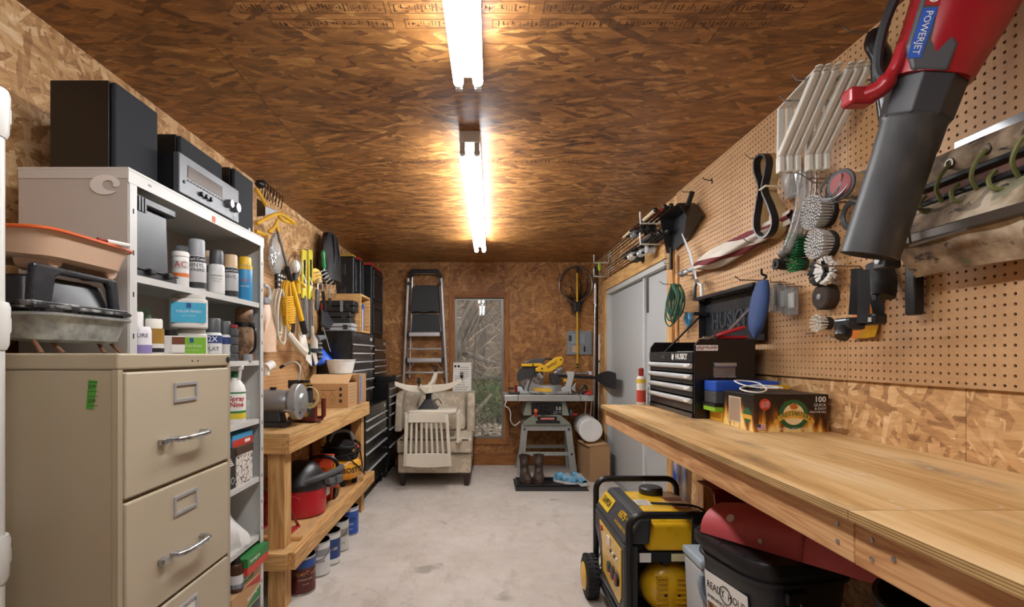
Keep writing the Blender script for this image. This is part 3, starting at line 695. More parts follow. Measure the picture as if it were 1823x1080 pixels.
# back rest hanging in front of the armchair, leaning a little
bd = lambda py: dC - 0.05 + (830 - py) * 0.0004
for a, b in (((724, 737), (721, 830)), ((795, 737), (801, 830))):
    G().beam(pc(a[0], a[1], bd(a[1])), pc(b[0], b[1], bd(b[1])), 0.034, 0.03, up=(0, 1, 0)).obj('back_post', CH, t, bevel=0.008)
def rail(py0, py1, xa, xb, xc, xd, sag, nm):
    g = G(); n = 8
    def fn(u, v):
        px = (xa + (xb - xa) * u) * (1 - v) + (xc + (xd - xc) * u) * v; py = py0 + (py1 - py0) * v + sag * math.sin(PI * u) * v
        p = pc(px, py, bd(py)); p.y += 0.02 * math.sin(PI * u); return p
    g.sheet(fn, n, 4, 0.022); g.obj(nm, CH, t, smooth=True, bevel=0.003)
rail(736, 752, 727, 793, 726, 795, 0, 'top_rail'); rail(807, 829, 723, 799, 722, 800, 3.5, 'crest_rail')
for i in range(7):
    u = i / 6; G().beam(pc(733 + u * 52, 750, bd(750) + .012), pc(731 + u * 58, 810, bd(810) + .012), 0.022, 0.012, up=(0, 1, 0)).obj('slat', CH, t, bevel=0.003)
# seat (upside down) and arms
zs = CZ - (738 - CY) * dC / F
sx0, sx1 = pc(727, 0).x, pc(812, 0).x
G().prism([(sx0, dC + .01), (sx1 - .06, dC + .01), (sx1, dC + .06), (sx1, dC + .36), (sx1 - .05, dC + .42), (sx0 + .05, dC + .42), (sx0 - .02, dC + .36)], 'z', zs, zs + 0.04).obj('seat', CH, t, bevel=0.012, seg=3)
zarm = CZ - (783 - CY) * (dC + .2) / F
for xx, k in ((sx0 - 0.03, -1), (sx1 + 0.015, 1)):
    G().tube(bez([(xx, dC + .02, zarm + .02), (xx + k * .03, dC + .12, zarm + .005), (xx + k * .02, dC + .30, zarm)], 5), 0.021, 8, sq=0.8).obj('arm', CH, t, smooth=True)
    G().beam((xx, dC + .26, zarm), (xx, dC + .26, zs + .02), 0.03, 0.034, up=(0, 1, 0)).obj('arm_post', CH, t, bevel=0.006)
    G().beam((xx, dC + .04, zarm + .02), (xx, dC + .03, zs + .02), 0.03, 0.03, up=(0, 1, 0)).obj('arm_post', CH, t, bevel=0.006)
# swivel mechanism and four-legged base sticking up
hub = pc(763, 708, dC + .22); mz = zs + 0.04
G().hexa([(hub.x - .10, hub.y - .1, mz), (hub.x + .10, hub.y - .1, mz), (hub.x + .1, hub.y + .1, mz), (hub.x - .1, hub.y + .1, mz)], [(hub.x - .03, hub.y - .03, mz + .1), (hub.x + .03, hub.y - .03, mz + .1), (hub.x + .03, hub.y + .03, mz + .1), (hub.x - .03, hub.y + .03, mz + .1)]).obj('swivel_plate', BLACK, t, bevel=0.004)
G().lathe([(0.028, 0), (0.03, .06), (0.05, .075), (0.03, .09), (0.02, 0.12)], (hub.x, hub.y, mz + .08)).obj('spindle', BLACK, t, smooth=True)
G().tube(bez([(hub.x + .03, hub.y - .03, mz + .06), (hub.x + .10, hub.y - .05, mz + .10), (hub.x + .14, hub.y - .05, mz + .05)], 5), 0.005, 6).obj('tilt_lever', STEELD, t)
hz = zq(690, hub.y); hp = V((hub.x, hub.y, hz))
G().cyl(hp - V((0, 0, .05)), hp + V((0, 0, .03)), 0.05, n=12).obj('hub_block', CH, t, smooth=True)
for ex, ey, ed in ((702, 681, -.12), (776, 664, .30), (822, 676, -.02), (746, 686, -.28)):
    e = pc(ex, ey, hub.y + ed); m1 = hp.lerp(e, 0.55) + V((0, 0, 0.006 - .03))
    g = G(); c = bez([hp, m1, e], 5); n = len(c)
    lat = (e - hp).cross(V((0, 0, 1))).normalized()
    vs = []; fs = []
    for i, p in enumerate(c):
        hh = 0.058 - 0.028 * i / (n - 1)
        vs += [p - lat * .02 - V((0, 0, hh)), p + lat * .02 - V((0, 0, hh)), p + lat * .02 + V((0, 0, hh * .5)), p - lat * .02 + V((0, 0, hh * .5))]
    for i in range(n - 1):
        for k in range(4): fs.append((i * 4 + k, i * 4 + (k + 1) % 4, i * 4 + 4 + (k + 1) % 4, i * 4 + 4 + k))
    fs += [(3, 2, 1, 0), tuple((n - 1) * 4 + k for k in range(4))]
    g.add(vs, fs); lg = g.obj('base_leg', CH, t, bevel=0.006)
    w = e + V((0, -0.0, 0.036))
    cs = G().cyl(w + V((-0.016, 0, 0.012)), w + V((0.016, 0, 0.012)), 0.027, n=14).cyl(w - V((0, 0, .04)), w, 0.008, n=8).obj('caster', BLACK, lg, smooth=True)
# ---- landing net with yellow pole, hung on back wall
dN = YB - 0.05; pn = lambda px, py, o=0: at(px, py, dN - o)
t = thing('landing_net', 'landing net with yellow pole and round hoop hung on the back wall', 'net', pn(1027, 660), world=True)
cN = pn(1025, 507); rx = 29.5 * dN / F
loop = [cN + V((rx * math.sin(a) * (1.0 if math.cos(a) > -0.3 else 1 - 0.85 * ((-math.cos(a) - .3) / .7) ** 1.5), 0, 0)) + V((0, 0, (33 if math.cos(a) > 0 else 36) * dN / F * math.cos(a))) for a in [2 * PI * i / 40 for i in range(40)]]
G().tube(loop, 0.0085, 8, closed=True).obj('hoop', mat('7d7470', 0.35, 0.8), t, smooth=True)
G().cyl(pn(1027.5, 484, .02), pn(1028, 655, .02), 0.011, n=10).obj('pole', YELLOW, t, smooth=True)
G().cyl(pn(1027.5, 474, .02), pn(1027.5, 486, .02), 0.014, n=10).obj('grip', BLACK, t, smooth=True)
for py in (647, 652): G().cyl(pn(1028, py, .02), pn(1028, py + 3, .02), 0.014, n=10).obj('collar', BLACK, t, smooth=True)
G().box(pn(1022, 0).x, pn(1033, 0).x, dN - .035, dN + .01, pn(0, 555).z, pn(0, 537).z).obj('socket', BLACK, t, bevel=0.006)
g = G(); rs = random.Random(3)
for i in range(40):
    a = 2 * PI * i / 40
    for k in (9, 14): g.tube(bez([loop[i], loop[(i + k) % 40].lerp(loop[i], .5) + V((0, rs.uniform(-.0, .03), -.06)), pn(1025 + rs.uniform(-8, 8), 540 + rs.uniform(-4, 24))], 3), 0.0013, 3)
g.obj('netting', BLACKM, t)
# ---- breaker panel
t = thing('breaker_panel', 'grey steel breaker panel with a small door on the back wall', 'electrical panel', onB(1031, 631), world=True)
p0, p1 = onB(1009, 631), onB(1053, 589); PNL = mat('8e979b', 0.45, 0.2)
G().box(p0.x, p1.x, YB - 0.022, YB - 0.001, p0.z, p1.z).obj('cover', PNL, t, bevel=0.003)
q0, q1 = onB(1015, 626), onB(1041, 594)
d = G().box(q0.x, q1.x, YB - 0.03, YB - 0.022, onB(0, 612).z, q1.z).obj('panel_door', mat('99a2a6', 0.45, .2), t, bevel=0.003)
G().box(onB(1012, 0).x, onB(1017, 0).x, YB - .033, YB - .0225, onB(0, 607).z, onB(0, 597).z).obj('latch', DGREY, d)
G().box(onB(1018, 0).x, onB(1033, 0).x, YB - .0245, YB - .022, onB(0, 627).z, onB(0, 615).z).obj('label_card', mat('c9b08d', .7), t)
G().box(onB(1038.5, 0).x, onB(1041, 0).x, YB - .03, YB - .022, onB(0, 626).z, onB(0, 616).z).obj('handle', BLACK, t)
# ---- long poles standing in the corner
def pole(name, label, segs, foot, top_px, d0, d1, mats, rads):
    t = thing(name, label, 'pole', foot, world=True)
    for (y0, y1), m, r in zip(segs, mats, rads):
        f = lambda py: at(top_px[0] + (top_px[1] - top_px[0]) * (py - 480) / 320, py, d0)
        G().cyl(f(y1), f(y0), r, n=12).obj('section', m, t, smooth=True)
    return t
tp = pole('telescopic_pole', 'tall telescoping pole with silver lower tube and black collars standing in the corner', [(790, 578), (578, 540), (540, 512), (512, 505), (505, 474)], at(1055, 790, 5.95), (1060, 1056), 5.95, 0, [ALU, STEEL, mat('e0e0dd', .3), ALU, BLACK], [0.014, 0.0145, 0.016, 0.02, 0.012])
G().cyl(at(1060, 546, 5.95), at(1060, 541, 5.95), 0.021, n=12).obj('collar', STEEL, tp, smooth=True)
G().cyl(at(1057, 790, 5.95), V((at(1057, 790, 5.95).x, 5.95, 0.0)), 0.014, n=12).obj('section', ALU, tp, smooth=True)
tp = pole('black_pole', 'slim black pole beside the silver telescoping pole', [(800, 640), (640, 470)], at(1061, 800, 6.0), (1064, 1061), 6.0, 0, [BLACK, BLACKM], [0.012, 0.010])
G().cyl(at(1061.5, 800, 6.0), V((at(1061.5, 800, 6.0).x, 6.0, 0)), 0.012, n=10).obj('section', BLACK, tp, smooth=True)
tp = pole('painter_pole', 'thin off-white pole standing in the corner by the door casing', [(760, 640), (640, 595)], at(1066, 760, 5.9), (1068, 1065), 5.9, 0, [mat('c9c5bb', .4), mat('ddd9d0', .4)], [0.008, 0.0095])
G().cyl(at(1067, 645, 5.9), at(1067, 641, 5.9), 0.013, n=10).obj('collar', STEELD, tp, smooth=True)
G().cyl(at(1065.5, 760, 5.9), V((at(1065.5, 760, 5.9).x, 5.9, 0)), 0.008, n=10).obj('section', mat('c9c5bb', .4), tp, smooth=True)
# ---- table saw on its stand
SAWG = mat('7f8477', 0.45, 0.2); SAWL = mat('a5a8a4', 0.42, 0.3)
dS = 5.46; ps = lambda px, py, d=dS: at(px, py, d)
t = thing('table_saw', 'grey-green table saw on a splayed steel stand with wide top', 'table saw', (at(972, 0, 5.6).x, 5.68, 0), world=True)
zt0, zt1 = CZ - (714 - CY) * dS / F, CZ - (703 - CY) * dS / F
X0, X1 = ps(898, 0).x, ps(1057, 0).x
a1, a2 = X0 + 0.15, X1 - 0.14
tt = G().box(a1, a2, dS, 5.98, zt0, zt1).obj('table_top', mat('b6b8b5', 0.35, 0.5), t, bevel=0.006)
G().box(X0, a1 - 0.003, dS, 5.98, zt0, zt1).obj('table_wing', mat('bfc1be', 0.35, 0.5), t, bevel=0.008)
G().box(a2 + 0.003, X1, dS, 5.98, zt0, zt1).obj('table_wing', mat('bfc1be', 0.35, 0.5), t, bevel=0.008)
zb1 = CZ - (740 - CY) * 5.5 / F
bx = [ps(938, 0, 5.52).x, ps(1007, 0, 5.52).x]; bw = [ps(931, 0, 5.52).x, ps(1014, 0, 5.52).x]
G().hexa([(bw[0], 5.52, zb1), (bw[1], 5.52, zb1), (bw[1], 5.93, zb1), (bw[0], 5.93, zb1)], [(bx[0], 5.54, zt0), (bx[1], 5.54, zt0), (bx[1], 5.93, zt0), (bx[0], 5.93, zt0)]).obj('body', SAWG, t, bevel=0.006)
f0, f1 = ps(946, 738, 5.515), ps(1000, 717, 5.515)
pnl = G().box(f0.x, f1.x, 5.506, 5.535, f0.z, f1.z).obj('control_panel', BLACK, t, bevel=0.003)
wc = ps(967, 729, 5.49)
hw = G().tube(arc(wc, 0.055, 0, 2 * PI, 24, (1, 0, 0), (0, 0, 1))[:-1], 0.007, 6, closed=True).beam(wc - V((.05, 0, 0)), wc + V((.05, 0, 0)), .012, .01).beam(wc - V((0, 0, .05)), wc + V((0, 0, .05)), .012, .01).obj('hand_wheel', mat('2a2a2c', .35), t)
G().cyl(wc + V((0.045, -.01, .0)), wc + V((0.045, -.06, 0)), .012, n=10).obj('crank_knob', BLACK, hw, smooth=True)
k = ps(953.5, 731, 5.5); G().lathe([(.022, 0), (.024, .012), (.018, .03), (0, .033)], k, (0, -1, 0)).obj('stop_button', mat('d0603c', .4), t, smooth=True)
k = ps(953.5, 738, 5.5); G().lathe([(.018, 0), (.018, .02), (0, .022)], k, (0, -1, 0)).obj('start_button', RED, t, smooth=True)
text('3.0', 0.05, WHITE, pnl, ps(989, 727, 5.505), name='rating'); text('15 AMP  10 IN', 0.014, WHITE, pnl, ps(985, 733, 5.505)); text('5000 RPM', 0.011, WHITE, pnl, ps(985, 736, 5.505))
zst = CZ - (756 - CY) * 5.53 / F
ap = G(); xs_ = [ps(930, 0, 5.5).x, ps(1017, 0, 5.5).x]
ap.prism([(xs_[0], zst + .0), (xs_[1], zst), (xs_[1] - .02, zst + .03), (xs_[1] - .12, zb1 + .01), (xs_[0] + .12, zb1 + .01), (xs_[0] + .02, zst + .03)], 'y', 5.495, 5.93).obj('skirt', SAWG, t, bevel=0.004)
bd_ = G().box(ps(957, 0, 5.49).x, ps(991, 0, 5.49).x, 5.485, 5.4955, ps(0, 748, 5.49).z, ps(0, 741, 5.49).z).obj('name_plate', BLACK, t)
G().box(ps(962, 0, 5.485).x, ps(987, 0, 5.485).x, 5.482, 5.4855, ps(0, 747, 5.485).z, ps(0, 743, 5.485).z).obj('plate_inlay', mat('b2483a', .5), bd_)
text('CRAFTSMAN', 0.022, WHITE, bd_, ps(974.5, 745, 5.481), align='CENTER', fit=0.14)
G().box(ps(954, 0, 5.49).x, ps(997, 0, 5.49).x, 5.488, 5.496, ps(0, 753, 5.49).z, ps(0, 749, 5.49).z).obj('slot', BLACKM, t)
def ang_leg(a, b, w, nm='leg'):
    G().beam(a, b, w, 0.03, up=(0, 1, 0)).obj(nm, SAWL, t, bevel=0.004)
fl, fr_ = ps(934, 756, 5.53), ps(1011, 756, 5.53); fl2, fr2 = onz(926, 846, 0), onz(1022, 846, 0)
bl, br = at(937, 756, 5.9), at(1008, 756, 5.9); bl2, br2 = V((at(922, 0, 5.92).x, 5.93, 0)), V((at(1012, 0, 5.92).x, 5.93, 0))
for a, b, w in ((fl, fl2, .07), (fr_, fr2, .07)): ang_leg(a, b, w)
for a, b, w in ((bl, bl2, .06), (br, br2, .06)): ang_leg(a, b, w)
G().beam(fl + V((-.02, 0, -.03)), fr_ + V((.02, 0, -.03)), .02, .065).obj('top_rail', SAWL, t, bevel=.003)
G().beam(bl + V((0, 0, -.03)), br + V((0, 0, -.03)), .02, .065).obj('top_rail', SAWL, t, bevel=.003)
f = lambda a, b, k: a.lerp(b, k)
G().beam(f(fl, fl2, .57), f(fr_, fr2, .57), .02, .04).obj('brace', SAWL, t, bevel=.003)
G().beam(f(bl, bl2, .5), f(br, br2, .5), .02, .04).obj('brace', SAWL, t, bevel=.003)
G().beam(f(fl, fl2, .57), f(bl, bl2, .57), .02, .04).obj('brace', SAWL, t); G().beam(f(fr_, fr2, .57), f(br, br2, .57), .02, .04).obj('brace', SAWL, t)
for p in (f(fl, fl2, .08), f(fr_, fr2, .08), f(fl, fl2, .57), f(fr_, fr2, .57)): G().cyl(p + V((0, -.03, 0)), p, .011, n=8).obj('bolt', BLACK, t)
hp = ps(1013, 734, 5.6); hw2 = G().cyl(hp, hp + V((.03, 0, 0)), .05, n=16).obj('tilt_wheel', DGREY, t, smooth=True)
G().cyl(hp + V((.03, 0, -.02)), hp + V((.09, 0, -.02)), .012, n=8).obj('tilt_knob', RED, hw2, smooth=True)
for pxx in (1043, 1053): G().cyl(ps(pxx, 715, 5.7), ps(pxx - 2, 745, 5.7), .008, n=8).obj('fence_rod', ALU, t, smooth=True)
G().tube(bez([ps(902, 712, 5.44), ps(899, 722, 5.44), ps(905, 726, 5.44), ps(909, 735, 5.45), ps(909, 748, 5.46), ps(916, 757, 5.5), ps(926, 750, 5.5)], 6), .006, 6).obj('power_cord', mat('cfcbc2', .5), t, smooth=True)
# ---- sliding mitre saw
zT = zt1; DY = mat('dfae1f', .4); CAST = mat('a7a9a8', .4, .55)
t = thing('mitre_saw', 'yellow and grey sliding mitre saw standing on the table saw', 'mitre saw', (ps(970, 0, 5.7).x, 5.7, zT), world=True)
pm = lambda px, py, d=5.62: at(px, py, d)
G().box(pm(925, 0).x, pm(1012, 0).x, 5.55, 5.8, zT, zT + 0.035).obj('base', CAST, t, bevel=.01)
cN = pm(975, 0); G().lathe([(.16, 0), (.165, .045), (.16, .09), (.14, .095)], (cN.x, 5.68, zT + .005), n=32).obj('turntable', mat('b7b9b8', .35, .6), t, smooth=True)
sc = G(); a0, a1 = math.radians(205), math.radians(280)
sc.sheet(lambda u, v: (cN.x + .169 * math.cos(a0 + (a1 - a0) * u), 5.68 + .169 * math.sin(a0 + (a1 - a0) * u), zT + .03 + .04 * v), 10, 1, -.002).obj('angle_scale', mat('d8a93c', .5), t)
G().prism([(pm(924, 0).x, zT + .03), (pm(970, 0).x, zT + .03), (pm(970, 0).x, pm(0, 676).z), (pm(952, 0).x, pm(0, 668).z), (pm(924, 0).x, pm(0, 669).z)], 'y', 5.74, 5.775).obj('fence', CAST, t, bevel=.004)
G().prism([(pm(932, 0).x, zT + .03), (pm(958, 0).x, zT + .03), (pm(955, 0).x, pm(0, 684).z), (pm(940, 0).x, pm(0, 676).z)], 'y', 5.62, 5.74).obj('fence_support', CAST, t, bevel=.006)
bc = pm(944, 672, 5.66)
G().cyl(bc - V((0, .002, 0)), bc + V((0, .002, 0)), .125, n=40).obj('blade', STEEL, t)
G().prism([(bc.x + .15 * math.cos(a), bc.z + .15 * math.sin(a)) for a in [math.radians(q) for q in range(15, 196, 12)]], 'y', 5.635, 5.685).obj('blade_guard', mat('3a3b3d', .35), t, bevel=.004)
hd = [(928, 647), (962, 646), (969, 650), (983, 640), (990, 635), (1000, 634), (1004, 640), (1001, 648), (983, 660), (975, 662), (952, 661), (953, 655), (960, 652), (928, 652)]
hp_ = G().prism([(pm(a, 0).x, pm(0, b).z) for a, b in hd], 'y', 5.60, 5.70).obj('motor_housing', DY, t, bevel=.008)
text('DeWALT', .042, BLACKM, hp_, pm(983, 649, 5.598), xd=(math.cos(.52), 0, math.sin(.52)), yd=(-math.sin(.52), 0, math.cos(.52)), align='CENTER', fit=.125, bold=.001)
G().prism([(pm(a, 0).x, pm(0, b).z) for a, b in ((930, 647), (942, 640), (955, 637), (972, 638), (966, 648), (950, 647))], 'y', 5.61, 5.69).obj('upper_guard', mat('4c4d50', .4), t, bevel=.01)
G().tube(bez([pm(963, 648), pm(964, 640), pm(980, 639), pm(982, 644), pm(970, 650)], 5), .008, 8).obj('carry_handle', BLACK, t, smooth=True)
for a, b in ((999, 640), (965, 656)): G().cyl(pm(a, b, 5.6), pm(a, b, 5.594), .01, n=8).obj('screw', BLACK, hp_)
G().cyl(pm(990, 659), pm(1000, 656), .032, n=14).cyl(pm(986, 664), pm(996, 660), .024, n=12).obj('motor', STEEL, t, smooth=True)
G().cyl(pm(958, 664, 5.6), pm(966, 672, 5.6), .025, n=12).obj('arbor_housing', STEEL, t, smooth=True)
for dd in (5.62, 5.70): G().cyl(at(993, 665, dd), at(1051, 664, dd), .0125, n=12).obj('slide_rail', STEEL, t, smooth=True)
G().box(pm(1048, 0).x, pm(1053, 0).x, 5.6, 5.72, pm(0, 667).z, pm(0, 661).z).obj('rail_cap', mat('cfd0cf', .4), t, bevel=.004)
G().prism([(pm(a, 0).x, pm(0, b).z) for a, b in ((1008, 661), (1022, 661), (1022, 668), (1016, 692), (1018, 703), (1000, 703), (999, 690), (1006, 688), (1010, 672))], 'y', 5.60, 5.70).obj('rail_support', mat('cdcecc', .35, .4), t, bevel=.006)
G().prism([(pm(a, 0).x, pm(0, b).z) for a, b in ((1016, 692), (1026, 681), (1024, 690), (1026, 697), (1018, 694))], 'y', 5.63, 5.66).obj('clamp_knob', mat('cdcecc', .35, .4), t, bevel=.003)
k = pm(1003, 677); G().cyl(k, k + V((.03, 0, 0)), .018, n=12).obj('yellow_knob', DY, t, smooth=True)
G().prism([(pm(a, 0).x, pm(0, b).z) for a, b in ((979, 665), (994, 664), (1000, 678), (986, 688), (980, 676))], 'y', 5.61, 5.71).obj('pivot_arm', mat('2b2b2d', .5), t, bevel=.006)
G().tube(bez([pm(994, 668), pm(1020, 670), pm(1045, 671), pm(1062, 672)], 4), .018, 10).obj('dust_chute', BLACK, t, smooth=True)
def bagf(u, v):
    px = 1060 + 36 * u; half = 3 + 12.5 * math.sin(PI * min(1, u * 1.08) * .62); cyy = 672 + 3 * u + 3 * u * u
    a = 2 * PI * v; p = pm(px, cyy - half * math.sin(a), 5.65 - .62 * u); p.y += .05 * math.cos(a) * (0.4 + 0.6 * math.sin(PI * u * .9)); return p
g = G().sheet(bagf, 10, 14); e = [bagf(1, j / 14) for j in range(14)]; g.add(e, [tuple(range(14))]); g.obj('dust_bag', mat('17171a', .85, bump=.2), t, smooth=True)
G().tube(bez([pm(948, 647, 5.58), pm(952, 660, 5.58), pm(944, 680, 5.57), pm(940, 693, 5.56), pm(944, 699, 5.55), pm(965, 701, 5.53), pm(995, 702, 5.53), pm(1025, 701, 5.54)], 6), .006, 6).obj('power_cord', BLACK, t, smooth=True)
# ---- small things on the saw table
t = thing('bar_clamp', 'small clamp with dark red posts at the window end of the saw table', 'clamp', ps(917, 702, 5.6), world=True)
G().box(ps(905, 0, 5.6).x, ps(930, 0, 5.6).x, 5.58, 5.64, zT, zT + .02).obj('bar', BLACK, t, bevel=.003)
G().cyl(ps(918.5, 703, 5.6), ps(918.5, 685, 5.6), .015, n=10).obj('post', REDD, t, smooth=True)
G().box(ps(905, 0, 5.6).x, ps(915, 0, 5.6).x, 5.58, 5.62, zT + .055, zT + .075).obj('jaw', BLACK, t, bevel=.003)
tag(G().prism([(ps(a, 0, 5.7).x, ps(0, b, 5.7).z) for a, b in ((921, 688), (929, 688), (932, 696), (938, 701), (938, 703.0), (927, 703.0), (926, 697), (920, 696))], 'y', 5.68, 5.73).obj('saw_bracket', mat('c9d0d8', .4), bevel=.004), 'pale blue-grey plastic bracket beside the clamp on the saw table', 'bracket')
t = thing('ratchet_strap', 'red and black strap bundle on the corner of the saw table', 'strap', ps(1045, 703, 5.55), world=True)
for i in range(5):
    a = ps(1039 + i * 2.2, 696 - i * .6, 5.52 + i * .02); b = ps(1049 + i * 1.2, 707, 5.42 + i * .02); b.z = zT + .006 + i * .003
    G().beam(a, b, .016, .004, up=(0, -1, .5)).obj('webbing', RED if i % 2 == 0 else mat('c23a35', .6), t)
G().tube(bez([ps(1030, 702, 5.5), ps(1034, 692, 5.5), ps(1041, 686, 5.5), ps(1044, 695, 5.5), ps(1036, 701, 5.48)], 6), .012, 8).obj('strap_coil', BLACK, t, smooth=True)
# ---- cardboard box and roll of foam wrap
BX0, BX1, BY0, BY1, BZ = at(1050, 0, 5.26).x, at(1086, 0, 5.26).x, 5.26, 5.72, CZ - (795 - CY) * 5.26 / F
t = thing('cardboard_box', 'tall brown cardboard box on the floor under the roll of foam wrap', 'box', ((BX0 + BX1) / 2, 5.5, 0), world=True)
xl = BX0 - .045
G().hexa([(BX0, BY0, 0), (BX1, BY0, 0), (BX1, BY1, 0), (xl, BY1, 0)], [(BX0, BY0, BZ), (BX1, BY0, BZ), (BX1, BY1, BZ), (xl, BY1, BZ)]).obj('carton', mat('a07d57', .85), t, bevel=.002)
G().hexa([(BX0 - .01, BY0, BZ), (BX1, BY0 + .01, BZ), (BX1, BY1 - .1, BZ), (xl - .01, BY1 - .1, BZ)], [(BX0 - .02, BY0 - .01, BZ + .006), (BX1 - .02, BY0 + .0, BZ + .03), (BX1 - .02, BY1 - .1, BZ + .03), (xl - .02, BY1 - .1, BZ + .006)]).obj('flap', mat('b08c63', .85), t)
t = thing('foam_roll', 'white roll of foam wrap lying on the cardboard box', 'roll', at(1053, 793, 5.35), world=True)
e0, e1 = V((at(1052, 0, 5.36).x, 5.36, BZ + .03 + .125)), V((at(1036, 0, 5.85).x + .03, 5.85, BZ + .03 + .125)); ax = (e1 - e0).normalized(); L = (e1 - e0).length
G().lathe([(.03, .012), (.09, .0), (.118, .0), (.125, .008), (.125, L - .008), (.11, L), (.03, L)], e0, ax, n=36).obj('foam', mat('d9d9d6', .7, 0, .04, 60), t, smooth=True)
# ---- boot mat, tray, boots, shoes
m0, m1, m2, m3 = onz(918, 874, 0), onz(1049, 874, 0), onz(1041, 853, 0), onz(921, 853, 0)
xa, xb, ya, yb = m0.x, m1.x, m0.y, m2.y
def waffle():
    t = NT('waffle_rubber'); p = t.coord(); c = t.n('ShaderNodeTexChecker', i_Scale=60.0); t.l(p, c.inputs[0]); t.l(t.mix(c.outputs['Fac'], '33302d', '221f1d'), t.b.inputs['Base Color']); t.b.inputs['Roughness'].default_value = .9; return t.m
tag(G().box(xa, xb, ya, yb, 0, .008).obj('rubber_mat', waffle(), bevel=.002), 'flat dark rubber mat on the floor under the boot tray', 'mat')
t = thing('boot_tray', 'black plastic boot tray lying on the rubber mat', 'tray', ((xa + xb) / 2, (ya + yb) / 2, .008), world=True)
c, d, e, h_ = xa + .02, xb - .05, ya + .12, yb - .02
G().box(c, d, e, h_, .008, .014).obj('tray_floor', BLACK, t, bevel=.003)
for q in ((c, d, e, e + .02), (c, d, h_ - .02, h_), (c, c + .02, e, h_), (d - .02, d, e, h_)): G().box(*q, .012, .032).obj('tray_rim', BLACK, t, bevel=.006)
LEA = blotch('boot_leather', ['2b211b', '43332a', '5a473a'], 9, .55, bump=.15)
def boot(x, y, rz, lean, label):
    t = thing('work_boot', label, 'boot', (x, y, .016), rz, group='pair of boots')
    secs = [(0.0, .02, .058, .125), (.03, .018, .057, .125), (.06, .0, .05, .10), (.085, -.035, .044, .062), (.13, -.045, .043, .055), (.19, -.05 + lean * .3, .048, .056), (.24, -.055 + lean, .05, .058)]
    def fn(u, v):
        k = u * (len(secs) - 1); i = min(int(k), len(secs) - 2); q = k - i; a, b = secs[i], secs[i + 1]
        z, cy, rx, ry = [a[j] + (b[j] - a[j]) * q for j in range(4)]; th = 2 * PI * v
        w = 0.006 * math.sin(u * 23) * (1 if u > .45 else 0)
        cc, ss = math.cos(th), math.sin(th)
        return (rx * cc + w * ss, -(cy + ry * ss) + w, .03 + z)
    G().sheet(fn, 18, 20, .004).obj('upper', LEA, t, smooth=True)
    G().prism([(math.cos(2 * PI * k / 20) * .06, -.02 - .135 * math.sin(2 * PI * k / 20)) for k in range(20)], 'z', 0.0, .032).obj('sole', mat('3a2a20', .8), t, bevel=.004)
    for s in (-1, 1): G().tube(bez([(s * .05, .03 - lean, .255), (s * .052, .03 - lean, .28), (s * .05, .055 - lean, .255)], 4), .004, 5).obj('pull_loop', LEA, t)
    return t
b1 = onz(935, 858, .016); b2 = onz(959, 858, .016)
boot(b1.x, b1.y, .15, .0, 'dark brown leather pull-on boot standing upright at the end of the tray')
boot(b2.x, b2.y, -.1, -.02, 'dark brown leather pull-on boot with a slouched shaft beside the upright one')
SHB = blotch('shoe_mesh', ['2c5c80', '5a94b5', 'a3c3d2'], 22, .7)
def sneaker(x, y, rz, label, acc):
    t = thing('running_shoe', label, 'shoe', (x, y, .016), rz, group='pair of running shoes')
    secs = [(-.13, .028, .05), (-.09, .040, .078), (-.03, .036, .075), (.04, .043, .055), (.10, .046, .042), (.14, .026, .03)]
    def fn(u, v):
        k = u * (len(secs) - 1); i = min(int(k), len(secs) - 2); q = k - i; a, b = secs[i], secs[i + 1]
        yy, w, h = [a[j] + (b[j] - a[j]) * q for j in range(3)]; th = PI * v
        return (w * math.cos(th), -yy, .028 + h * math.sin(th) ** .7)
    G().sheet(fn, 16, 12, .003).obj('upper', SHB, t, smooth=True)
    out = [(secs[i][1] * 1.08, -secs[i][0]) for i in range(6)]; poly = out + [(-a, b) for a, b in out[::-1]]
    G().prism(poly, 'z', 0, .034).obj('sole', mat('dcd8cf', .6), t, bevel=.006)
    for i in range(4): G().beam((-.025, -.01 - i * .022, .098 - i * .009), (.025, -.02 - i * .022, .098 - i * .009), .008, .005).obj('lace', WHITE, t)
    G().ball((0, .115, .075), (.014, .012, .02), 8).obj('heel_tab', acc, t, smooth=True)
s1 = onz(1008, 862, .016); s2 = onz(1031, 862, .016)
sneaker(s1.x, s1.y + .05, .85, 'light blue running shoe turned side-on next to the boots', mat('c8cf4a', .6))
sneaker(s2.x, s2.y + .05, .3, 'light blue running shoe showing its toe at the end of the tray', mat('6fb3d6', .6))
# ================================================================ LEFT SIDE, NEAR
# ---- white plastic shelving rack at the very edge
t = thing('plastic_rack', 'white moulded plastic shelving rack beside the file cabinet', 'rack', (-1.18, .74, 0), world=True)
RK = mat('d8d8d3', .4, 0, .04)
for x in (-.93, -1.43):
    for y in (.52, .945):
        G().cyl((x, y, 0), (x, y, 1.77), .024, n=14).obj('post', RK, t, smooth=True)
for z in (.12, .53, .92, 1.36, 1.76):
    G().box(-1.46, -.91, .49, .975, z, z + .035).obj('shelf', RK, t, bevel=.006)
    for x in (-.93, -1.43):
        for y in (.52, .945): G().lathe([(.026, -.03), (.030, -.02), (.032, .05), (.029, .06)], (x, y, z)).obj('socket', RK, t, smooth=True)
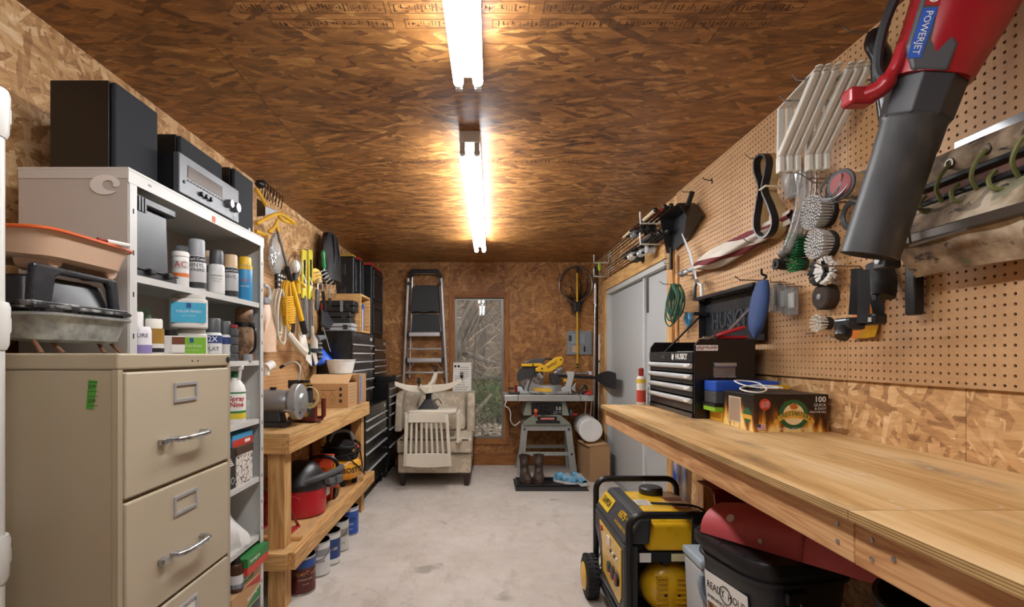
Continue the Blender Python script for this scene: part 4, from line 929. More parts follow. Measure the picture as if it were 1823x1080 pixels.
# ---- beige four-drawer file cabinet
CAB = mat('ab9f86', .42, 0, .05, 3); CABD = mat('b8ad95', .42, 0, .05, 3); xF, y0, y1, zT = -.7536, 1.037, 1.494, 1.324
t = thing('file_cabinet', 'beige four-drawer steel file cabinet with chrome handles', 'file cabinet', (-1.08, 1.265, 0), world=True)
G().box(-1.42, xF - .012, y0 + .002, y1 - .002, 0, zT - .034).obj('case', CAB, t, bevel=.004)
G().box(-1.424, xF, y0, y1, zT - .034, zT).obj('top', CAB, t, bevel=.004)
G().box(xF - .012, xF, y0, y0 + .014, .02, zT - .034).box(xF - .012, xF, y1 - .016, y1, .02, zT - .034).obj('face_frame', CAB, t)
for i in range(4):
    za = 1.284 - i * .2745; zb = za - .266
    dw = G().box(xF - .012, xF + .004, y0 + .017, y1 - .019, zb, za).obj('drawer', CABD, t, bevel=.004)
    zh = za - .164; hy0, hy1 = 1.198, 1.338
    G().tube([(xF + .003, hy0 + .008, zh), (xF + .022, hy0 + .010, zh), (xF + .030, hy0 + .016, zh), (xF + .034, hy0 + .028, zh), (xF + .036, (hy0 + hy1) / 2, zh), (xF + .034, hy1 - .028, zh), (xF + .030, hy1 - .016, zh), (xF + .022, hy1 - .010, zh), (xF + .003, hy1 - .008, zh)], .007, 10).obj('handle', STEEL, dw, smooth=True)
    G().box(xF + .004, xF + .018, 1.155, 1.182, zh - .008, zh + .007).obj('latch', STEEL, dw, bevel=.003)
    lz0, lz1 = za - .078, za - .031; ly0, ly1 = 1.215, 1.312; w = .007
    G().box(xF + .004, xF + .008, ly0, ly1, lz0, lz0 + w).box(xF + .004, xF + .008, ly0, ly1, lz1 - w, lz1).box(xF + .004, xF + .008, ly0, ly0 + w, lz0 + w, lz1 - w).box(xF + .004, xF + .008, ly1 - w, ly1, lz0 + w, lz1 - w).obj('label_holder', mat('b3b5b7', .35, .4), dw)
    if i == 2: G().box(xF + .004, xF + .005, ly0 + w, ly1 - w, lz0 + w, lz1 - w).obj('label_card', PAPER, dw)
G().cyl((xF, 1.478, zT - .017), (xF + .003, 1.478, zT - .017), .0085, n=16).obj('lock', BLACK, t)
for yy in (1.30, 1.325): G().cyl((xF, yy, zT - .019), (xF + .001, yy, zT - .019), .0022, n=8).obj('screw_hole', BLACKM, t)
s0 = at(152, 727, y0); s1 = at(172, 676, y0)
stk = G().hexa([(s0.x, y0 + .001, s0.z), (s1.x - .008, y0 + .001, s0.z - .002), (s1.x - .008, y0 + .003, s0.z - .002), (s0.x, y0 + .003, s0.z)], [(s0.x + .006, y0 + .001, s1.z), (s1.x, y0 + .001, s1.z - .002), (s1.x, y0 + .003, s1.z - .002), (s0.x + .006, y0 + .003, s1.z)]).obj('price_sticker', mat('4e9b35', .6), t)
for k in (0.76, 0.26): text('259', .011, INK, stk, (s0.x + .004, y0 + .0006, s0.z + (s1.z - s0.z) * k), ext=.0001)
for k in (0.92, .60, .42, .1): text('LOT NO SALE', .0035, INK, stk, (s0.x + .0035, y0 + .0006, s0.z + (s1.z - s0.z) * k), ext=.0001)
# ---- stack of paint trays on the cabinet
def tray(name, label, m, cx, cy, z, L=.40, Wd=.29, deep=.075, shallow=.02, flip=False, tilt=0.0, rimm=None, cut=False):
    t = thing(name, label, 'paint tray', (cx, cy, z), rot=(0, tilt, 0))
    n = 40; se = lambda a, e: math.copysign(abs(math.cos(a)) ** e, math.cos(a))
    def ring(sx, sy, zf):
        out = []
        for k in range(n):
            a = 2 * PI * k / n; x = L / 2 * sx * se(a, .28); y = Wd / 2 * sy * math.copysign(abs(math.sin(a)) ** .28, math.sin(a)); out.append((x, y, zf(x)))
        return out
    dep = lambda x: shallow + (deep - shallow) * min(1, max(0, .5 + x / L * 1.25))
    sg = -1 if flip else 1; base = deep if not flip else 0.0
    rings = [ring(1.04, 1.06, lambda x: base), ring(1.0, 1.0, lambda x: base), ring(.93, .90, lambda x: base - sg * dep(x) * .9), ring(.86, .82, lambda x: base - sg * dep(x)), ring(.2, .2, lambda x: base - sg * dep(x) * 1.0)]
    vs = [p for r in rings for p in r]; fs = []
    for i in range(len(rings) - 1):
        for k in range(n): fs.append((i * n + k, i * n + (k + 1) % n, (i + 1) * n + (k + 1) % n, (i + 1) * n + k))
    fs.append(tuple((len(rings) - 1) * n + k for k in range(n)))
    o = G().add(vs, fs).obj('pan', m, t, smooth=True); md = o.modifiers.new('thick', 'SOLIDIFY'); md.thickness = .0025
    G().tube(ring(1.04, 1.06, lambda x: base), .0045, 6, closed=True).obj('rim', rimm or m, t, smooth=True)
    return t
GALV = blotch('galvanised', ['777a78', '989b98', 'b4b6b2'], 30, .45); GALV.node_tree.nodes['Principled BSDF'].inputs['Metallic'].default_value = .6
PAINTED = blotch('painty_black', ['16171a', '1c1d20', '25262a', 'c9c9c6'], 13, .35, detail=6)
cxT, cyT, xE = -1.205, 1.275, -.985
t = tray('paint_tray', 'galvanised metal paint tray on rusty legs at the bottom of the tray stack', GALV, cxT, cyT, 1.352, deep=.062, shallow=.03, L=.44)
for y in (-.10, .09):
    G().tube([(.20, y - .03, -.027), (.17, y - .02, .008), (.17, y + .02, .008), (.20, y + .03, -.027)], .005, 6).obj('leg', mat('6d4a30', .8), t)
    G().tube([(-.16, y - .03, -.027), (-.17, y - .02, .008), (-.17, y + .02, .008), (-.16, y + .03, -.027)], .005, 6).obj('leg', mat('6d4a30', .8), t)
tray('paint_tray', 'flat black paint tray spattered with white, second in the tray stack', PAINTED, cxT, cyT, 1.400, deep=.03, shallow=.02, L=.44)
t = tray('paint_tray', 'black paint tray turned upside down with wide cut-out legs', mat('1a1b1e', .3, 0, .3), cxT - .02, cyT - .005, 1.438, deep=.07, shallow=.05, flip=True, L=.40)
z1 = .098
G().prism([(-.145, .004), (-.085, .004), (-.075, .066), (-.06, .074), (.085, .074), (.095, .06), (.105, .004), (.135, .004), (.125, .088), (-.135, .092)], 'x', .195, .212).obj('end_bracket', mat('22242a', .28, 0, .4), t, bevel=.006)
G().box(.18, .222, -.15, .15, -.006, .006).obj('end_flange', PAINTED, t, bevel=.003)
BEI = mat('c9a98f', .4, 0, .05)
t = tray('paint_tray', 'beige plastic paint tray with an orange rim on top of the tray stack', BEI, cxT, cyT, 1.545, deep=.062, shallow=.03, rimm=mat('d2602a', .4), L=.44, Wd=.30)
for y in (-.075, .105): G().prism([(y - .03, .03), (y + .03, .03), (y + .024, -.01), (y, -.026), (y - .02, -.012)], 'x', .10, .185).obj('foot', BEI, t, bevel=.008)
t = thing('marker_pen', 'white marker pen lying on the orange tray rim', 'pen', (-.98, 1.35, 1.607), world=True)
G().cyl((-.99, 1.29, 1.616), (-.982, 1.312, 1.616), .005, n=8).obj('cap', REDD, t); G().cyl((-.982, 1.312, 1.616), (-.962, 1.365, 1.616), .0055, n=8).obj('barrel', WHITE, t, smooth=True)
# ---- steel shelving unit
SF, SB, SY0, SY1, ST = -1.061, -1.385, 1.50, 2.415, 1.878
t = thing('shelving_unit', 'pale grey steel shelving unit with closed sides full of paint and cans', 'shelving', ((SF + SB) / 2, (SY0 + SY1) / 2, 0), world=True)
SH = [1.565, 1.295, 1.022, .750, .476, .205]
SIDE = mat('b4b0aa', .42, 0, .08, 5)
sp = G().box(SB, SF, SY0, SY0 + .004, 0, ST - .008).obj('side_panel', SIDE, t)
G().box(SB, SF, SY1 - .004, SY1, 0, ST - .008).obj('side_panel', SHELFP, t)
G().box(SB, SB + .003, SY0 + .004, SY1 - .004, 0, ST - .008).obj('back_panel', SIDE, t)
G().box(SB - .002, SF + .004, SY0 - .002, SY1 + .002, ST - .008, ST).box(SF, SF + .004, SY0 - .002, SY1 + .002, ST - .045, ST - .008).box(SB, SF, SY0 - .002, SY0, ST - .034, ST - .008).obj('top_cap', SHELFP, t, bevel=.0015)
for z in SH: G().box(SB + .004, SF - .003, SY0 + .005, SY1 - .005, z - .004, z).box(SF - .006, SF - .002, SY0 + .038, SY1 - .038, z - .022, z - .004).obj('shelf', SHELFP, t)
for yy, s in ((SY0, 1), (SY1, -1)):
    ya, yb = sorted((yy + s * .0045, yy + s * .036))
    po = G().box(SF, SF + .003, ya, yb, 0, ST - .045).box(SF - .035, SF, ya if s > 0 else yb - .003, ya + .003 if s > 0 else yb, 0, ST - .045).obj('post', SHELFP, t)
    for k in range(14): G().box(SF + .003, SF + .0034, (ya + yb) / 2 - .003, (ya + yb) / 2 + .003, .12 + k * .125, .135 + k * .125).obj('slot', BLACKM, po)
    G().box(SB + .003, SB + .036, ya, ya + .003, 0, ST - .045).obj('post', SHELFP, t)
# white wave emblem on the side
e0 = at(188, 329, SY0); R = 27 * SY0 / F
out_ = [(e0.x + R * math.cos(a), e0.z + .66 * R * math.sin(a)) for a in [math.radians(q) for q in range(10, 321, 10)]]
pts = out_ + [(e0.x + R * a, e0.z + R * b) for a, b in ((.45, -.42), (.15, -.36), (-.1, -.2), (-.2, .0), (-.1, .2), (.15, .3), (.4, .26), (.55, .1), (.52, -.06), (.62, -.16), (.85, -.14), (.97, -.0))]
G().prism(pts, 'y', SY0 - .003, SY0 - .0024).obj('emblem', mat('dcdad6', .5, 0, 0), sp)
G().box(SF + .004, SF + .0044, 1.585, 1.60, ST - .028, ST - .021).obj('badge', GREY, t)
G().box(SF + .004, SF + .0044, 1.955, 1.98, ST - .04, ST - .018).obj('orange_sticker', mat('d06a3c', .6), t)
# ---- hi-fi on top of the shelves
def speaker(label, x0, x1, y0, y1, h, flat=False):
    t = thing('loudspeaker', label, 'speaker', ((x0 + x1) / 2, (y0 + y1) / 2, ST), world=True)
    G().box(x0, x1 - .02, y0, y1, ST, ST + h).obj('cabinet', mat('14120f', .4, 0, .2), t, bevel=.002)
    G().box(x1 - .018, x1, y0 + .003, y1 - .003, ST + .004, ST + h - .003).obj('grille', mat('1d2127', .85, 0, .15, 90, bump=.1), t, bevel=.006)
    G().box(x1, x1 + .001, y1 - .05, y1 - .035, ST + .018, ST + .036).obj('badge', LGREY, t)
speaker('larger black loudspeaker nearest the paint trays on top of the shelving', -1.335, -1.135, 1.55, 1.757, .285)
speaker('smaller black loudspeaker on the shelving top beyond the receiver', -1.29, -1.105, 2.225, 2.41, .27)
t = thing('av_receiver', 'silver-fronted stereo receiver with two round knobs on the shelving top', 'receiver', (-1.2, 2.0, ST), world=True)
rx, ry0, ry1, rz0, rz1 = -1.075, 1.775, 2.205, ST + .016, ST + .158
G().box(-1.36, rx - .022, ry0 + .006, ry1 - .006, rz0, rz1 - .008).obj('case', BLACK, t, bevel=.002)
fp = G().box(rx - .022, rx, ry0, ry1, rz0, rz1).obj('front_panel', mat('55575a', .4, .3, .04, 50), t, bevel=.003)
G().box(rx, rx + .0015, ry0 + .05, ry1 - .14, rz1 - .075, rz1 - .03).obj('display', mat('3b332c', .12), fp)
for yy, r in ((ry1 - .095, .017), (ry1 - .04, .021)): G().lathe([(r, 0), (r, .012), (r * .92, .02), (0, .02)], (rx, yy, rz0 + .058), (1, 0, 0)).obj('knob', mat('8d8e90', .3, .8), fp, smooth=True)
for k in range(3): G().lathe([(.009, 0), (.009, .012), (0, .012)], (rx, ry0 + .135 + k * .032, rz0 + .034), (1, 0, 0)).obj('small_knob', BLACK, fp, smooth=True)
for k in range(14): G().box(rx, rx + .003, ry0 + .05 + k * .021, ry0 + .062 + k * .021, rz0 + .056, rz0 + .06).obj('button', BLACK, fp)
G().cyl((rx, ry0 + .03, rz0 + .045), (rx + .004, ry0 + .03, rz0 + .045), .006, n=10).obj('jack', DGREY, fp)
G().box(rx, rx + .001, ry1 - .05, ry1 - .02, rz0 + .008, rz0 + .02).obj('badge', BLACK, fp)
for yy in (ry0 + .05, ry1 - .05):
    for xx in (-1.33, -1.12): G().cyl((xx, yy, ST), (xx, yy, rz0), .02, n=12).obj('foot', BLACK, t)
t = thing('centre_speaker', 'low black centre loudspeaker lying on the silver receiver', 'speaker', (-1.2, 2.0, rz1 - .008), world=True)
G().box(-1.33, -1.14, 1.86, 2.16, rz1 - .008, rz1 + .098).obj('cabinet', mat('121110', .4, 0, .2), t, bevel=.002); G().box(-1.14, -1.122, 1.863, 2.157, rz1 - .004, rz1 + .094).obj('grille', mat('1f2328', .85, 0, .15, 90), t, bevel=.005)
# ---- cans and bottles on the shelves
def can(name, label, px, z, h, r, x=-1.105, cap='808386', caph=.0, body='dfe0dd', bands=(), txt=(), capr=.86, cat='spray can', metal=0, group=None, tz=0.0):
    d = x * F / (px - CX); o = V((x, d, z)); t = thing(name, label, cat, o, world=True, group=group)
    hb = h - caph; a0 = math.atan2(-d, -x)
    G().lathe([(r * .94, 0), (r, .004), (r, hb - .012), (r * .9, hb - .004), (r * .8, hb)], o).obj('body', mat(body, .35, metal), t, smooth=True)
    if caph: G().lathe([(r * capr, hb - .006), (r * capr, h - .006), (r * capr * .9, h), (0, h)], o).obj('cap', mat(cap, .4), t, smooth=True)
    for (a, b, c) in bands: G().lathe([(r + .0004, a * hb), (r + .0004, b * hb)], o).obj('label', mat(c, .5), t, smooth=True)
    for (s, zz, sz, c) in txt: text(s, sz, mat(c, .5, 0, 0), t, o, align='CENTER', wrap=(o + V((0, 0, zz * hb)), r + .0008, a0 + tz), ext=.0002)
    return t
z1 = SH[0]
t = thing('storage_bin', 'black plastic storage bin standing on end on the top shelf', 'bin', (-1.2, 1.62, z1), world=True)
G().hexa([(-1.36, 1.545, z1 + .02), (-1.085, 1.545, z1 + .02), (-1.085, 1.735, z1 + .02), (-1.36, 1.735, z1 + .02)], [(-1.36, 1.55, z1 + .225), (-1.085, 1.55, z1 + .225), (-1.085, 1.725, z1 + .225), (-1.36, 1.725, z1 + .225)]).obj('body', mat('3d3f43', .35, 0, .15), t, bevel=.008)
G().box(-1.365, -1.07, 1.54, 1.755, z1 + .001, z1 + .02).box(-1.365, -1.066, 1.538, 1.76, z1 + .021, z1 + .026).obj('rim', BLACK, t, bevel=.004)
G().box(-1.365, -1.07, 1.54, 1.75, z1 + .225, z1 + .255).obj('lid', BLACK, t, bevel=.006)
for k in range(3): G().box(-1.07, -1.062, 1.55 + k * .014, 1.558 + k * .014, z1 + .2, z1 + .245).obj('rib', BLACK, t)
for k in (0, 1): G().box(-1.085, -1.058, 1.60 + k * .09, 1.63 + k * .09, z1 + .012, z1 + .03).obj('lug', BLACK, t, bevel=.004)
can('caulk_tub', 'white tub with red and orange label beside the black storage bin', 321.5, z1, .125, .027, bands=((.55, .8, 'c9c9c6'), (.3, .42, 'd9743a')), txt=(('AC', .68, .03, 'b02020'),), cap='e6e4de', caph=.012, capr=1.04, cat='tub', x=-1.095)
can('spray_can', 'grey-capped spray can behind the white tub', 325, z1, .172, .031, x=-1.165, cap='7d8083', caph=.05, body='cfd0cd')
can('spray_can', 'light grey vinyl and fabric spray can with a grey cap', 350, z1, .192, .033, x=-1.095, cap='9b9fa3', caph=.062, body='c3c5c5', bands=((.8, .96, '26262a'), (.05, .22, '2b2b2e')), txt=(('Dupli-Color', .88, .014, 'e8e8e8'), ('VINYL', .7, .02, '2b2b2b'), ('& FABRIC', .57, .016, '2b2b2b')))
can('spray_can', 'tan-capped spray can half hidden behind the vinyl spray', 370.5, z1, .185, .030, x=-1.15, cap='c8ab86', caph=.05, body='b9b9b6', bands=((.7, .9, '2a2a2c'),))
can('spray_can', 'white spray can with a tall charcoal cap', 385.5, z1, .178, .030, x=-1.09, cap='46484b', caph=.055, body='cfd0d0', bands=((.05, .75, 'dadad8'),), txt=(('WARNING', .6, .01, '555555'), ('contents under', .5, .007, '777777'), ('pressure', .42, .007, '777777')))
can('spray_can', 'slim can with a red cap behind the charcoal-capped can', 399, z1, .19, .026, x=-1.16, cap='b02a28', caph=.03, body='39394a')
can('spray_can', 'grey vinyl spray can with a tan cap', 410.5, z1, .185, .031, x=-1.095, cap='cbae88', caph=.052, body='b4b5b4', bands=((.8, .95, '242427'), (.04, .22, '242427')), txt=(('Dupli-Color', .87, .013, 'e8e8e8'), ('VINYL', .66, .018, '2b2b2b')))
can('spray_can', 'bright blue spray can with a yellow cap', 436, z1, .20, .0315, x=-1.095, cap='e2b624', caph=.035, body='3a8fc4', bands=((.86, .97, 'd8b02a'),), txt=(('PLUS', .55, .018, 'd64a2a'), ('lubricant', .4, .01, 'f0f0e8')))
z2 = SH[1]
def tub(label, px, x, z, w, h, lab, lid='c8c8c2', neck=True):
    d = x * F / (px - CX); o = V((x, d, z)); t = thing('paint_tub', label, 'paint tub', o, world=True); a = math.atan2(-d, -x)
    G(Matrix.Translation(o) @ Matrix.Rotation(a, 4, 'Z')).prism([(w * .5 * math.copysign(abs(math.cos(q)) ** .45, math.cos(q)), w * .5 * math.copysign(abs(math.sin(q)) ** .45, math.sin(q))) for q in [2 * PI * k / 28 for k in range(28)]], 'z', 0, h * .86).obj('body', mat('dcdad3', .4), t, bevel=.006, smooth=True)
    G().lathe([(w * .42, h * .85), (w * .44, h * .88), (w * .44, h * .98), (w * .40, h), (0, h)], o).obj('lid', mat(lid, .45), t, smooth=True)
    m = Matrix.Translation(o) @ Matrix.Rotation(a, 4, 'Z')
    lb = G(m).box(w * .5, w * .5 + .001, -w * .44, w * .44, h * .16, h * .74).obj('label', mat(lab, .5), t)
    G(m).box(w * .5 + .001, w * .5 + .0016, -w * .06, w * .06, h * .58, h * .72).obj('emblem', mat('1d4d8c', .5), lb)
    u = m.to_3x3() @ V((0, 1, 0)); text('COLOR FINISH', .012, WHITE, lb, m @ V((w * .5 + .0012, 0, h * .48)), xd=u, align='CENTER', fit=w * .62); text('interior wall paint', .006, WHITE, lb, m @ V((w * .5 + .0012, 0, h * .36)), xd=u, align='CENTER')
tub('square white paint tub with a sky-blue label stacked on the lime-labelled tub', 336, -1.10, z2 + .1225, .125, .125, '3fa9cc')
tub('square white paint tub with a lime-green label under the blue-labelled tub', 341, -1.10, z2, .105, .122, '7cb82f')
can('spray_can', 'white spray can with lavender flowers on its label', 251, z2, .115, .029, x=-1.09, cap='f0efec', caph=.0, body='e6e5ea', bands=((.1, .5, '8d80b5'),), txt=(('PURE', .75, .018, '4a3f6a'),))
can('air_freshener', 'slim white air freshener can beside the shelf post', 243, z2, .165, .022, x=-1.13, cap='f2f1ee', caph=.07, body='4d9a52', cat='spray can')
can('spray_can', 'short brown-capped can behind the lavender spray', 263, z2, .145, .026, x=-1.15, cap='5b4a40', caph=.035, body='6b5f58')
can('stain_can', 'gold and white can with a white cap', 274, z2, .145, .029, x=-1.10, cap='e6e3da', caph=.03, body='dcd9d2', bands=((.55, .98, '9a7428'), (.3, .42, '1e1d1c')), cat='can')
d = -1.09 * F / (304 - CX); t = thing('solvent_tin', 'rectangular white tin with a black cap and brown corner label', 'tin', (-1.10, d, z2), world=True)
a = math.atan2(-d, 1.09); m = Matrix.Translation((-1.10, d, z2)) @ Matrix.Rotation(a, 4, 'Z')
G(m).box(-.03, .03, -.05, .05, 0, .092).obj('tin', mat('d5d5d2', .35, .3), t, bevel=.003); G(m).cyl((0, .01, .092), (0, .01, .112), .02, n=16).obj('cap', BLACK, t, smooth=True)
lb = G(m).box(.03, .0306, .012, .05, .035, .088).obj('label', mat('e9e7e2', .5), t); G(m).box(.0306, .031, .012, .05, .062, .088).obj('label_top', mat('6a3a1d', .5), lb); G(m).box(.0306, .031, .012, .05, .004, .032).obj('label_foot', mat('3b2c25', .5), lb)
G(m).box(.03, .0304, -.046, .008, .01, .085).obj('print', blotch('speckle_print', ['b9b9b6', 'd9d9d6', 'c9c9c8'], 160, .5), t)
tag(G().beam((-1.185, 1.80, z2 + .002), (-1.19, 1.745, z2 + .19), .05, .004, up=(.5, -1, -.3)).obj('glass_sheet', mat('8fb59c', .2), bevel=.001), 'small green-edged sheet leaning behind the cans', 'sheet')
G_ = G().lathe([(.075, 0), (.078, .16), (.08, .165), (.076, .165), (.074, .01), (0, .01)], (-1.285, 1.62, z2)); tag(G_.obj('stain_pail', mat('8d7a63', .5, .2), smooth=True), 'wide tan pail at the back of the second shelf', 'pail')
can('spray_can', 'white spray can marked FLAT with a dark grey cap', 378.5, z2, .172, .034, x=-1.09, cap='4b4d50', caph=.055, body='d9dad9', bands=((.62, .88, '2a3f78'), (.0, .14, '1f1f22')), txt=(('2X', .75, .03, 'f2f2f2'), ('FLAT', .42, .022, '333333')))
can('spray_can', 'dark-capped spray can beside the FLAT spray', 400, z2, .170, .027, x=-1.115, cap='55575a', caph=.055, body='d3d4d3', bands=((.62, .88, '2a3f78'),))
can('spray_can', 'white-lidded bottle behind the FLAT spray', 388, z2, .185, .025, x=-1.20, cap='d8d2c3', caph=.05, body='3d5a86')
d = -1.09 * F / (414 - CX)
for k in range(3):
    pass
t = thing('stacked_jars', 'smoke-grey stack of small screw-top jars', 'jars', (-1.09, d, z2), world=True)
for k in range(4): G().lathe([(.022, 0), (.0235, .004), (.0235, .028), (.018, .033), (.018, .036), (0, .036)], (-1.09, d, z2 + k * .036)).obj('jar', mat('55585c', .25), t, smooth=True)
G().lathe([(.02, 0), (.02, .012), (0, .012)], (-1.09, d, z2 + .144)).obj('lid', mat('8e2a2a', .4), t, smooth=True)
d = -1.11 * F / (437 - CX); t = thing('thermos', 'camouflage thermos with a black handle and band', 'thermos', (-1.115, d, z2), world=True)
CAMO = blotch('camo_print', ['2a2119', '5d452f', '9a7450', '3b3a2b'], 22, .5)
G().lathe([(.04, 0), (.042, .01), (.042, .15), (.034, .168), (.034, .18)], (-1.115, d, z2)).obj('flask', CAMO, t, smooth=True); G().lathe([(.036, .178), (.038, .19), (.038, .235), (.03, .245), (0, .245)], (-1.115, d, z2)).obj('cup', CAMO, t, smooth=True)
G().lathe([(.043, .155), (.043, .175)], (-1.115, d, z2)).obj('band', BLACK, t, smooth=True); G().tube(bez([(-1.08, d - .02, z2 + .165), (-1.05, d - .035, z2 + .14), (-1.05, d - .035, z2 + .06), (-1.08, d - .02, z2 + .03)], 5), .006, 8).obj('handle', BLACK, t, smooth=True)
G().lathe([(.020, .0), (.020, .03)], (-1.075, d - .055, z2)).obj('nozzle', mat('9a9ea1', .4), t, smooth=True)
# third shelf: spray bottle
z3 = SH[2]; d = -1.105 * F / (419 - CX); o = V((-1.105, d, z3)); t = thing('spray_bottle', 'white trigger spray bottle with red and yellow label', 'bottle', o, world=True)
G().lathe([(.040, 0), (.043, .006), (.043, .14), (.036, .165), (.018, .19), (.015, .20)], o).obj('bottle', mat('ecebe6', .4), t, smooth=True)
G().lathe([(.017, .2), (.017, .225)], o).obj('collar', GREEN, t, smooth=True)
G(Matrix.Translation(o) @ Matrix.Rotation(-.6, 4, 'Z')).prism([(-.03, .225), (.045, .232), (.05, .25), (.02, .272), (-.025, .268), (-.035, .25)], 'y', -.013, .013).obj('trigger_head', mat('e2e2de', .4), t, bevel=.005)
G(Matrix.Translation(o) @ Matrix.Rotation(-.6, 4, 'Z')).beam((.04, 0, .232), (.03, 0, .19), .012, .008).obj('trigger', WHITE, t)
a0 = math.atan2(-d, 1.105)
G().lathe([(.0434, .02), (.0434, .045)], o).obj('label_band', mat('d6c43a', .5), t, smooth=True); G().lathe([(.0434, .045), (.0434, .055)], o).obj('label_band', mat('2d7a46', .5), t, smooth=True); G().lathe([(.0434, .13), (.0434, .137)], o).obj('label_band', mat('2d7a46', .5), t, smooth=True)
for s_, zz in (('Spray', .108), ('Nine', .082)): text(s_, .03, RED, t, o, align='CENTER', wrap=(o + V((0, 0, zz)), .0438, a0 + .15), ext=.0002, bold=.0006)
can('pill_bottle', 'small white bottle behind the spray bottle', 437, z3, .085, .02, x=-1.14, cap='d0d0cc', caph=.02, body='c9cac8', capr=1.0, cat='bottle')
# fourth shelf: boxes
def carton(name, label, x0, x1, y0, y1, z0, z1, m, cat='box'):
    t = thing(name, label, cat, ((x0 + x1) / 2, (y0 + y1) / 2, z0), world=True); G().box(x0, x1, y0, y1, z0, z1).obj('carton', m, t, bevel=.002); return t
z4 = SH[3]
def swirl():
    t = NT('swirl_print'); wv = t.n('ShaderNodeTexVoronoi', feature='DISTANCE_TO_EDGE', i_Scale=38.0)
    nz = t.n('ShaderNodeTexNoise', i_Scale=30.0); ad = t.n('ShaderNodeVectorMath', operation='MULTIPLY_ADD'); t.l(t.coord(), nz.inputs[0]); t.l(nz.outputs['Color'], ad.inputs[0]); ad.inputs[1].default_value = (.05, .05, .05); t.l(t.coord(), ad.inputs[2]); t.l(ad.outputs[0], wv.inputs['Vector'])
    t.l(t.mix(t.math('LESS_THAN', wv.outputs['Distance'], .05), 'dcd8d0', '5b4438'), t.b.inputs['Base Color']); t.b.inputs['Roughness'].default_value = .6; return t.m
b = carton('photo_box', 'white storage box with brown swirl pattern on the shelf', -1.33, -1.075, 2.185, 2.335, z4, z4 + .135, swirl()); G().box(-1.335, -1.072, 2.18, 2.34, z4 + .135, z4 + .17).obj('lid', mat('4a3326', .5), b, bevel=.002)
b = carton('black_carton', 'black product carton with white bars beside the swirl box', -1.33, -1.075, 2.0, 2.178, z4, z4 + .168, mat('232426', .5))
for k in range(6): G().box(-1.075, -1.0744, 2.09, 2.16 - k * .008, z4 + .10 + k * .009, z4 + .105 + k * .009).obj('bar_print', PAPER, b)
for yy in (2.11, 2.15): G().tube(arc((-1.0745, yy, z4 + .035), .013, 0, 2 * PI, 16, (0, 1, 0), (0, 0, 1))[:-1], .002, 4, closed=True).obj('ring_print', LGREY, b)
b = carton('garment_box', 'blue and red flat carton lying on the swirl box', -1.33, -1.085, 2.17, 2.36, z4 + .17, z4 + .225, mat('3f94c4', .5)); G().box(-1.085, -1.0844, 2.17, 2.36, z4 + .17, z4 + .2).obj('red_stripe', mat('c23a2a', .5), b); G().box(-1.0844, -1.084, 2.28, 2.33, z4 + .178, z4 + .192).obj('badge', PAPER, b)
carton('red_carton', 'red flat carton on the black product carton', -1.33, -1.09, 2.02, 2.16, z4 + .168, z4 + .2, mat('a32d25', .5))
# fifth shelf: crumpled white bag
z5 = SH[4]; rs = random.Random(5)
def bagf(u, v):
    a = 2 * PI * v; h = u; r = (.13 * (1 - .78 * h ** 1.4)) * (1 + .13 * math.sin(3 * a + 5 * h) + .07 * math.sin(7 * a - 9 * h)); return (-1.20 + r * 1.0 * math.cos(a), 2.22 - .03 * h + r * 1.2 * math.sin(a), z5 + .225 * h)
g = G().sheet(bagf, 10, 26); tag(g.obj('plastic_bag', mat('dfe0de', .45, 0, .03, 40, bump=.3), smooth=True), 'crumpled white plastic bag on the lower shelf', 'bag')
# sixth shelf: ammunition cartons, bottle
z6 = SH[5]; GRN = mat('2f7a3d', .5)
b = carton('brown_carton', 'brown carton with red and green corner print on the lowest shelf', -1.34, -1.05, 2.09, 2.36, z6, z6 + .1, CARD)
G().prism([(2.2, z6 + .1), (2.36, z6 + .06), (2.36, z6 + .1)], 'x', -1.05, -1.0494).obj('red_print', RED, b); G().prism([(2.2, z6), (2.36, z6 + .05), (2.36, z6), (2.3, z6)], 'x', -1.05, -1.0494).obj('green_print', GRN, b)
text('Remington', .03, PAPER, b, (-1.049, 2.23, z6 + .03), xd=(0, 1, .2), yd=(0, -.2, 1), ext=.0002)
b = carton('ammo_carton', 'green and tan carton under the green and red one', -1.33, -1.055, 2.16, 2.37, z6 + .1, z6 + .155, mat('c0a57e', .6)); G().box(-1.055, -1.0544, 2.16, 2.30, z6 + .115, z6 + .155).obj('green_panel', GRN, b)
text('Remington', .026, PAPER, b, (-1.0538, 2.17, z6 + .135), xd=(0, 1, 0), ext=.0002)
b = carton('ammo_carton', 'green and red carton on top of the green and tan one', -1.33, -1.03, 2.19, 2.40, z6 + .155, z6 + .23, mat('c23b2c', .5)); G().box(-1.332, -1.0285, 2.188, 2.402, z6 + .192, z6 + .231).obj('green_lid', GRN, b); text('Remington', .022, PAPER, b, (-1.0282, 2.21, z6 + .212), xd=(0, 1, 0), ext=.0002)
can('brown_bottle', 'amber bottle with a blue and white label on the lowest shelf', 420, z6 + .1, .145, .03, x=-1.075, cap='1d1b1a', caph=.025, body='4a2a18', bands=((.15, .62, 'd5d9dd'), (.15, .3, '2c5f9c')), capr=.6, cat='bottle')
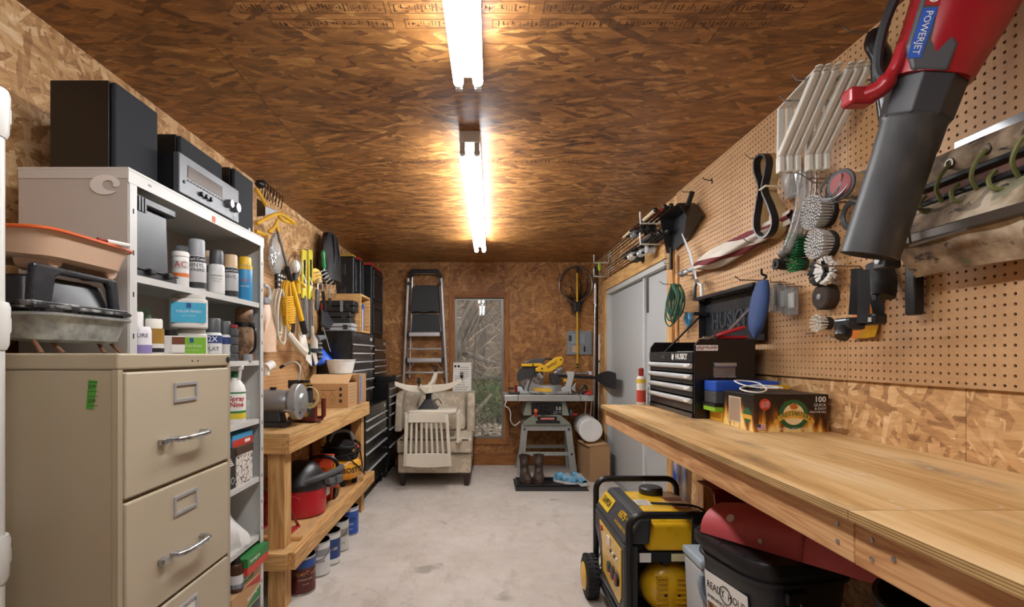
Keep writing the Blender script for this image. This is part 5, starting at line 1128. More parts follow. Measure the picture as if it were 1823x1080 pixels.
# ================================================================ LEFT SIDE, WORKBENCH
LX, LY0, LY1, LZ = -1.0, 2.58, 4.37, .919
t = thing('pine_workbench', 'narrow pine workbench with a lower shelf holding red tools', 'workbench', (-1.22, 3.47, 0), world=True)
PLY2 = ply('plywood_bench', [(0.25, '9a7347'), (0.45, 'b78f5c'), (0.65, 'c9a673'), (0.85, 'd8bb8c')])
G().box(-1.46, LX - .002, LY0 + .002, LY1, LZ - .016, LZ).obj('top', PLY2, t, bevel=.001)
P = M_PINE
G().box(LX - .038, LX, LY0, LY1, LZ - .105, LZ - .0165).obj('front_rail', P['y'], t, bevel=.003)
G().box(-1.46, LX - .0385, LY0, LY0 + .038, LZ - .105, LZ - .0165).obj('end_rail', P['x'], t, bevel=.003)
G().box(-1.46, LX - .0385, LY1 - .038, LY1, LZ - .105, LZ - .0165).obj('end_rail', P['x'], t, bevel=.003)
for yy in (LY0 + .04, LY1 - .13):
    for xx in (-1.45, LX - .128): G().box(xx, xx + .089, yy, yy + .089, 0, LZ - .016).obj('leg', P['z'], t, bevel=.003)
zs = .317
G().box(-1.46, LX + .0, LY0 + .002, LY1 + .002, zs - .014, zs).obj('lower_shelf', PLY2, t)
G().box(LX + .0005, LX + .038, LY0 - .02, LY1 + .02, zs - .085, zs + .003).obj('shelf_front_rail', P['y'], t, bevel=.003)
G().box(-1.46, LX, LY0 - .036, LY0 + .001, zs - .085, zs + .003).obj('shelf_end_rail', P['x'], t, bevel=.003)
G().box(-1.46, LX, LY0 + .15, LY0 + .188, zs, zs + .02).obj('cleat', P['x'], t, bevel=.002)
for yy in (LY0 + .012, LY0 + .026):
    for zz in (LZ - .04, LZ - .08): G().cyl((LX, yy, zz), (LX + .001, yy, zz), .003, n=6).obj('screw', STEELD, t)
# ---- bench grinder
o = V((-1.20, 2.86, LZ))
t = thing('bench_grinder', 'grey bench grinder with a big round wheel guard on the pine workbench', 'grinder', o, rz=-.03); t.scale = (.9, .9, .9)
CG = mat('8d9092', .38, .5); 
G().prism([(-.10, -.08), (.10, -.08), (.11, -.05), (.09, .07), (-.09, .07), (-.11, -.05)], 'z', 0, .03).obj('foot_plate', mat('2a2a2b', .5), t, bevel=.006)
G().hexa([(-.07, -.05, .03), (.07, -.05, .03), (.07, .05, .03), (-.07, .05, .03)], [(-.05, -.04, .11), (.05, -.04, .11), (.05, .04, .11), (-.05, .04, .11)]).obj('pedestal', mat('303133', .5), t, bevel=.006)
G().lathe([(.03, -.13), (.05, -.12), (.07, -.09), (.075, -.05), (.075, .05), (.07, .09), (.05, .12), (.03, .13)], (0, 0, .155), (1, 0, 0)).obj('motor', CG, t, smooth=True)
for s in (-1, 1):
    gd = G().lathe([(.02, 0), (.105, 0), (.112, .006), (.112, .045), (.104, .052), (.055, .054), (.045, .065), (0, .068)], (s * .13, 0, .155), (s, 0, 0), n=36).obj('wheel_guard', mat('a4a7a9', .33, .55), t, smooth=True)
    G().cyl((s * .185, -.04, .09), (s * .19, -.04, .09), .006, n=8).obj('screw', BLACK, gd)
    G().box(s * .13, s * .18, -.16, -.10, .11, .12).obj('tool_rest', STEEL, t, bevel=.002)
G().cyl((0, 0, .23), (0, .0, .245), .02, n=10).obj('switch_boss', BLACK, t)
# ---- small pump in maroon frame with coiled tube
o = V((-1.10, 3.02, LZ))
t = thing('paint_pump', 'small pump in a maroon frame with coiled clear tube behind the grinder', 'pump', o, rz=-.35)
MAR = mat('6a2a1c', .4)
G().tube([(-.09, 0, .02), (.08, 0, .02), (.10, 0, .035), (.10, 0, .14)], .014, 8).tube([(-.09, .08, .02), (.08, .08, .02), (.10, .08, .035), (.10, .08, .14)], .014, 8).obj('frame', MAR, t, smooth=True)
G().box(-.09, .10, -.0, .08, .006, .02).obj('base_plate', MAR, t, bevel=.003)
G().box(-.08, .03, .005, .075, .02, .20).obj('pump_block', mat('2a2a2a', .45), t, bevel=.008)
G().box(-.10, -.02, .0, .08, .20, .25).obj('switch_box', BLACK, t, bevel=.004); G().cyl((.0, .04, .2), (.0, .04, .235), .03, n=14).obj('filter_cap', BRASS, t, smooth=True); G().cyl((.0, .04, .235), (.0, .04, .25), .026, n=14).obj('filter_lid', BLACK, t, smooth=True)
for k in range(4): G().tube(arc((.075 + k * .004, -.012 - k * .005, .165 - k * .004), .05 + .004 * k, 0, 2 * PI, 20, (.8, .2, 0), (0, 0, 1))[:-1], .0035, 5, closed=True).obj('tube_coil', mat('d6c78f', .25), t, smooth=True)
G().cyl((.055, .01, .19), (.055, .01, .225), .016, n=10).obj('valve_knob', BLACK, t, smooth=True)
G().ball((.05, -.02, .055), (.02, .02, .022), 10).obj('fitting', BRASS, t, smooth=True); G().cyl((.0, -.01, .07), (.07, -.015, .08), .012, n=10).obj('hose_fitting', STEEL, t, smooth=True)
G().tube(bez([(-.06, .05, .25), (-.05, .05, .33), (-.10, .05, .36), (-.17, .05, .34)], 6), .006, 6).obj('hose', mat('c9c4b8', .4), t, smooth=True)
G().cyl((-.17, .05, .34), (-.20, .05, .325), .01, n=8).obj('hose_end', BLACK, t)
# ---- cardboard boxes on the bench
t = thing('lamp_carton', 'cardboard carton printed with two lamp outlines on the pine workbench', 'box', (-1.2, 3.98, LZ), world=True)
bx0, bx1, by0, by1, bh = -1.355, -1.045, 3.85, 4.115, .185
G().box(bx0, bx1, by0, by1, LZ, LZ + bh).obj('carton', CARD, t, bevel=.002)
ym = (by0 + by1) / 2; zt = LZ + bh
G().hexa([(bx0, by0, zt), (bx1, by0, zt), (bx1, by0 + .004, zt), (bx0, by0 + .004, zt)], [(bx0, ym - .01, zt + .065), (bx1, ym - .01, zt + .065), (bx1, ym - .006, zt + .065), (bx0, ym - .006, zt + .065)]).obj('flap', mat('c09a6c', .8), t)
G().hexa([(bx0, by1 - .004, zt), (bx1, by1 - .004, zt), (bx1, by1, zt), (bx0, by1, zt)], [(bx0, ym + .006, zt + .065), (bx1, ym + .006, zt + .065), (bx1, ym + .01, zt + .065), (bx0, ym + .01, zt + .065)]).obj('flap', mat('c09a6c', .8), t)
yf = by0 - .0008
def sk(g, pts, w=.0016):
    for a, b in zip(pts[:-1], pts[1:]): g.beam((a[0], yf, a[1]), (b[0], yf, b[1]), w, .0006, up=(0, 1, 0))
g = G()
for c in (-1.235, -1.165):
    sk(g, [(c - .014, LZ + .03), (c - .022, LZ + .08), (c - .01, LZ + .095), (c - .008, LZ + .11), (c + .008, LZ + .11), (c + .01, LZ + .095), (c + .022, LZ + .08), (c + .014, LZ + .03), (c - .014, LZ + .03)])
    sk(g, [(c, LZ + .11), (c, LZ + .14)]); sk(g, [(c, LZ + .05), (c, LZ + .07)], .004)
sk(g, [(-1.26, LZ + .135), (-1.14, LZ + .135)], .003); sk(g, [(-1.335, LZ + .075), (-1.28, LZ + .075)], .003); sk(g, [(-1.335, LZ + .09), (-1.31, LZ + .105), (-1.30, LZ + .09)], .003)
g.obj('line_print', mat('4a3a28', .8), t)
for k in range(3): G().box(-1.113, -1.092, yf - .0003, by0, LZ + .04 + k * .045, LZ + .064 + k * .045).obj('handling_mark', mat('3a2d20', .8), t)
text('1-ZY-BR', .026, mat('4a3a28', .8), t, (-1.335, yf, LZ + .035), ext=.0002)
g = G(); rs = random.Random(8)
for i in range(6):
    for k in range(5): g.box(bx1, bx1 + .0006, by0 + .03 + k * .035, by0 + .03 + k * .035 + rs.uniform(.01, .028), LZ + .03 + i * .024, LZ + .034 + i * .024)
g.obj('side_print', mat('5a4832', .8), t)
t = thing('plain_carton', 'taller cardboard carton with blue tape behind the lamp carton', 'box', (-1.2, 4.25, LZ), world=True)
G().box(-1.36, -1.03, 4.135, 4.365, LZ, LZ + .245).obj('carton', mat('a5825a', .82), t, bevel=.002)
G().box(-1.03, -1.0294, 4.15, 4.19, LZ + .02, LZ + .235).obj('blue_print', mat('3a6fc0', .6), t); G().box(-1.20, -1.16, 4.134, 4.366, LZ + .2452, LZ + .2458).box(-1.20, -1.16, 4.1343, 4.1349, LZ + .2, LZ + .2455).obj('tape', mat('9aa3a6', .4), t)
for xx in (-1.33, -1.315): G().box(xx, xx + .006, 4.134, 4.1349, LZ + .2, LZ + .225).obj('arrow_print', INK, t)
o = V((-1.215, 4.25, LZ + .2462)); t = thing('white_bowl', 'white plastic mixing bowl standing on the taller carton', 'bowl', o, world=True)
G().lathe([(.0, .003), (.085, .003), (.088, 0), (.095, .005), (.115, .09), (.121, .118), (.125, .118), (.125, .112), (.119, .112), (.112, .085), (.09, .008), (0, .006)], o, n=36).obj('bowl', mat('e2e2df', .35), t, smooth=True)
# ---- things on the lower shelf
t = thing('jack_stand', 'red steel jack stand on the lower bench shelf', 'jack stand', (-1.19, 2.87, zs))
rm = mat('a8202a', .4)
for sx in (-1, 1):
    for sy in (-1, 1):
        G().beam((sx * .095, sy * .095, .0), (sx * .03, sy * .03, .2), .045, .006, up=(sx, sy, 0)).obj('leg', rm, t, bevel=.002)
        G().beam((sx * .095, sy * .095, .006), (sx * .095, -sy * .095 * 0, .006), .02, .012).obj('foot', rm, t)
G().box(-.045, .045, -.045, .045, .18, .235).obj('collar', rm, t, bevel=.004); G().cyl((0, 0, .2), (0, 0, .29), .02, n=10).obj('post', STEELD, t, smooth=True); G().box(-.05, .05, -.022, .022, .29, .315).obj('saddle', rm, t, bevel=.004); G().beam((.045, 0, .21), (.14, -.02, .19), .012, .012).obj('lever', rm, t, bevel=.003)
o = V((-1.17, 3.22, zs)); t = thing('shop_vacuum', 'red shop vacuum with black motor head and grey hose', 'vacuum', o, world=True)
G().lathe([(.135, 0), (.148, .012), (.152, .16), (.145, .175)], o, n=36).obj('tank', mat('b01e28', .3, coat=.3), t, smooth=True)
G().lathe([(.155, .17), (.16, .185), (.15, .215), (.12, .27), (.09, .31), (.05, .33), (0, .335)], o, n=36).obj('motor_head', mat('19191b', .35), t, smooth=True)
G().tube(bez([o + V((.05, -.12, .22)), o + V((.14, -.05, .24)), o + V((.17, .15, .23)), o + V((.16, .33, .22)), o + V((.12, .42, .18)), o + V((.13, .36, .13)), o + V((.16, .18, .15)), o + V((.165, .02, .18))], 8), .021, 10).obj('hose', mat('4b4c4e', .55, bump=.2), t, smooth=True)
nz = G().hexa([o + V((.14, -.02, .185)), o + V((.19, -.02, .185)), o + V((.19, .10, .165)), o + V((.14, .10, .165))], [o + V((.145, -.02, .225)), o + V((.185, -.02, .225)), o + V((.185, .10, .205)), o + V((.145, .10, .205))]).hexa([o + V((.12, .10, .155)), o + V((.20, .10, .155)), o + V((.21, .2, .15)), o + V((.11, .2, .15))], [o + V((.12, .10, .21)), o + V((.20, .10, .21)), o + V((.21, .2, .20)), o + V((.11, .2, .20))]).obj('floor_nozzle', mat('55575a', .5), t, bevel=.006)
G().box(o.x + .12, o.x + .155, o.y + .03, o.y + .085, zs + .1, zs + .165).obj('latch', mat('c9c9c6', .4), t, bevel=.004)
o = V((-1.13, 3.60, zs)); t = thing('chainsaw', 'orange chainsaw standing on the lower bench shelf', 'chainsaw', o, world=True)
om = mat('c9451f', .4)
G().prism([(3.50, zs), (3.69, zs), (3.70, zs + .10), (3.66, zs + .17), (3.55, zs + .2), (3.50, zs + .15)], 'x', -1.2, -1.06).obj('body', om, t, bevel=.012)
G().prism([(3.51, zs + .005), (3.60, zs + .005), (3.62, zs + .06), (3.53, zs + .075)], 'x', -1.06, -1.045).obj('side_cover', BLACK, t, bevel=.004)
G().tube(bez([(-1.22, 3.54, zs + .08), (-1.23, 3.53, zs + .26), (-1.13, 3.52, zs + .30), (-1.04, 3.53, zs + .26), (-1.03, 3.55, zs + .10)], 6), .013, 8).obj('front_handle', BLACK, t, smooth=True)
G().prism([(3.50, zs + .22), (3.53, zs + .31), (3.56, zs + .31), (3.54, zs + .22)], 'x', -1.2, -1.06).obj('hand_guard', om, t, bevel=.006)
G().box(-1.15, -1.14, 3.32, 3.50, zs + .06, zs + .13).obj('bar', STEELD, t)
# pancake compressor
o = V((-1.13, 3.96, zs)); t = thing('air_compressor', 'yellow pancake air compressor with black hose wound on top', 'compressor', o, world=True)
G().lathe([(.06, .045), (.12, .05), (.15, .08), (.158, .125), (.15, .17), (.12, .2), (.05, .21)], o, n=40).obj('tank', mat('dd9a1f', .35, coat=.3), t, smooth=True)
text('BOSTITCH', .055, INK, t, o, align='CENTER', wrap=(o + V((0, 0, .125)), .1595, math.atan2(-3.96, 1.13) + .85), bold=.0015, ext=.0004)
for a in (.3, 1.9, 3.5, 5.1): G().box(o.x + .1 * math.cos(a) - .02, o.x + .1 * math.cos(a) + .02, o.y + .1 * math.sin(a) - .02, o.y + .1 * math.sin(a) + .02, zs, zs + .06).obj('foot', RUBBER, t, bevel=.006)
G().lathe([(.11, .2), (.115, .26), (.10, .32), (.05, .34), (0, .345)], o).obj('motor_shroud', BLACK, t, smooth=True)
g = G(); rs = random.Random(2)
for k in range(7):
    r = .125 + .012 * (k % 3); zz = .215 + .016 * k; c = o + V((.0, .0, zz))
    g.tube([c + V((r * math.cos(a), r * math.sin(a), .014 * math.sin(a * 2 + k))) for a in [2 * PI * i / 24 for i in range(24)]], .0065, 6, closed=True)
hz = g.obj('hose', BLACK, t, smooth=True); hz['kind'] = 'stuff'
G().tube(bez([o + V((.08, -.14, .24)), o + V((.15, -.05, .14)), o + V((.17, .06, .06)), o + V((.13, .16, .10)), o + V((.10, .16, .30))], 6), .006, 6).obj('hose_end', BLACK, t, smooth=True)
G().cyl(o + V((.11, -.10, .27)), o + V((.13, -.06, .285)), .01, n=8).obj('coupler', BRASS, t, smooth=True); G().ball(o + V((.13, .0, .285)), .016, 10).obj('red_knob', RED, t, smooth=True)
G().tube(bez([o + V((-.08, -.05, .33)), o + V((-.05, 0, .40)), o + V((.05, .04, .40)), o + V((.08, .06, .33))], 6), .014, 8).obj('carry_handle', mat('6e6f71', .5), t, smooth=True)
# ---- paint cans under the bench
def paintcan(label, px, py, body, band, txt=(), x=None, r=.078, h=.205, lid='b5b7b6'):
    p = onz(px, py, 0); p.y += r; o = V((p.x, p.y, 0)); t = thing('paint_can', label, 'paint can', o, world=True, group=None); a0 = math.atan2(-p.y, -p.x)
    G().lathe([(r, 0), (r, .006), (r * .985, .008), (r * .985, h - .008), (r, h - .006), (r, h), (r * .96, h), (r * .96, h - .004)], o, n=32).obj('can', mat('b4b6b6', .3, .8), t, smooth=True)
    G().lathe([(r * .955, h - .004), (r * .8, h - .004), (r * .78, h - .008), (0, h - .008)], o, n=32).obj('lid', mat(lid, .35, .5), t, smooth=True)
    G().lathe([(r * .99, .012), (r * .99, h - .012)], o, n=32).obj('label', mat(body, .4), t, smooth=True)
    for a, b, c in band: G().lathe([(r * .9925, a * h), (r * .9925, b * h)], o, n=32).obj('label_band', mat(c, .45), t, smooth=True)
    for s, zz, sz, c, da in txt: text(s, sz, mat(c, .5, 0, 0), t, o, align='CENTER', wrap=(o + V((0, 0, zz * h)), r * .995, a0 + da), ext=.0002)
    q = bez([o + V((r * math.cos(a0 - 1.5), r * math.sin(a0 - 1.5), h * .86)), o + V((r * 1.03 * math.cos(a0 - .8), r * 1.03 * math.sin(a0 - .8), h * .62)), o + V((r * 1.03 * math.cos(a0), r * 1.03 * math.sin(a0), h * .5)), o + V((r * 1.03 * math.cos(a0 + .8), r * 1.03 * math.sin(a0 + .8), h * .62)), o + V((r * math.cos(a0 + 1.5), r * math.sin(a0 + 1.5), h * .86))], 5)
    G().tube(q, .0018, 5).obj('bail', STEELD, t)
paintcan('maroon deck stain can with tan lettering under the pine bench', 527, 1062, '5a1f1c', ((.72, .93, '2a4f9a'),), (('SuperDeck', .58, .034, 'c08a4a', .3), ('EXTERIOR STAIN', .42, .011, 'd9c9b0', .3), ('semi-solid', .3, .009, 'd9c9b0', .3)))
paintcan('white-labelled paint can next to the maroon can under the bench', 556, 1030, 'd5d6d6', ((.6, .8, '8a9094'),), (('PRIMER', .45, .018, '55595c', .3),))
paintcan('blue and white paint can in the middle of the row under the bench', 577, 1009, '22407a', ((.8, .94, 'd6d7d4'), (.05, .2, 'd6d7d4')), (('A-100', .5, .026, 'e6e6e2', .4),))
paintcan('silver-labelled paint can between the two blue cans', 594, 985, 'c4c4bd', ((.5, .75, '8d8a80'),), (('GLOSS', .3, .016, '4a4a48', .4),))
paintcan('bright all-blue paint can at the tool chest end of the row', 614, 955, '2450a8', ((.86, .93, 'd5d8dc'),), (('ProMar', .6, .03, '14233f', .3), ('200', .42, .022, 'd8dce6', .3), ('latex', .25, .014, 'd8dce6', .3)))
# ---- rolling tool chests
CH_B = mat('131315', .28, 0, .1, 6, coat=.3); CH_F = mat('19191b', .3, 0, .1, 6, coat=.3)
def chest(label, x0, xf, y0, y1, z0, z1, drawers, top=.0, caster=False, plate=None, name='tool_chest'):
    t = thing(name, label, 'tool chest', ((x0 + xf) / 2, (y0 + y1) / 2, z0), world=True)
    zc = z0 + (.11 if caster else 0)
    G().box(x0, xf - .014, y0, y1, zc, z1).obj('case', CH_B, t, bevel=.004)
    if caster:
        for xx in (x0 + .06, xf - .06):
            for yy in (y0 + .06, y1 - .06):
                c = G().cyl((xx - .016, yy, .045), (xx + .016, yy, .045), .045, n=16).obj('caster', RUBBER, t, smooth=True); G().box(xx - .025, xx + .025, yy - .02, yy + .02, .06, .11).obj('caster_fork', STEEL, c)
    if top: 
        h = G().box(xf - .014, xf - .004, y0 + .008, y1 - .008, z1 - top, z1 - .006).obj('top_tray_front', CH_F, t, bevel=.003)
        G().cyl((xf - .004, (y0 + y1) / 2, z1 - top / 2), (xf + .004, (y0 + y1) / 2, z1 - top / 2), .01, n=10).obj('lock', STEEL, h); G().box(xf - .004, xf - .002, y1 - .14, y1 - .05, z1 - top * .65, z1 - top * .35).obj('badge', LGREY, h)
    zz = z1 - top - .006; tot = sum(drawers); av = zz - zc - .02
    for w in drawers:
        hh = av * w / tot
        dw = G().box(xf - .014, xf - .004, y0 + .012, y1 - .012, zz - hh + .004, zz).obj('drawer', CH_F, t, bevel=.002)
        G().box(xf - .006, xf + .012, y0 + .014, y1 - .014, zz - .016, zz - .002).obj('pull', mat('c3c6c8', .35, .3), dw, bevel=.004)
        if hh > .05: G().box(xf - .004, xf - .003, y1 - .12, y1 - .07, zz - .036, zz - .024).obj('tag', LGREY, dw)
        zz -= hh
    return t
chest('black rolling tool cabinet with silver drawer pulls next to the pine workbench', -1.46, -1.046, 4.42, 5.38, 0, .85, [1, 1.4, 1.4, 2.1, 2.1], top=.10, caster=True)
chest('black top tool chest stacked on the rolling cabinet by the bench', -1.46, -1.16, 4.42, 5.25, .852, 1.53, [1, 1, 1, 1.2, 1.2, 1.6], top=.10)
chest('black rolling tool cabinet in the corner beside the armchair', -1.46, -1.03, 5.42, 6.05, 0, 1.03, [1, 1, 1.3, 1.8, 2.2, 2.4], top=.06, caster=True)
chest('black top tool chest stacked in the corner by the back wall', -1.46, -1.185, 5.42, 6.05, 1.032, 1.51, [1.6, 1, 1, 1.2], top=.12)
t = thing('open_drawer_tray', 'shallow black parts drawer standing on the corner rolling cabinet', 'drawer', (-1.1, 5.75, 1.032), world=True)
G().box(-1.18, -1.0, 5.45, 5.95, 1.0325, 1.09).obj('tray', CH_F, t, bevel=.003); G().box(-1.0, -.985, 5.45, 5.95, 1.075, 1.092).obj('pull', mat('c9c4b4', .3, .6), t, bevel=.003)
# cases and crate on the chest
def case(label, x0, x1, y0, y1, z0, z1, c, lat=True):
    t = thing('tool_case', label, 'tool case', ((x0 + x1) / 2, (y0 + y1) / 2, z0), world=True); zm = (z0 + z1) / 2
    G().box(x0, x1, y0, y1, z0, zm - .002).obj('case_base', mat(c, .45), t, bevel=.01, seg=3); G().box(x0, x1, y0, y1, zm + .002, z1).obj('case_lid', mat(c, .45), t, bevel=.01, seg=3)
    for xx in (x0 + .06, x1 - .06): G().box(xx - .02, xx + .02, y0 - .006, y0, zm - .02, zm + .02).obj('latch', mat('2a2b2d', .4), t, bevel=.002)
    return t
case('grey plastic tool case at the bottom of the stack on the chest', -1.44, -1.165, 4.425, 4.595, 1.532, 1.602, 'a3a6a8')
case('black tool case in the middle of the stack on the chest', -1.44, -1.18, 4.425, 4.595, 1.603, 1.70, '232527')
c = case('black tool case with a grey strap on top of the stack', -1.45, -1.15, 4.425, 4.595, 1.701, 1.80, '1b1c1e')
G().box(-1.27, -1.245, 4.418, 4.424, 1.70, 1.80).box(-1.27, -1.245, 4.42, 4.60, 1.8, 1.803).obj('strap', mat('77787a', .7), c)
t = thing('wooden_crate', 'open pine crate of books behind the black tool cases', 'crate', (-1.29, 4.8, 1.531), world=True)
cx0, cx1, cy0, cy1, cz0, cz1 = -1.46, -1.135, 4.615, 4.985, 1.531, 1.882
for a in ((cx0, cx1, cy0, cy0 + .018, cz0, cz1), (cx0, cx1, cy1 - .018, cy1, cz0, cz1), (cx0, cx1, cy0 + .018, cy1 - .018, cz1 - .018, cz1), (cx0, cx1, cy0 + .018, cy1 - .018, cz0, cz0 + .018), (cx0, cx0 + .012, cy0 + .018, cy1 - .018, cz0 + .018, cz1 - .018)): G().box(*a).obj('board', M_PINE['x'], t, bevel=.002)
yy = cy0 + .03
for c, w, h, nm in (('c9c23a', .025, .22, 'yellow-green book'), ('2a2a2c', .03, .24, 'black book'), ('9a5a35', .02, .21, 'rust-brown book'), ('d8d6d0', .028, .20, 'white book'), ('2f5fb0', .035, .25, 'blue book')):
    tb = thing('book', nm + ' standing in the pine crate', 'book', (-1.25, yy + w / 2, cz0 + .018), world=True); G().box(-1.36, -1.15, yy, yy + w, cz0 + .0185, cz0 + .0185 + h).obj('cover', mat(c, .5), tb, bevel=.002); G().box(-1.357, -1.153, yy + .003, yy + w - .003, cz0 + .0215, cz0 + .0195 + h).obj('pages', PAPER, tb); yy += w + .004
# tall organiser cases against the wall
def organiser(label, x0, x1, y0, y1, z0, z1, topc):
    t = thing('organiser_case', label, 'tool box', ((x0 + x1) / 2, (y0 + y1) / 2, z0), world=True)
    G().box(x0, x1, y0, y1, z0, z1).obj('shell', mat('17181a', .45), t, bevel=.015, seg=3)
    for k in range(2):
        a, b = z0 + (z1 - z0) * (.06 + .48 * k), z0 + (z1 - z0) * (.46 + .48 * k)
        G().box(x1, x1 + .012, y0 + .03, y0 + .055, a, b).box(x1, x1 + .012, y1 - .055, y1 - .03, a, b).box(x1, x1 + .012, y0 + .055, y1 - .055, b - .03, b).box(x1, x1 + .012, y0 + .055, y1 - .055, a, a + .03).obj('front_rib', mat('232427', .4), t, bevel=.004)
    n = 3
    for k in range(n): G().box(x0 + .03, x0 + .09, y0 - .012, y0, z0 + (z1 - z0) * (.15 + .3 * k), z0 + (z1 - z0) * (.3 + .3 * k)).obj('side_rib', mat('232427', .4), t, bevel=.004)
    if topc:
        G().box(x0 + .02, x1 - .005, y0 + .01, y1 - .01, z1, z1 + .018).obj('top_trim', mat(topc, .4), t, bevel=.006)
        G().box(x1 - .06, x1 - .02, y0 + .03, y0 + .06, z1 + .018, z1 + .03).obj('latch', mat(topc, .4), t, bevel=.003)
organiser('black upright organiser case with brass clips beside the crate', -1.47, -1.30, 5.0, 5.12, 1.531, 2.30, 'b89a3a')
organiser('narrow black organiser case with a red top clip', -1.47, -1.26, 5.13, 5.24, 1.531, 2.29, 'b5282a')
organiser('large black organiser case with a long red top edge in the corner', -1.47, -1.215, 5.43, 5.98, 1.512, 2.29, 'c02c2c')
# ================================================================ TOOLS ON THE LEFT WALL
def pw(px, py, off=.07): return onL(px, py, off)
def hang(name, label, cat, px, py, off=.07, group=None): return thing(name, label, cat, pw(px, py, off), world=True, group=group)
def peg(p, ln, parent, r=.0025, up=.015):      # wire hook from the wall to p
    p = V(p); G().tube([V((XL + .018, p.y, p.z)), p, p + V((.006, 0, up))], r, 5).obj('peg_hook', WIRE, parent)
YT = mat('d9a92a', .4)
t = hang('tube_rack', 'yellow tubular hanging rack with grey pad above the pegboard', 'rack', 490, 415)
for pts in (((455, 335), (466, 352), (474, 366)), ((457, 398), (475, 388), (492, 381), (503, 382), (515, 390), (524, 397)), ((496, 385), (506, 393), (524, 397)), ((455, 411), (470, 417), (478, 421)), ((478, 413), (488, 404), (495, 390))):
    G().tube(bez([pw(a, b, .16 + .02 * i) for i, (a, b) in enumerate(pts)], 4), .011, 8).obj('tube', YT, t, smooth=True)
G().hexa([pw(457, 385, .06), pw(472, 383, .16), pw(472, 384, .18), pw(457, 386, .08)], [pw(457, 352, .06), pw(472, 362, .16), pw(472, 363, .18), pw(457, 353, .08)]).obj('black_pad', BLACK, t, bevel=.004)
G().hexa([pw(472, 383, .10), pw(494, 376, .14), pw(494, 377, .16), pw(472, 384, .12)], [pw(472, 366, .10), pw(492, 374, .14), pw(492, 375, .16), pw(472, 367, .12)]).obj('grey_pad', mat('b9bbbd', .6), t, bevel=.004)
t = hang('wire_coil', 'springy coil of black wire hanging under the ceiling', 'wire', 480, 370)
g = []
for k in range(7):
    a = pw(458 + k * 6.2, 348 + k * 2.2, .05); b = pw(465 + k * 6, 322 + k * 4.2, .10); c = pw(472 + k * 5.2, 326 + k * 5, .14); d = pw(470 + k * 5, 352 + k * 3.2, .15)
    G().tube(bez([a, b, c, d], 5), .003, 5).obj('loop', BLACK, t)
G().ball(pw(463, 328, .09), (.03, .04, .025), 10).obj('plug', BLACK, t, smooth=True)
# clear bag of fixings
t = hang('parts_bag', 'clear plastic bag of small fixings on the pegboard', 'bag', 492, 485)
c0 = pw(492, 455, .07)
def bg(u, v):
    a = 2 * PI * v; w = (.012 + .075 * math.sin(PI * min(1, u * .9 + .02)) ** .7) * (1 + .12 * math.sin(5 * a + 8 * u)); return c0 + V((.45 * w * math.cos(a), w * math.sin(a), .15 - .27 * u))
G().sheet(bg, 10, 18).obj('bag', M_CLEAR2, t, smooth=True)
rs = random.Random(6); g = G()
for i in range(40): p = c0 + V((rs.uniform(-.02, .02), rs.uniform(-.045, .045), rs.uniform(-.09, .04))); g.beam(p, p + V((rs.uniform(-.02, .02), rs.uniform(-.03, .03), rs.uniform(-.03, .03))), .006, .006)
o = g.obj('fixings', LGREY, t); o['kind'] = 'stuff'
peg(c0 + V((0, 0, .15)), .1, t)
t = hang('bolt_card', 'black and white card of bolts below the clear bag', 'card', 500, 515)
a, b = pw(492, 520, .03), pw(508, 482, .03); crd = G().box(a.x - .004, a.x + .004, min(a.y, b.y), max(a.y, b.y), a.z, b.z).obj('card', mat('1f2022', .5), t)
for i in range(4):
    for k in range(3): G().box(a.x + .004, a.x + .008, a.y + .02 + k * .045, a.y + .045 + k * .045, a.z + .015 + i * .034, a.z + .032 + i * .034).obj('bolt', PAPER, crd)
# long lopper
t = hang('lopper', 'long lopper with grey shaft, yellow tube and black grip', 'lopper', 543, 592)
G().tube([pw(494, 410, .10), pw(503, 445, .11), pw(516, 490, .12)], .010, 8).obj('shaft', mat('76736c', .4, .6), t, smooth=True)
G().tube([pw(491, 400, .10), pw(496, 414, .10)], .014, 8).obj('end_grip', YT, t, smooth=True)
G().tube([pw(510, 476, .12), pw(518, 500, .12)], .019, 10).obj('collar', BLACK, t, smooth=True)
G().tube([pw(518, 500, .12), pw(537, 570, .14)], .019, 10).obj('yellow_tube', YELLOW, t, smooth=True)
G().tube([pw(537, 570, .14), pw(543, 593, .145)], .022, 10).obj('grip', BLACK, t, smooth=True)
t = hang('caulking_gun', 'yellow caulking gun hanging behind the lopper', 'caulking gun', 523, 575)
G().tube([pw(527, 490, .08), pw(530, 522, .08)], .026, 10).obj('barrel', YT, t, smooth=True); G().tube([pw(523, 520, .08), pw(522, 570, .08)], .017, 8).obj('handle', YT, t, smooth=True); G().tube([pw(522, 568, .08), pw(521, 592, .08)], .015, 8).obj('tip', BLACK, t, smooth=True); G().tube(bez([pw(530, 500, .10), pw(538, 505, .10), pw(542, 511, .10)], 4), .01, 6).obj('trigger', YT, t, smooth=True)
# caged work light
t = hang('work_light', 'caged work light with a white bulb', 'lamp', 526, 490); c = pw(525, 474, .10)
G().ball(c, (.038, .038, .05), 14).obj('bulb', WHITE, t, smooth=True); G().cyl(c - V((0, 0, .05)), c - V((0, 0, .10)), .02, n=10).obj('socket', BLACK, t, smooth=True)
for a in range(6):
    q = a * PI / 3; G().tube([c + V((.055 * math.cos(q) * math.sin(h), .055 * math.sin(q) * math.sin(h), .085 * math.cos(h))) for h in [.05 + .28 * i for i in range(11)]], .0025, 5).obj('cage_wire', WIRE, t)
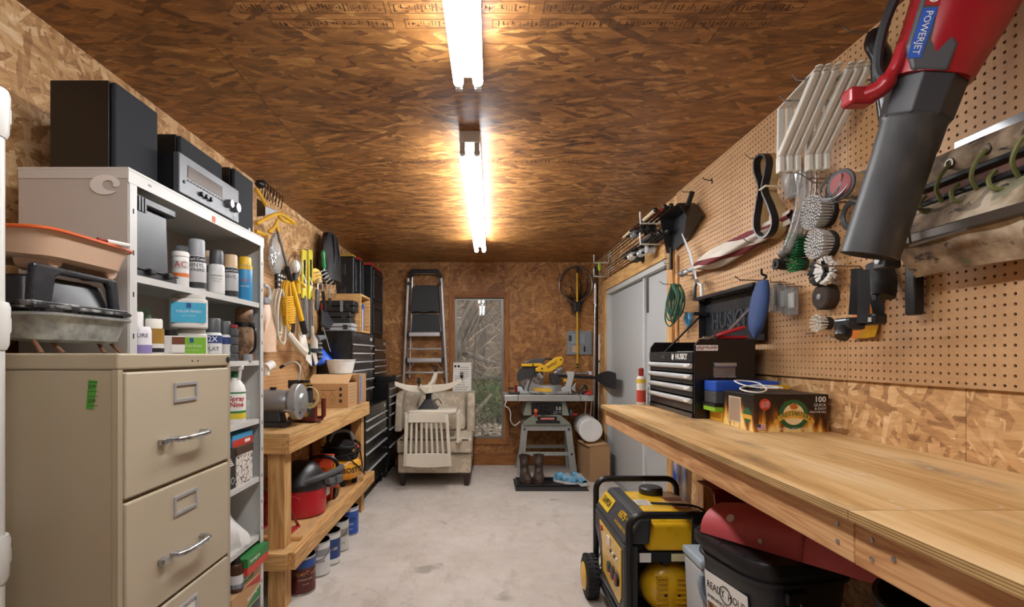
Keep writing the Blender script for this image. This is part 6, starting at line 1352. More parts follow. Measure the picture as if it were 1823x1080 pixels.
# ropes
def rope_coil(name, label, col, px, py0, py1, off, w, n, r, wrapz=None):
    t = hang(name, label, 'rope', px, py1, off); a, b = pw(px, py0, off), pw(px, py1, off); rs = random.Random(int(px))
    for k in range(n):
        ww = w * rs.uniform(.75, 1.1); zb = b.z + rs.uniform(0, .10); dx = rs.uniform(-.03, .03)
        G().tube(bez([a + V((dx, -.01, 0)), V((a.x + dx, a.y - ww * .8, (a.z + zb) / 2 + .05)), V((a.x + dx, a.y - ww * .7, zb + .05)), V((a.x + dx + .01, a.y, zb)), V((a.x + dx, a.y + ww * .7, zb + .05)), V((a.x + dx, a.y + ww * .8, (a.z + zb) / 2 + .05)), a + V((dx, .01, 0))], 5), r, 6).obj('strand', mat(col, .8, 0, .2, 120, bump=.3), t, smooth=True)
    peg(a, 0, t); return t
rope_coil('cotton_rope', 'off-white rope looped in long hanks on the pegboard', 'c3b9a6', 494, 515, 612, .09, .075, 7, .0085)
t = rope_coil('yellow_rope', 'yellow rope wound into a tight hank', 'd8a528', 510, 500, 590, .12, .05, 6, .006)
a, b = pw(510, 530, .12), pw(513, 575, .12)
for k in range(12): c = a.lerp(b, k / 11); G().tube(arc(c, .05, 0, 2 * PI, 16, (0, 1, .12), (.75, 0, .1))[:-1], .0075, 6, closed=True).obj('wrap', mat('d8a528', .8, 0, .2, 120, bump=.3), t, smooth=True)
# wiper blade packs
for k, px in enumerate((542, 553)):
    t = hang('wiper_pack', ('yellow and black wiper blade pack beside the lopper', 'yellow and black wiper blade pack beside the yellow disc')[k], 'wiper pack', px, 600, .08)
    a, b = pw(px, 600, .075), pw(px, 445, .075); w = .042
    G().box(a.x - .012, a.x + .004, a.y - w, a.y + w, a.z + .30, b.z).obj('sleeve', mat('d9cf3a', .4), t, bevel=.004)
    G().box(a.x + .004, a.x + .006, a.y - w * .7, a.y + w * .2, a.z + .42, b.z - .08).obj('black_panel', BLACK, t)
    text('onyx', .045, BLACKM, t, (a.x + .0045, a.y + w * .1, b.z - .16), xd=(0, 0, 1), yd=(0, -1, 0), ext=.0005)
    G().beam((a.x + .006, a.y - w * .8, a.z + .36), (a.x + .006, a.y + w * .8, a.z + .44), .012, .002, up=(1, 0, 0)).beam((a.x + .006, a.y - w * .8, a.z + .48), (a.x + .006, a.y + w * .8, a.z + .40), .012, .002, up=(1, 0, 0)).obj('white_flash', PAPER, t)
    G().tube([(a.x, a.y, a.z), (a.x + .006, a.y, a.z + .15), (a.x, a.y, a.z + .32)], .013, 6).obj('blade', mat('3f4042', .35, .4), t, smooth=True)
    G().box(a.x - .014, a.x + .014, a.y - w * .9, a.y + w * .9, a.z + .0, a.z + .30).obj('clear_pack', M_CLEAR, t)
    peg((a.x, a.y, b.z + .005), 0, t)
c = pw(562, 491, .08); t = hang('yellow_disc', 'yellow plastic disc hung between the wipers and wire rack', 'disc', 562, 505, .08); G().lathe([(.0, -.006), (.06, -.006), (.064, 0), (.06, .006), (0, .006)], c, (1, -.6, 0), n=24).obj('disc', YELLOW, t, smooth=True)
c = pw(568, 500, .12); tag(G().ball(c, .026, 14).obj('wooden_ball', mat('cbb48c', .5), smooth=True), 'small pale wooden ball knob on a hook', 'knob')
# wire basket rack with tools
t = hang('wire_rack', 'white wire tool rack fixed to the pegboard', 'rack', 582, 520)
for k in range(5): G().tube([pw(564, 482 + k * 6, .03), pw(567 + k * 5, 486 + k * 5, .16), pw(574 + k * 5.5, 482 + k * 4, .16), pw(598, 478 + k * 4, .05)], .0035, 5).obj('rack_wire', LGREY, t)
for px in (570, 578, 586, 594): G().tube([pw(px, 480, .04), pw(px + 3, 505, .15), pw(px + 5, 520, .14), pw(px + 1, 530, .10)], .0035, 5).obj('rack_prong', LGREY, t)
# screwdrivers etc.
def handle_tool(name, label, cat, a, b, c, r, hc, sc_='b9bcc0'):
    t = hang(name, label, cat, b[0], c[1], .12); G().tube([pw(*a, .12), pw(*b, .12)], .005, 6).obj('shank', mat(sc_, .3, .9), t, smooth=True)
    A, B = pw(*b, .12), pw(*c, .12); G().tube([A, A.lerp(B, .15), A.lerp(B, .5), A.lerp(B, .85), B], [r * .7, r, r * .85, r * 1.05, r * .6], 10).obj('handle', mat(hc, .35), t, smooth=True)
handle_tool('screwdriver', 'long screwdriver with a red handle', 'screwdriver', (574, 505), (575, 540), (578, 572), .022, 'c2282c')
handle_tool('green_file', 'file with a green handle in the wire rack', 'file', (577, 480), (577, 478), (575, 446), .018, '2c8f4a')
handle_tool('blue_brush', 'light blue handled brush in the wire rack', 'brush', (590, 484), (588, 480), (592, 443), .022, '5b9fd0')
handle_tool('pry_tool', 'grey pry bar with black grip beside the screwdriver', 'pry bar', (586, 510), (587, 530), (589, 552), .016, '2b2c2e')
handle_tool('chisel', 'dark flat chisel hung under the yellow disc', 'chisel', (566, 505), (565, 515), (564, 552), .02, '4a4c4e')
t = hang('ice_scraper', 'black broad-bladed scraper hung below the wire rack', 'scraper', 590, 585, .16)
G().tube([pw(575, 518, .17), pw(578, 555, .17)], .014, 8).obj('handle', BLACK, t, smooth=True)
A = [pw(575, 552, .17), pw(583, 556, .17), pw(595, 574, .17), pw(587, 587, .17), pw(574, 578, .17)]; n = len(A); g = G(); g.add([p for p in A] + [p + V((-.018, 0, 0)) for p in A], [tuple(range(n)), tuple(range(2 * n - 1, n - 1, -1))] + [(i, n + i, n + (i + 1) % n, (i + 1) % n) for i in range(n)]); g.obj('blade', mat('2a2c30', .4), t, bevel=.005)
# black tool bag
t = hang('tool_bag', 'black nylon bag hanging high by the organiser cases', 'bag', 590, 495, .06); c0 = pw(586, 455, .10)
def bb(u, v):
    a = 2 * PI * v; w = .05 + .09 * u ** .6; return c0 + V((.085 * math.cos(a) * (.6 + .5 * u), w * 1.5 * math.sin(a) * (1 + .08 * math.sin(4 * a + u * 6)), .19 - .42 * u))
g = G().sheet(bb, 12, 20); o = len(g.v); g.add([bb(1, k / 20) for k in range(20)], [tuple(range(20))]); g.add([bb(0, k / 20) for k in range(20)], [tuple(range(19, -1, -1))]); g.obj('bag', mat('1c1c1f', .6, 0, .2, bump=.2), t, smooth=True)
for s in (-.05, .05): G().tube(bez([c0 + V((.05, s, .17)), c0 + V((.07, s * 1.3, .0)), c0 + V((.06, s * 1.8, -.2))], 5), .01, 6).obj('strap', BLACKM, t)
# tan plastic bag, silver clamp, heat gun
t = hang('tan_bag', 'tan translucent plastic bag hanging by the shelving end', 'bag', 476, 625, .08); c0 = pw(474, 585, .07)
def tb(u, v):
    a = 2 * PI * v; w = (.02 + .075 * u ** .7) * (1 + .15 * math.sin(4 * a + 9 * u)); return c0 + V((.6 * w * math.cos(a), w * 1.2 * math.sin(a), .18 - .33 * u))
g = G().sheet(tb, 12, 20); g.obj('bag', mat('c9a88c', .4, 0, .1, 30, bump=.3), t, smooth=True)
t = hang('spring_clamp', 'silver spring clamp with grey jaw at the pegboard edge', 'clamp', 475, 535, .11)
G().tube(bez([pw(470, 507, .1), pw(477, 511, .1), pw(480, 525, .1), pw(478, 535, .1)], 4), .012, 6).obj('arm', LGREY, t, smooth=True); G().box(*[q for pr in zip(pw(470, 535, .1) - V((.02, .03, .02)), pw(470, 535, .1) + V((.02, .05, .02))) for q in pr]).obj('jaw', GREY, t, bevel=.006)
t = hang('heat_gun', 'white heat gun on the lower pegboard', 'heat gun', 478, 665, .08)
G().tube([pw(473, 655, .10), pw(485, 648, .12)], .03, 12).obj('barrel', WHITE, t, smooth=True); G().tube([pw(475, 655, .10), pw(474, 668, .10)], .02, 8).obj('grip', WHITE, t, smooth=True)
peg(pw(475, 655, .07), 0, t)
# glove bundle, brush, funnel, torch
t = hang('glove_bundle', 'bundle of white tied string below the lopper', 'string', 540, 630, .10)
G().tube(bez([pw(512, 592, .10), pw(522, 606, .12), pw(533, 620, .13), pw(540, 626, .13)], 5), [.02 + .0012 * i for i in range(16)], 8).obj('twist', mat('cfc8b9', .8, bump=.3), t, smooth=True)
for k in range(5): G().tube(bez([pw(532 + k * 2, 592, .10), pw(535 + k * 2, 606, .12), pw(534 + k * 3.5, 626, .13)], 4), [.012, .012, .013, .014, .013, .012, .011, .01, .008], 6).obj('strand', mat('d9d3c6', .8, bump=.3), t, smooth=True)
t = hang('paint_brush', 'flat paint brush with a white handle', 'brush', 558, 650, .12)
g = G(); a = [pw(556, 580, .12), pw(557, 596, .12), pw(559, 606, .12), pw(559, 620, .12)]; G().tube(a, [.010, .012, .03, .032], 8, sq=.35).obj('handle', mat('e0ddd2', .4), t, smooth=True)
G().tube([pw(559, 620, .12), pw(559, 627, .12)], .036, 8, sq=.35).obj('ferrule', mat('3a4250', .4, .3), t); G().tube([pw(559, 627, .12), pw(563, 646, .12)], [.035, .032], 8, sq=.3).obj('bristles', mat('d6d0c0', .8), t)
t = hang('scraper', 'white scraper with a dark green grip hung under the wipers', 'scraper', 552, 655, .11)
G().hexa([pw(545, 640, .10), pw(555, 652, .10), pw(555, 652, .104), pw(545, 640, .104)], [pw(544, 628, .10), pw(556, 626, .10), pw(556, 626, .104), pw(544, 628, .104)]).obj('blade', WHITE, t); G().tube([pw(548, 612, .10), pw(549, 630, .10)], .02, 8).obj('grip', mat('23402f', .5), t, smooth=True)
t = hang('flashlight', 'grey cordless torch hanging by the tool chest', 'torch', 570, 650, .10)
G().tube([pw(563, 603, .10), pw(577, 600, .12)], [.03, .022], 12).obj('head', mat('6d7073', .4), t, smooth=True); G().tube([pw(567, 605, .10), pw(570, 650, .10)], [.02, .03], 10).obj('body', mat('2b2d30', .5), t, smooth=True)
for k in range(5): c = pw(567.5 + k * .5, 612 + k * 8, .10); G().lathe([(.027 + .0015 * k, 0), (.027 + .0015 * k, .012)], c).obj('ring', GREY, t, smooth=True)
t = hang('funnel', 'bright blue plastic funnel hanging by the tool chest', 'funnel', 582, 645, .10); c = pw(573, 645, .10)
G().lathe([(.085, 0), (.088, .01), (.03, .12), (.012, .13), (.009, .19)], c, (-.15, -.25, 1), n=24).obj('funnel', mat('1f5ad0', .35), t, smooth=True)
tag(G().tube([pw(575, 582, .14), pw(588, 625, .14)], .004, 6).obj('welding_rod', LGREY), 'thin pale rod hanging over the black tool chest', 'rod')
# ================================================================ RIGHT SIDE
RX, RZ, RY1 = .69, 1.025, 3.02
t = thing('plywood_workbench', 'long plywood-topped workbench under the pegboard', 'workbench', (1.0, 1.2, 0), world=True)
seam = .962; EDGE = ply_edge()
for a, b in ((YF + .05, seam - .001), (seam + .001, RY1)):
    tp = G().box(RX + .0012, XR - .001, a, b, RZ - .019, RZ).obj('top_sheet', M_PLY, t)
    G().box(RX, RX + .0012, a, b, RZ - .019, RZ - .0005).obj('edge_face', EDGE, tp)
FI = M_FIR; rs = RX + .022
for a, b in ((YF + .05, .975), (.977, RY1 - .03)): G().box(rs, rs + .038, a, b, RZ - .108, RZ - .0195).obj('front_rail', FI['y'], t, bevel=.003)
G().box(rs + .0385, XR - .001, RY1 - .07, RY1 - .032, RZ - .108, RZ - .0195).obj('end_rail', FI['x'], t, bevel=.003)
for k, yy in enumerate((2.4, 1.75, 1.1, .4, -.4, -1.2)): G().box(rs + .0385, XR - .001, yy, yy + .038, RZ - .108, RZ - .0195).obj('joist', FI['x'], t)
G().box(XR - .038, XR - .0005, YF + .05, RY1 - .08, RZ - .20, RZ - .1085).obj('wall_ledger', FI['y'], t)
for yy in (2.80, 1.3, .2, -1.0): G().box(XR - .128, XR - .039, yy, yy + .089, 0, RZ - .1085).obj('leg', FI['z'], t, bevel=.003)
for yy, zz in ((1.02, .045), (1.02, .08), (.93, .045), (.93, .08), (.88, .06)): G().cyl((rs, yy, RZ - zz), (rs - .0025, yy, RZ - zz), .005, n=8).obj('screw', STEEL, t)
for (x, y) in ((.8, .98), (.86, .985), (1.0, .98), (.82, 1.02), (1.1, .985)): G().cyl((x, y, RZ), (x, y, RZ + .0006), .004, n=6).obj('screw', mat('d0cdc6', .4), t)
# ---- big black tool box, lid open
TX0, TX1, TY0, TY1, TH = .961, 1.256, 2.35, 2.985, .37
t = thing('tool_box', 'black tool box with four silver drawer pulls and open lid', 'tool box', ((TX0 + TX1) / 2, (TY0 + TY1) / 2, RZ), world=True)
TB = mat('101012', .3, 0, .1, 6, coat=.25); w = .012
G().prism([(TX0 + .012, RZ), (TX1, RZ), (TX1, RZ + TH), (TX0 + .035, RZ + TH), (TX0 + .012, RZ + TH - .03)], 'y', TY0, TY0 + w).obj('side_panel', TB, t, bevel=.002)
G().prism([(TX0 + .012, RZ), (TX1, RZ), (TX1, RZ + TH), (TX0 + .035, RZ + TH), (TX0 + .012, RZ + TH - .03)], 'y', TY1 - w, TY1).obj('side_panel', TB, t, bevel=.002)
G().box(TX1 - .006, TX1, TY0 + w, TY1 - w, RZ, RZ + TH).obj('back_panel', TB, t); G().box(TX0 + .013, TX1 - .006, TY0 + w, TY1 - w, RZ + .265, RZ + .272).obj('tray_floor', TB, t); G().box(TX0 + .014, TX1 - .006, TY0 + w, TY1 - w, RZ + .002, RZ + .02).obj('bottom', TB, t)
fp = G().box(TX0 + .004, TX0 + .014, TY0 + w, TY1 - w, RZ + .262, RZ + .312).obj('top_front', mat('232427', .35), t, bevel=.002)
text('HUSKY', .038, WHITE, fp, (TX0 + .0035, TY0 + .215, RZ + .287), xd=(0, -1, 0), fit=.15, bold=.0012)
G().prism([(TY0 + .27, RZ + .275), (TY0 + .245, RZ + .27), (TY0 + .235, RZ + .30), (TY0 + .25, RZ + .295), (TY0 + .262, RZ + .305)], 'x', TX0 + .003, TX0 + .004).obj('emblem', WHITE, fp)
G().cyl((TX0 + .004, TY0 + .36, RZ + .287), (TX0 - .006, TY0 + .36, RZ + .287), .009, n=10).box(TX0 - .014, TX0 - .006, TY0 + .352, TY0 + .368, RZ + .284, RZ + .29).obj('key', STEEL, fp)
zz = RZ + .26
for hh in (.052, .055, .058, .07):
    dw = G().box(TX0 + .008, TX0 + .02, TY0 + w + .003, TY1 - w - .003, zz - hh + .004, zz - .003).obj('drawer', mat('1b1c1e', .35), t, bevel=.002)
    G().tube([(TX0 + .002, TY0 + w + .006, zz - .016), (TX0 + .002, TY1 - w - .006, zz - .016)], .0125, 10, sq=.8).obj('pull', mat('c6c9cb', .35, .3), dw, smooth=True)
    G().box(TX0 - .0115, TX0 - .010, TY0 + .03, TY0 + .075, zz - .021, zz - .011).obj('tag', PAPER, dw)
    zz -= hh
G().box(TX0 + .004, TX0 + .016, TY0 + w, TY1 - w, RZ, zz - .002).obj('kick_panel', TB, t, bevel=.002)
sl = at(1239, 624, TY0), at(1278, 614, TY0); st = G().box(sl[0].x, sl[1].x, TY0 - .0008, TY0, sl[0].z, sl[1].z).obj('warning_sticker', PAPER, t)
g = G(); r_ = random.Random(3)
for k in range(14): g.box(sl[0].x + .004 + k * .0068, sl[0].x + .008 + k * .0068, TY0 - .0012, TY0 - .0008, sl[0].z + r_.uniform(.003, .012), sl[1].z - r_.uniform(.003, .010))
g.obj('sticker_print', mat('8a3a3a', .6), st)
ha, hb = at(1270, 672, TY0), at(1309, 645, TY0)
hd = G().box(ha.x, hb.x, TY0 - .001, TY0 + .0, ha.z, hb.z).obj('handle_recess', mat('8a8d90', .3, .7), t)
G().box(ha.x, hb.x, TY0 - .018, TY0 - .001, hb.z - .02, hb.z).obj('side_handle', mat('b9bcbe', .3, .8), t, bevel=.004); G().box(ha.x, hb.x, TY0 - .012, TY0 - .001, ha.z, ha.z + .008).obj('handle_lip', STEEL, hd, bevel=.002)
LX0, LZ0, LZ1 = 1.268, RZ + TH - .005, 1.655
lid = G().box(LX0 + .028, LX0 + .036, TY0 + .0, TY1, LZ0, LZ1).box(LX0 - .01, LX0 + .028, TY0, TY1, LZ1 - .01, LZ1).box(LX0 - .01, LX0 + .028, TY0, TY0 + .01, LZ0 + .03, LZ1 - .01).box(LX0 - .01, LX0 + .028, TY1 - .01, TY1, LZ0 + .03, LZ1 - .01).obj('lid', mat('24272b', .25, 0, .1, coat=.4), t, bevel=.003)
G().box(LX0 - .03, LX0 - .01, TY0 - .004, TY1 + .004, LZ1 - .016, LZ1 + .004).obj('lid_lip', TB, lid, bevel=.004)
text('HUSKY', .12, mat('33373c', .3), lid, (LX0 + .028, TY1 - .10, LZ0 + .115), xd=(0, -1, 0), fit=.40, ext=.005, bold=.004)
for yy in (TY0 + .03, TY1 - .03):
    G().cyl((TX0 + .06, yy, RZ + .285), (LX0 + .0, yy, LZ0 + .17), .006, n=8).obj('gas_strut', mat('c9cbcc', .25, .8) if yy < 2.6 else BLACK, t, smooth=True)
G().box(LX0 - .06, LX0 + .02, TY1 - .06, TY1 - .03, LZ0 + .16, LZ0 + .18).obj('strut_bracket', BLACK, t)
def pliers(label, p, rz):
    t = thing('pliers', label, 'pliers', p, rz, group='red-handled pliers in the tool box')
    for s in (-1, 1):
        G().tube(bez([(-.01, s * .004, .006), (.03, s * .014, .008), (.12, s * .022 + .0, .008)], 5), .008, 8).obj('grip', mat('a82026', .4), t, smooth=True)
        G().tube(bez([(-.01, s * .004, .006), (-.04, -s * .012, .006), (-.075, -s * .002, .006)], 4), .007, 6).obj('jaw', STEEL, t, smooth=True)
    G().cyl((-.01, 0, 0), (-.01, 0, .014), .01, n=10).obj('rivet', STEELD, t)
pliers('red-handled pliers lying across the tool box edge, upper pair', (1.09, TY0 + .016, RZ + TH + .012), -.05); bpy.data.objects['pliers'].rotation_euler = (0, -.3, -.1)
pliers('red-handled pliers lying flat on the tool box edge, lower pair', (1.10, TY0 + .03, RZ + TH + .001), .03)
tag(G().box(1.02, 1.12, 2.55, 2.72, RZ + .273, RZ + .315).obj('parts_case', mat('b9b3a4', .5), bevel=.01), 'pale parts case in the open top of the tool box', 'case')
# stack of small boxes beside the tool box
def slab(name, label, x0, x1, z0, z1, c, cat='case', extra=None):
    t = thing(name, label, cat, ((x0 + x1) / 2, 2.27, z0), world=True); G().box(x0, x1, 2.215, 2.335, z0, z1).obj('shell', mat(c, .45), t, bevel=.004); return t
t = slab('yellow_case', 'yellow case at the bottom of the stack beside the tool box', 1.035, 1.30, RZ, RZ + .045, 'd8a02a')
t = slab('green_case', 'lime green and black case in the stack beside the tool box', 1.005, 1.27, RZ + .0455, RZ + .08, '86b82c'); G().box(1.003, 1.272, 2.213, 2.337, RZ + .068, RZ + .0805).obj('top_band', BLACK, t)
t = slab('drill_index', 'dark grey drill index in the stack beside the tool box', 1.01, 1.28, RZ + .081, RZ + .134, '43464a'); G().box(1.06, 1.09, 2.209, 2.215, RZ + .085, RZ + .095).obj('clasp', LGREY, t)
t = slab('blue_case', 'bright blue case on top of the stack beside the tool box', 1.01, 1.29, RZ + .1345, RZ + .18, '1f4fb5'); G().box(1.12, 1.18, 2.21, 2.215, RZ + .145, RZ + .165).obj('clasp', BLACK, t)
# ---- firestarter carton
FX0, FX1, FY0, FY1, FH = 1.03, 1.316, 1.938, 2.19, .143
t = thing('firestarter_carton', 'black carton with flame print reading FIRESTARTERS', 'box', ((FX0 + FX1) / 2, 2.06, RZ), world=True)
def flame():
    m = NT('flame_print'); p = m.coord(); sp = m.n('ShaderNodeSeparateXYZ'); m.l(p, sp.inputs[0])
    n1 = m.noise(m.mapping(p, scale=(34, 34, 7)), 1.0, 3, .5); hgt = m.math('SUBTRACT', m.math('MULTIPLY', n1, 1.75), m.math('MULTIPLY', sp.outputs[2], 6.6))
    m.l(m.ramp(hgt, [(0.2, '120c09'), (0.42, '4a230c'), (0.6, 'a05f14'), (0.74, 'd9a23a'), (.88, 'f0d68c')]), m.b.inputs['Base Color']); m.b.inputs['Roughness'].default_value = .35; return m.m
bx = G().box(FX0, FX1, FY0, FY1, RZ, RZ + FH).obj('carton', flame(), t, bevel=.0015); bx.modifiers.clear() if False else None
G().box(FX0 - .0, FX1, FY0 + .002, FY1, RZ + FH, RZ + FH + .002).obj('top_flap', mat('1d1512', .45), t); G().hexa([(FX0 + .02, FY0 + .06, RZ + FH + .002), (FX1 - .06, FY0 + .06, RZ + FH + .002), (FX1 - .06, FY0 + .062, RZ + FH + .002), (FX0 + .02, FY0 + .062, RZ + FH + .002)], [(FX0 + .02, FY0 + .14, RZ + FH + .012), (FX1 - .06, FY0 + .14, RZ + FH + .012), (FX1 - .06, FY0 + .142, RZ + FH + .012), (FX0 + .02, FY0 + .142, RZ + FH + .012)]).obj('loose_flap', mat('2a201a', .45), t)
yf = FY0 - .0006; cx_, cz_ = FX0 + .152, RZ + .068
fr = bx
def disc(c, r, m, y, parent, nm, sx=1.0): return G().prism([(c[0] + sx * r * math.cos(2 * PI * k / 32), c[1] + r * math.sin(2 * PI * k / 32)) for k in range(32)], 'y', y, y + .0003).obj(nm, m, parent)
DG = mat('1d5a34', .5); GOLD = mat('d9a53a', .5); CRM = mat('e6d3a4', .5)
disc((cx_, cz_), .057, DG, yf, fr, 'badge_ring'); disc((cx_, cz_), .040, CRM, yf - .0003, fr, 'badge_disc')
G().prism([(cx_ + a, cz_ + b) for a, b in ((-.015, .03), (-.018, .04), (-.008, .036), (-.002, .048), (.004, .038), (.012, .046), (.012, .034), (.018, .03), (.01, .02), (-.01, .02))], 'y', yf - .0006, yf - .0003).obj('badge_flame', mat('b5651d', .5), fr)
G().prism([(cx_ - .078, cz_ - .028), (cx_ - .06, cz_ - .006), (cx_ - .03, cz_ + .012), (cx_, cz_ + .017), (cx_ + .03, cz_ + .012), (cx_ + .06, cz_ - .006), (cx_ + .082, cz_ - .026), (cx_ + .076, cz_ - .046), (cx_ + .05, cz_ - .024), (cx_, cz_ - .010), (cx_ - .05, cz_ - .024), (cx_ - .074, cz_ - .048)][:3] + [(cx_, cz_ + .017)] + [(cx_ + .03, cz_ + .012), (cx_ + .06, cz_ - .004), (cx_ + .08, cz_ - .026), (cx_ + .074, cz_ - .04), (cx_ + .045, cz_ - .02), (cx_, cz_ - .012), (cx_ - .045, cz_ - .02), (cx_ - .072, cz_ - .04)], 'y', yf - .0009, yf - .0006).obj('ribbon', GOLD, fr)
g_ = 'FIRESTARTERS'
for i, ch in enumerate(g_):
    u = (i - 5.5) / 5.5; a = -u * .42; text(ch, .023, DG, fr, (cx_ + u * .062, yf - .001, cz_ + .003 - .018 * u * u), xd=(math.cos(a), 0, math.sin(a)), yd=(-math.sin(a), 0, math.cos(a)), align='CENTER', ext=.0002, bold=.0003)
disc((FX0 + .042, RZ + .106), .022, mat('c0392b', .5), yf, fr, 'red_roundel')
for k in range(4): text('Great for camping', .006, WHITE, fr, (FX0 + .042, yf - .0003, RZ + .115 - k * .006), xd=(1, 0, .2), yd=(-.2, 0, 1), align='CENTER', fit=.034 - abs(k - 1.5) * .004, ext=.0001)
text('100', .03, WHITE, fr, (FX1 - .01, yf, RZ + .125), align='RIGHT', ext=.0001, bold=.0006); text('QUICK', .015, WHITE, fr, (FX1 - .01, yf, RZ + .104), align='RIGHT', ext=.0001); text('& EASY', .014, WHITE, fr, (FX1 - .01, yf, RZ + .09), align='RIGHT', ext=.0001); text('FIRESTARTERS', .010, WHITE, fr, (FX1 - .01, yf, RZ + .077), align='RIGHT', ext=.0001)
text('EACH ONE LASTS 30 MINUTES', .012, WHITE, fr, (cx_, yf, RZ + .012), align='CENTER', ext=.0001, fit=.125)
fl = G().box(FX0 + .012, FX0 + .045, yf, yf + .0004, RZ + .006, RZ + .030).obj('flag', WHITE, fr)
for k in range(4): G().box(FX0 + .012, FX0 + .045, yf - .0003, yf, RZ + .007 + k * .006, RZ + .0095 + k * .006).obj('stripe', mat('b03030', .5), fl)
G().box(FX0 + .012, FX0 + .026, yf - .0006, yf - .0003, RZ + .018, RZ + .030).obj('canton', mat('2a3f7d', .5), fl)
xf = FX0 - .0006; G().box(xf, FX0, FY0 + .10, FY0 + .2, RZ + .02, RZ + .125).obj('side_barcode_panel', mat('cbb7a0', .5), fr)
g = G()
for k in range(24): g.box(xf - .0002, xf, FY0 + .106 + k * .0038, FY0 + .1075 + k * .0038, RZ + .025, RZ + .12)
g.obj('side_print', mat('6a4a3a', .5), fr)
G().prism([(FY0 + .05 + .03 * math.cos(q), RZ + .06 + .03 * math.sin(q)) for q in [2 * PI * k / 20 for k in range(20)]], 'x', xf, FX0).obj('side_badge', DG, fr); G().box(xf - .0003, xf, FY0 + .015, FY0 + .085, RZ + .045, RZ + .062).obj('side_ribbon', GOLD, fr)
# white cord on the carton
zc = RZ + FH + .008
tag(G().tube(bez([V((FX0 + .17, FY0 + .10, zc + .012)), V((FX0 + .10, FY0 + .15, zc + .02)), V((FX0 + .01, FY0 + .12, zc + .012)), V((FX0 - .005, FY0 + .06, zc + .004)), V((FX0 + .02, FY0 + .015, zc)), V((FX0 + .06, FY0 + .03, zc + .005)), V((FX0 + .10, FY0 + .10, zc + .012)), V((FX0 + .12, FY0 + .2, zc + .028)), V((FX0 + .07, FY0 + .23, zc + .035)), V((FX0 + .02, FY0 + .19, zc + .035)), V((FX0 + .05, FY0 + .13, zc + .016)), V((FX0 + .14, FY0 + .08, zc + .012))], 8), .0032, 6).obj('string_loop', mat('e6e6e2', .4), smooth=True), 'thin white cord looped on the firestarter carton', 'cord')
tag(G().box(1.20, 1.325, 2.20, 2.212, RZ + .0, RZ + .165).obj('yellow_level', YT, bevel=.003), 'yellow spirit level standing behind the firestarter carton', 'level')
p = V((.92, 2.985, RZ)); t = thing('spray_can', 'red and yellow lubricant can behind the black tool box', 'spray can', p, world=True)
G().lathe([(.024, 0), (.026, .004), (.026, .16), (.02, .172)], p).obj('body', mat('d8d4cc', .35), t, smooth=True); G().lathe([(.0264, .02), (.0264, .09)], p).obj('label', mat('b8433a', .5), t, smooth=True); G().lathe([(.0264, .13), (.0264, .155)], p).obj('label', mat('d0b03a', .5), t, smooth=True); G().lathe([(.015, .17), (.015, .215), (.01, .22), (0, .22)], p).obj('cap', mat('8f1d1d', .4), t, smooth=True)
# ================================================================ GENERATOR
GX0, GX1, GN, GF, GT = .62, 1.07, 2.18, 2.83, .63
t = thing('generator', 'yellow and black portable generator on wheels partly under the bench', 'generator', ((GX0 + GX1) / 2, 2.5, 0), world=True)
FR = mat('18191b', .35, 0, .1); TR = .0165; GY = mat('e0b01e', .3, coat=.4); PL = mat('3a3c40', .45)
def hoop(y):
    r = .06; pts = [V((GX0, y, .10)), V((GX0, y, GT - r))] + arc((GX0 + r, y, GT - r), r, PI, PI / 2, 5, (1, 0, 0), (0, 0, 1))[1:] + arc((GX1 - r, y, GT - r), r, PI / 2, 0, 5, (1, 0, 0), (0, 0, 1)) + [V((GX1, y, .10))]
    return G().tube(pts, TR, 12)
hoop(GN).obj('frame_hoop', FR, t, smooth=True); hoop(GF).obj('frame_hoop', FR, t, smooth=True)
for x in (GX0, GX1): G().tube([(x, GN, .11), (x, GF, .11)], TR, 10).obj('frame_rail', FR, t, smooth=True)
for y in (GN, GF): G().tube([(GX0, y, .11), (GX1, y, .11)], TR, 10).obj('frame_rail', FR, t, smooth=True)
G().box(GX0 + .02, GX1 - .02, GN + .05, GN + .08, .405, .45).box(GX0 + .02, GX1 - .02, GF - .08, GF - .05, .405, .45).box(GX0 + .02, GX0 + .04, GN + .08, GF - .08, .42, .45).box(GX1 - .04, GX1 - .02, GN + .08, GF - .08, .42, .45).obj('tank_cradle', FR, t, bevel=.003)
ty0, ty1, tx0, tx1 = GN + .045, GF - .05, GX0 + .09, GX1 - .02
G().hexa([(tx0, ty0, .455), (tx1, ty0, .455), (tx1, ty1, .455), (tx0, ty1, .455)], [(tx0, ty0 + .04, .565), (tx1, ty0 + .04, .565), (tx1, ty1 - .03, .565), (tx0, ty1 - .03, .565)]).hexa([(tx0 + .0, ty0 + .05, .56), (tx1 - .02, ty0 + .05, .56), (tx1 - .02, ty1 - .04, .56), (tx0, ty1 - .04, .56)], [(tx0 + .02, ty0 + .10, .602), (tx1 - .07, ty0 + .10, .602), (tx1 - .07, ty1 - .10, .602), (tx0 + .02, ty1 - .10, .602)]).obj('fuel_tank', GY, t, bevel=.018, seg=3)
fc = V((.86, ty1 - .15, .60)); cap = G().lathe([(.055, 0), (.06, .006), (.06, .03), (.052, .038), (.03, .04), (0, .038)], fc, n=16).obj('fuel_cap', BLACK, t, smooth=True)
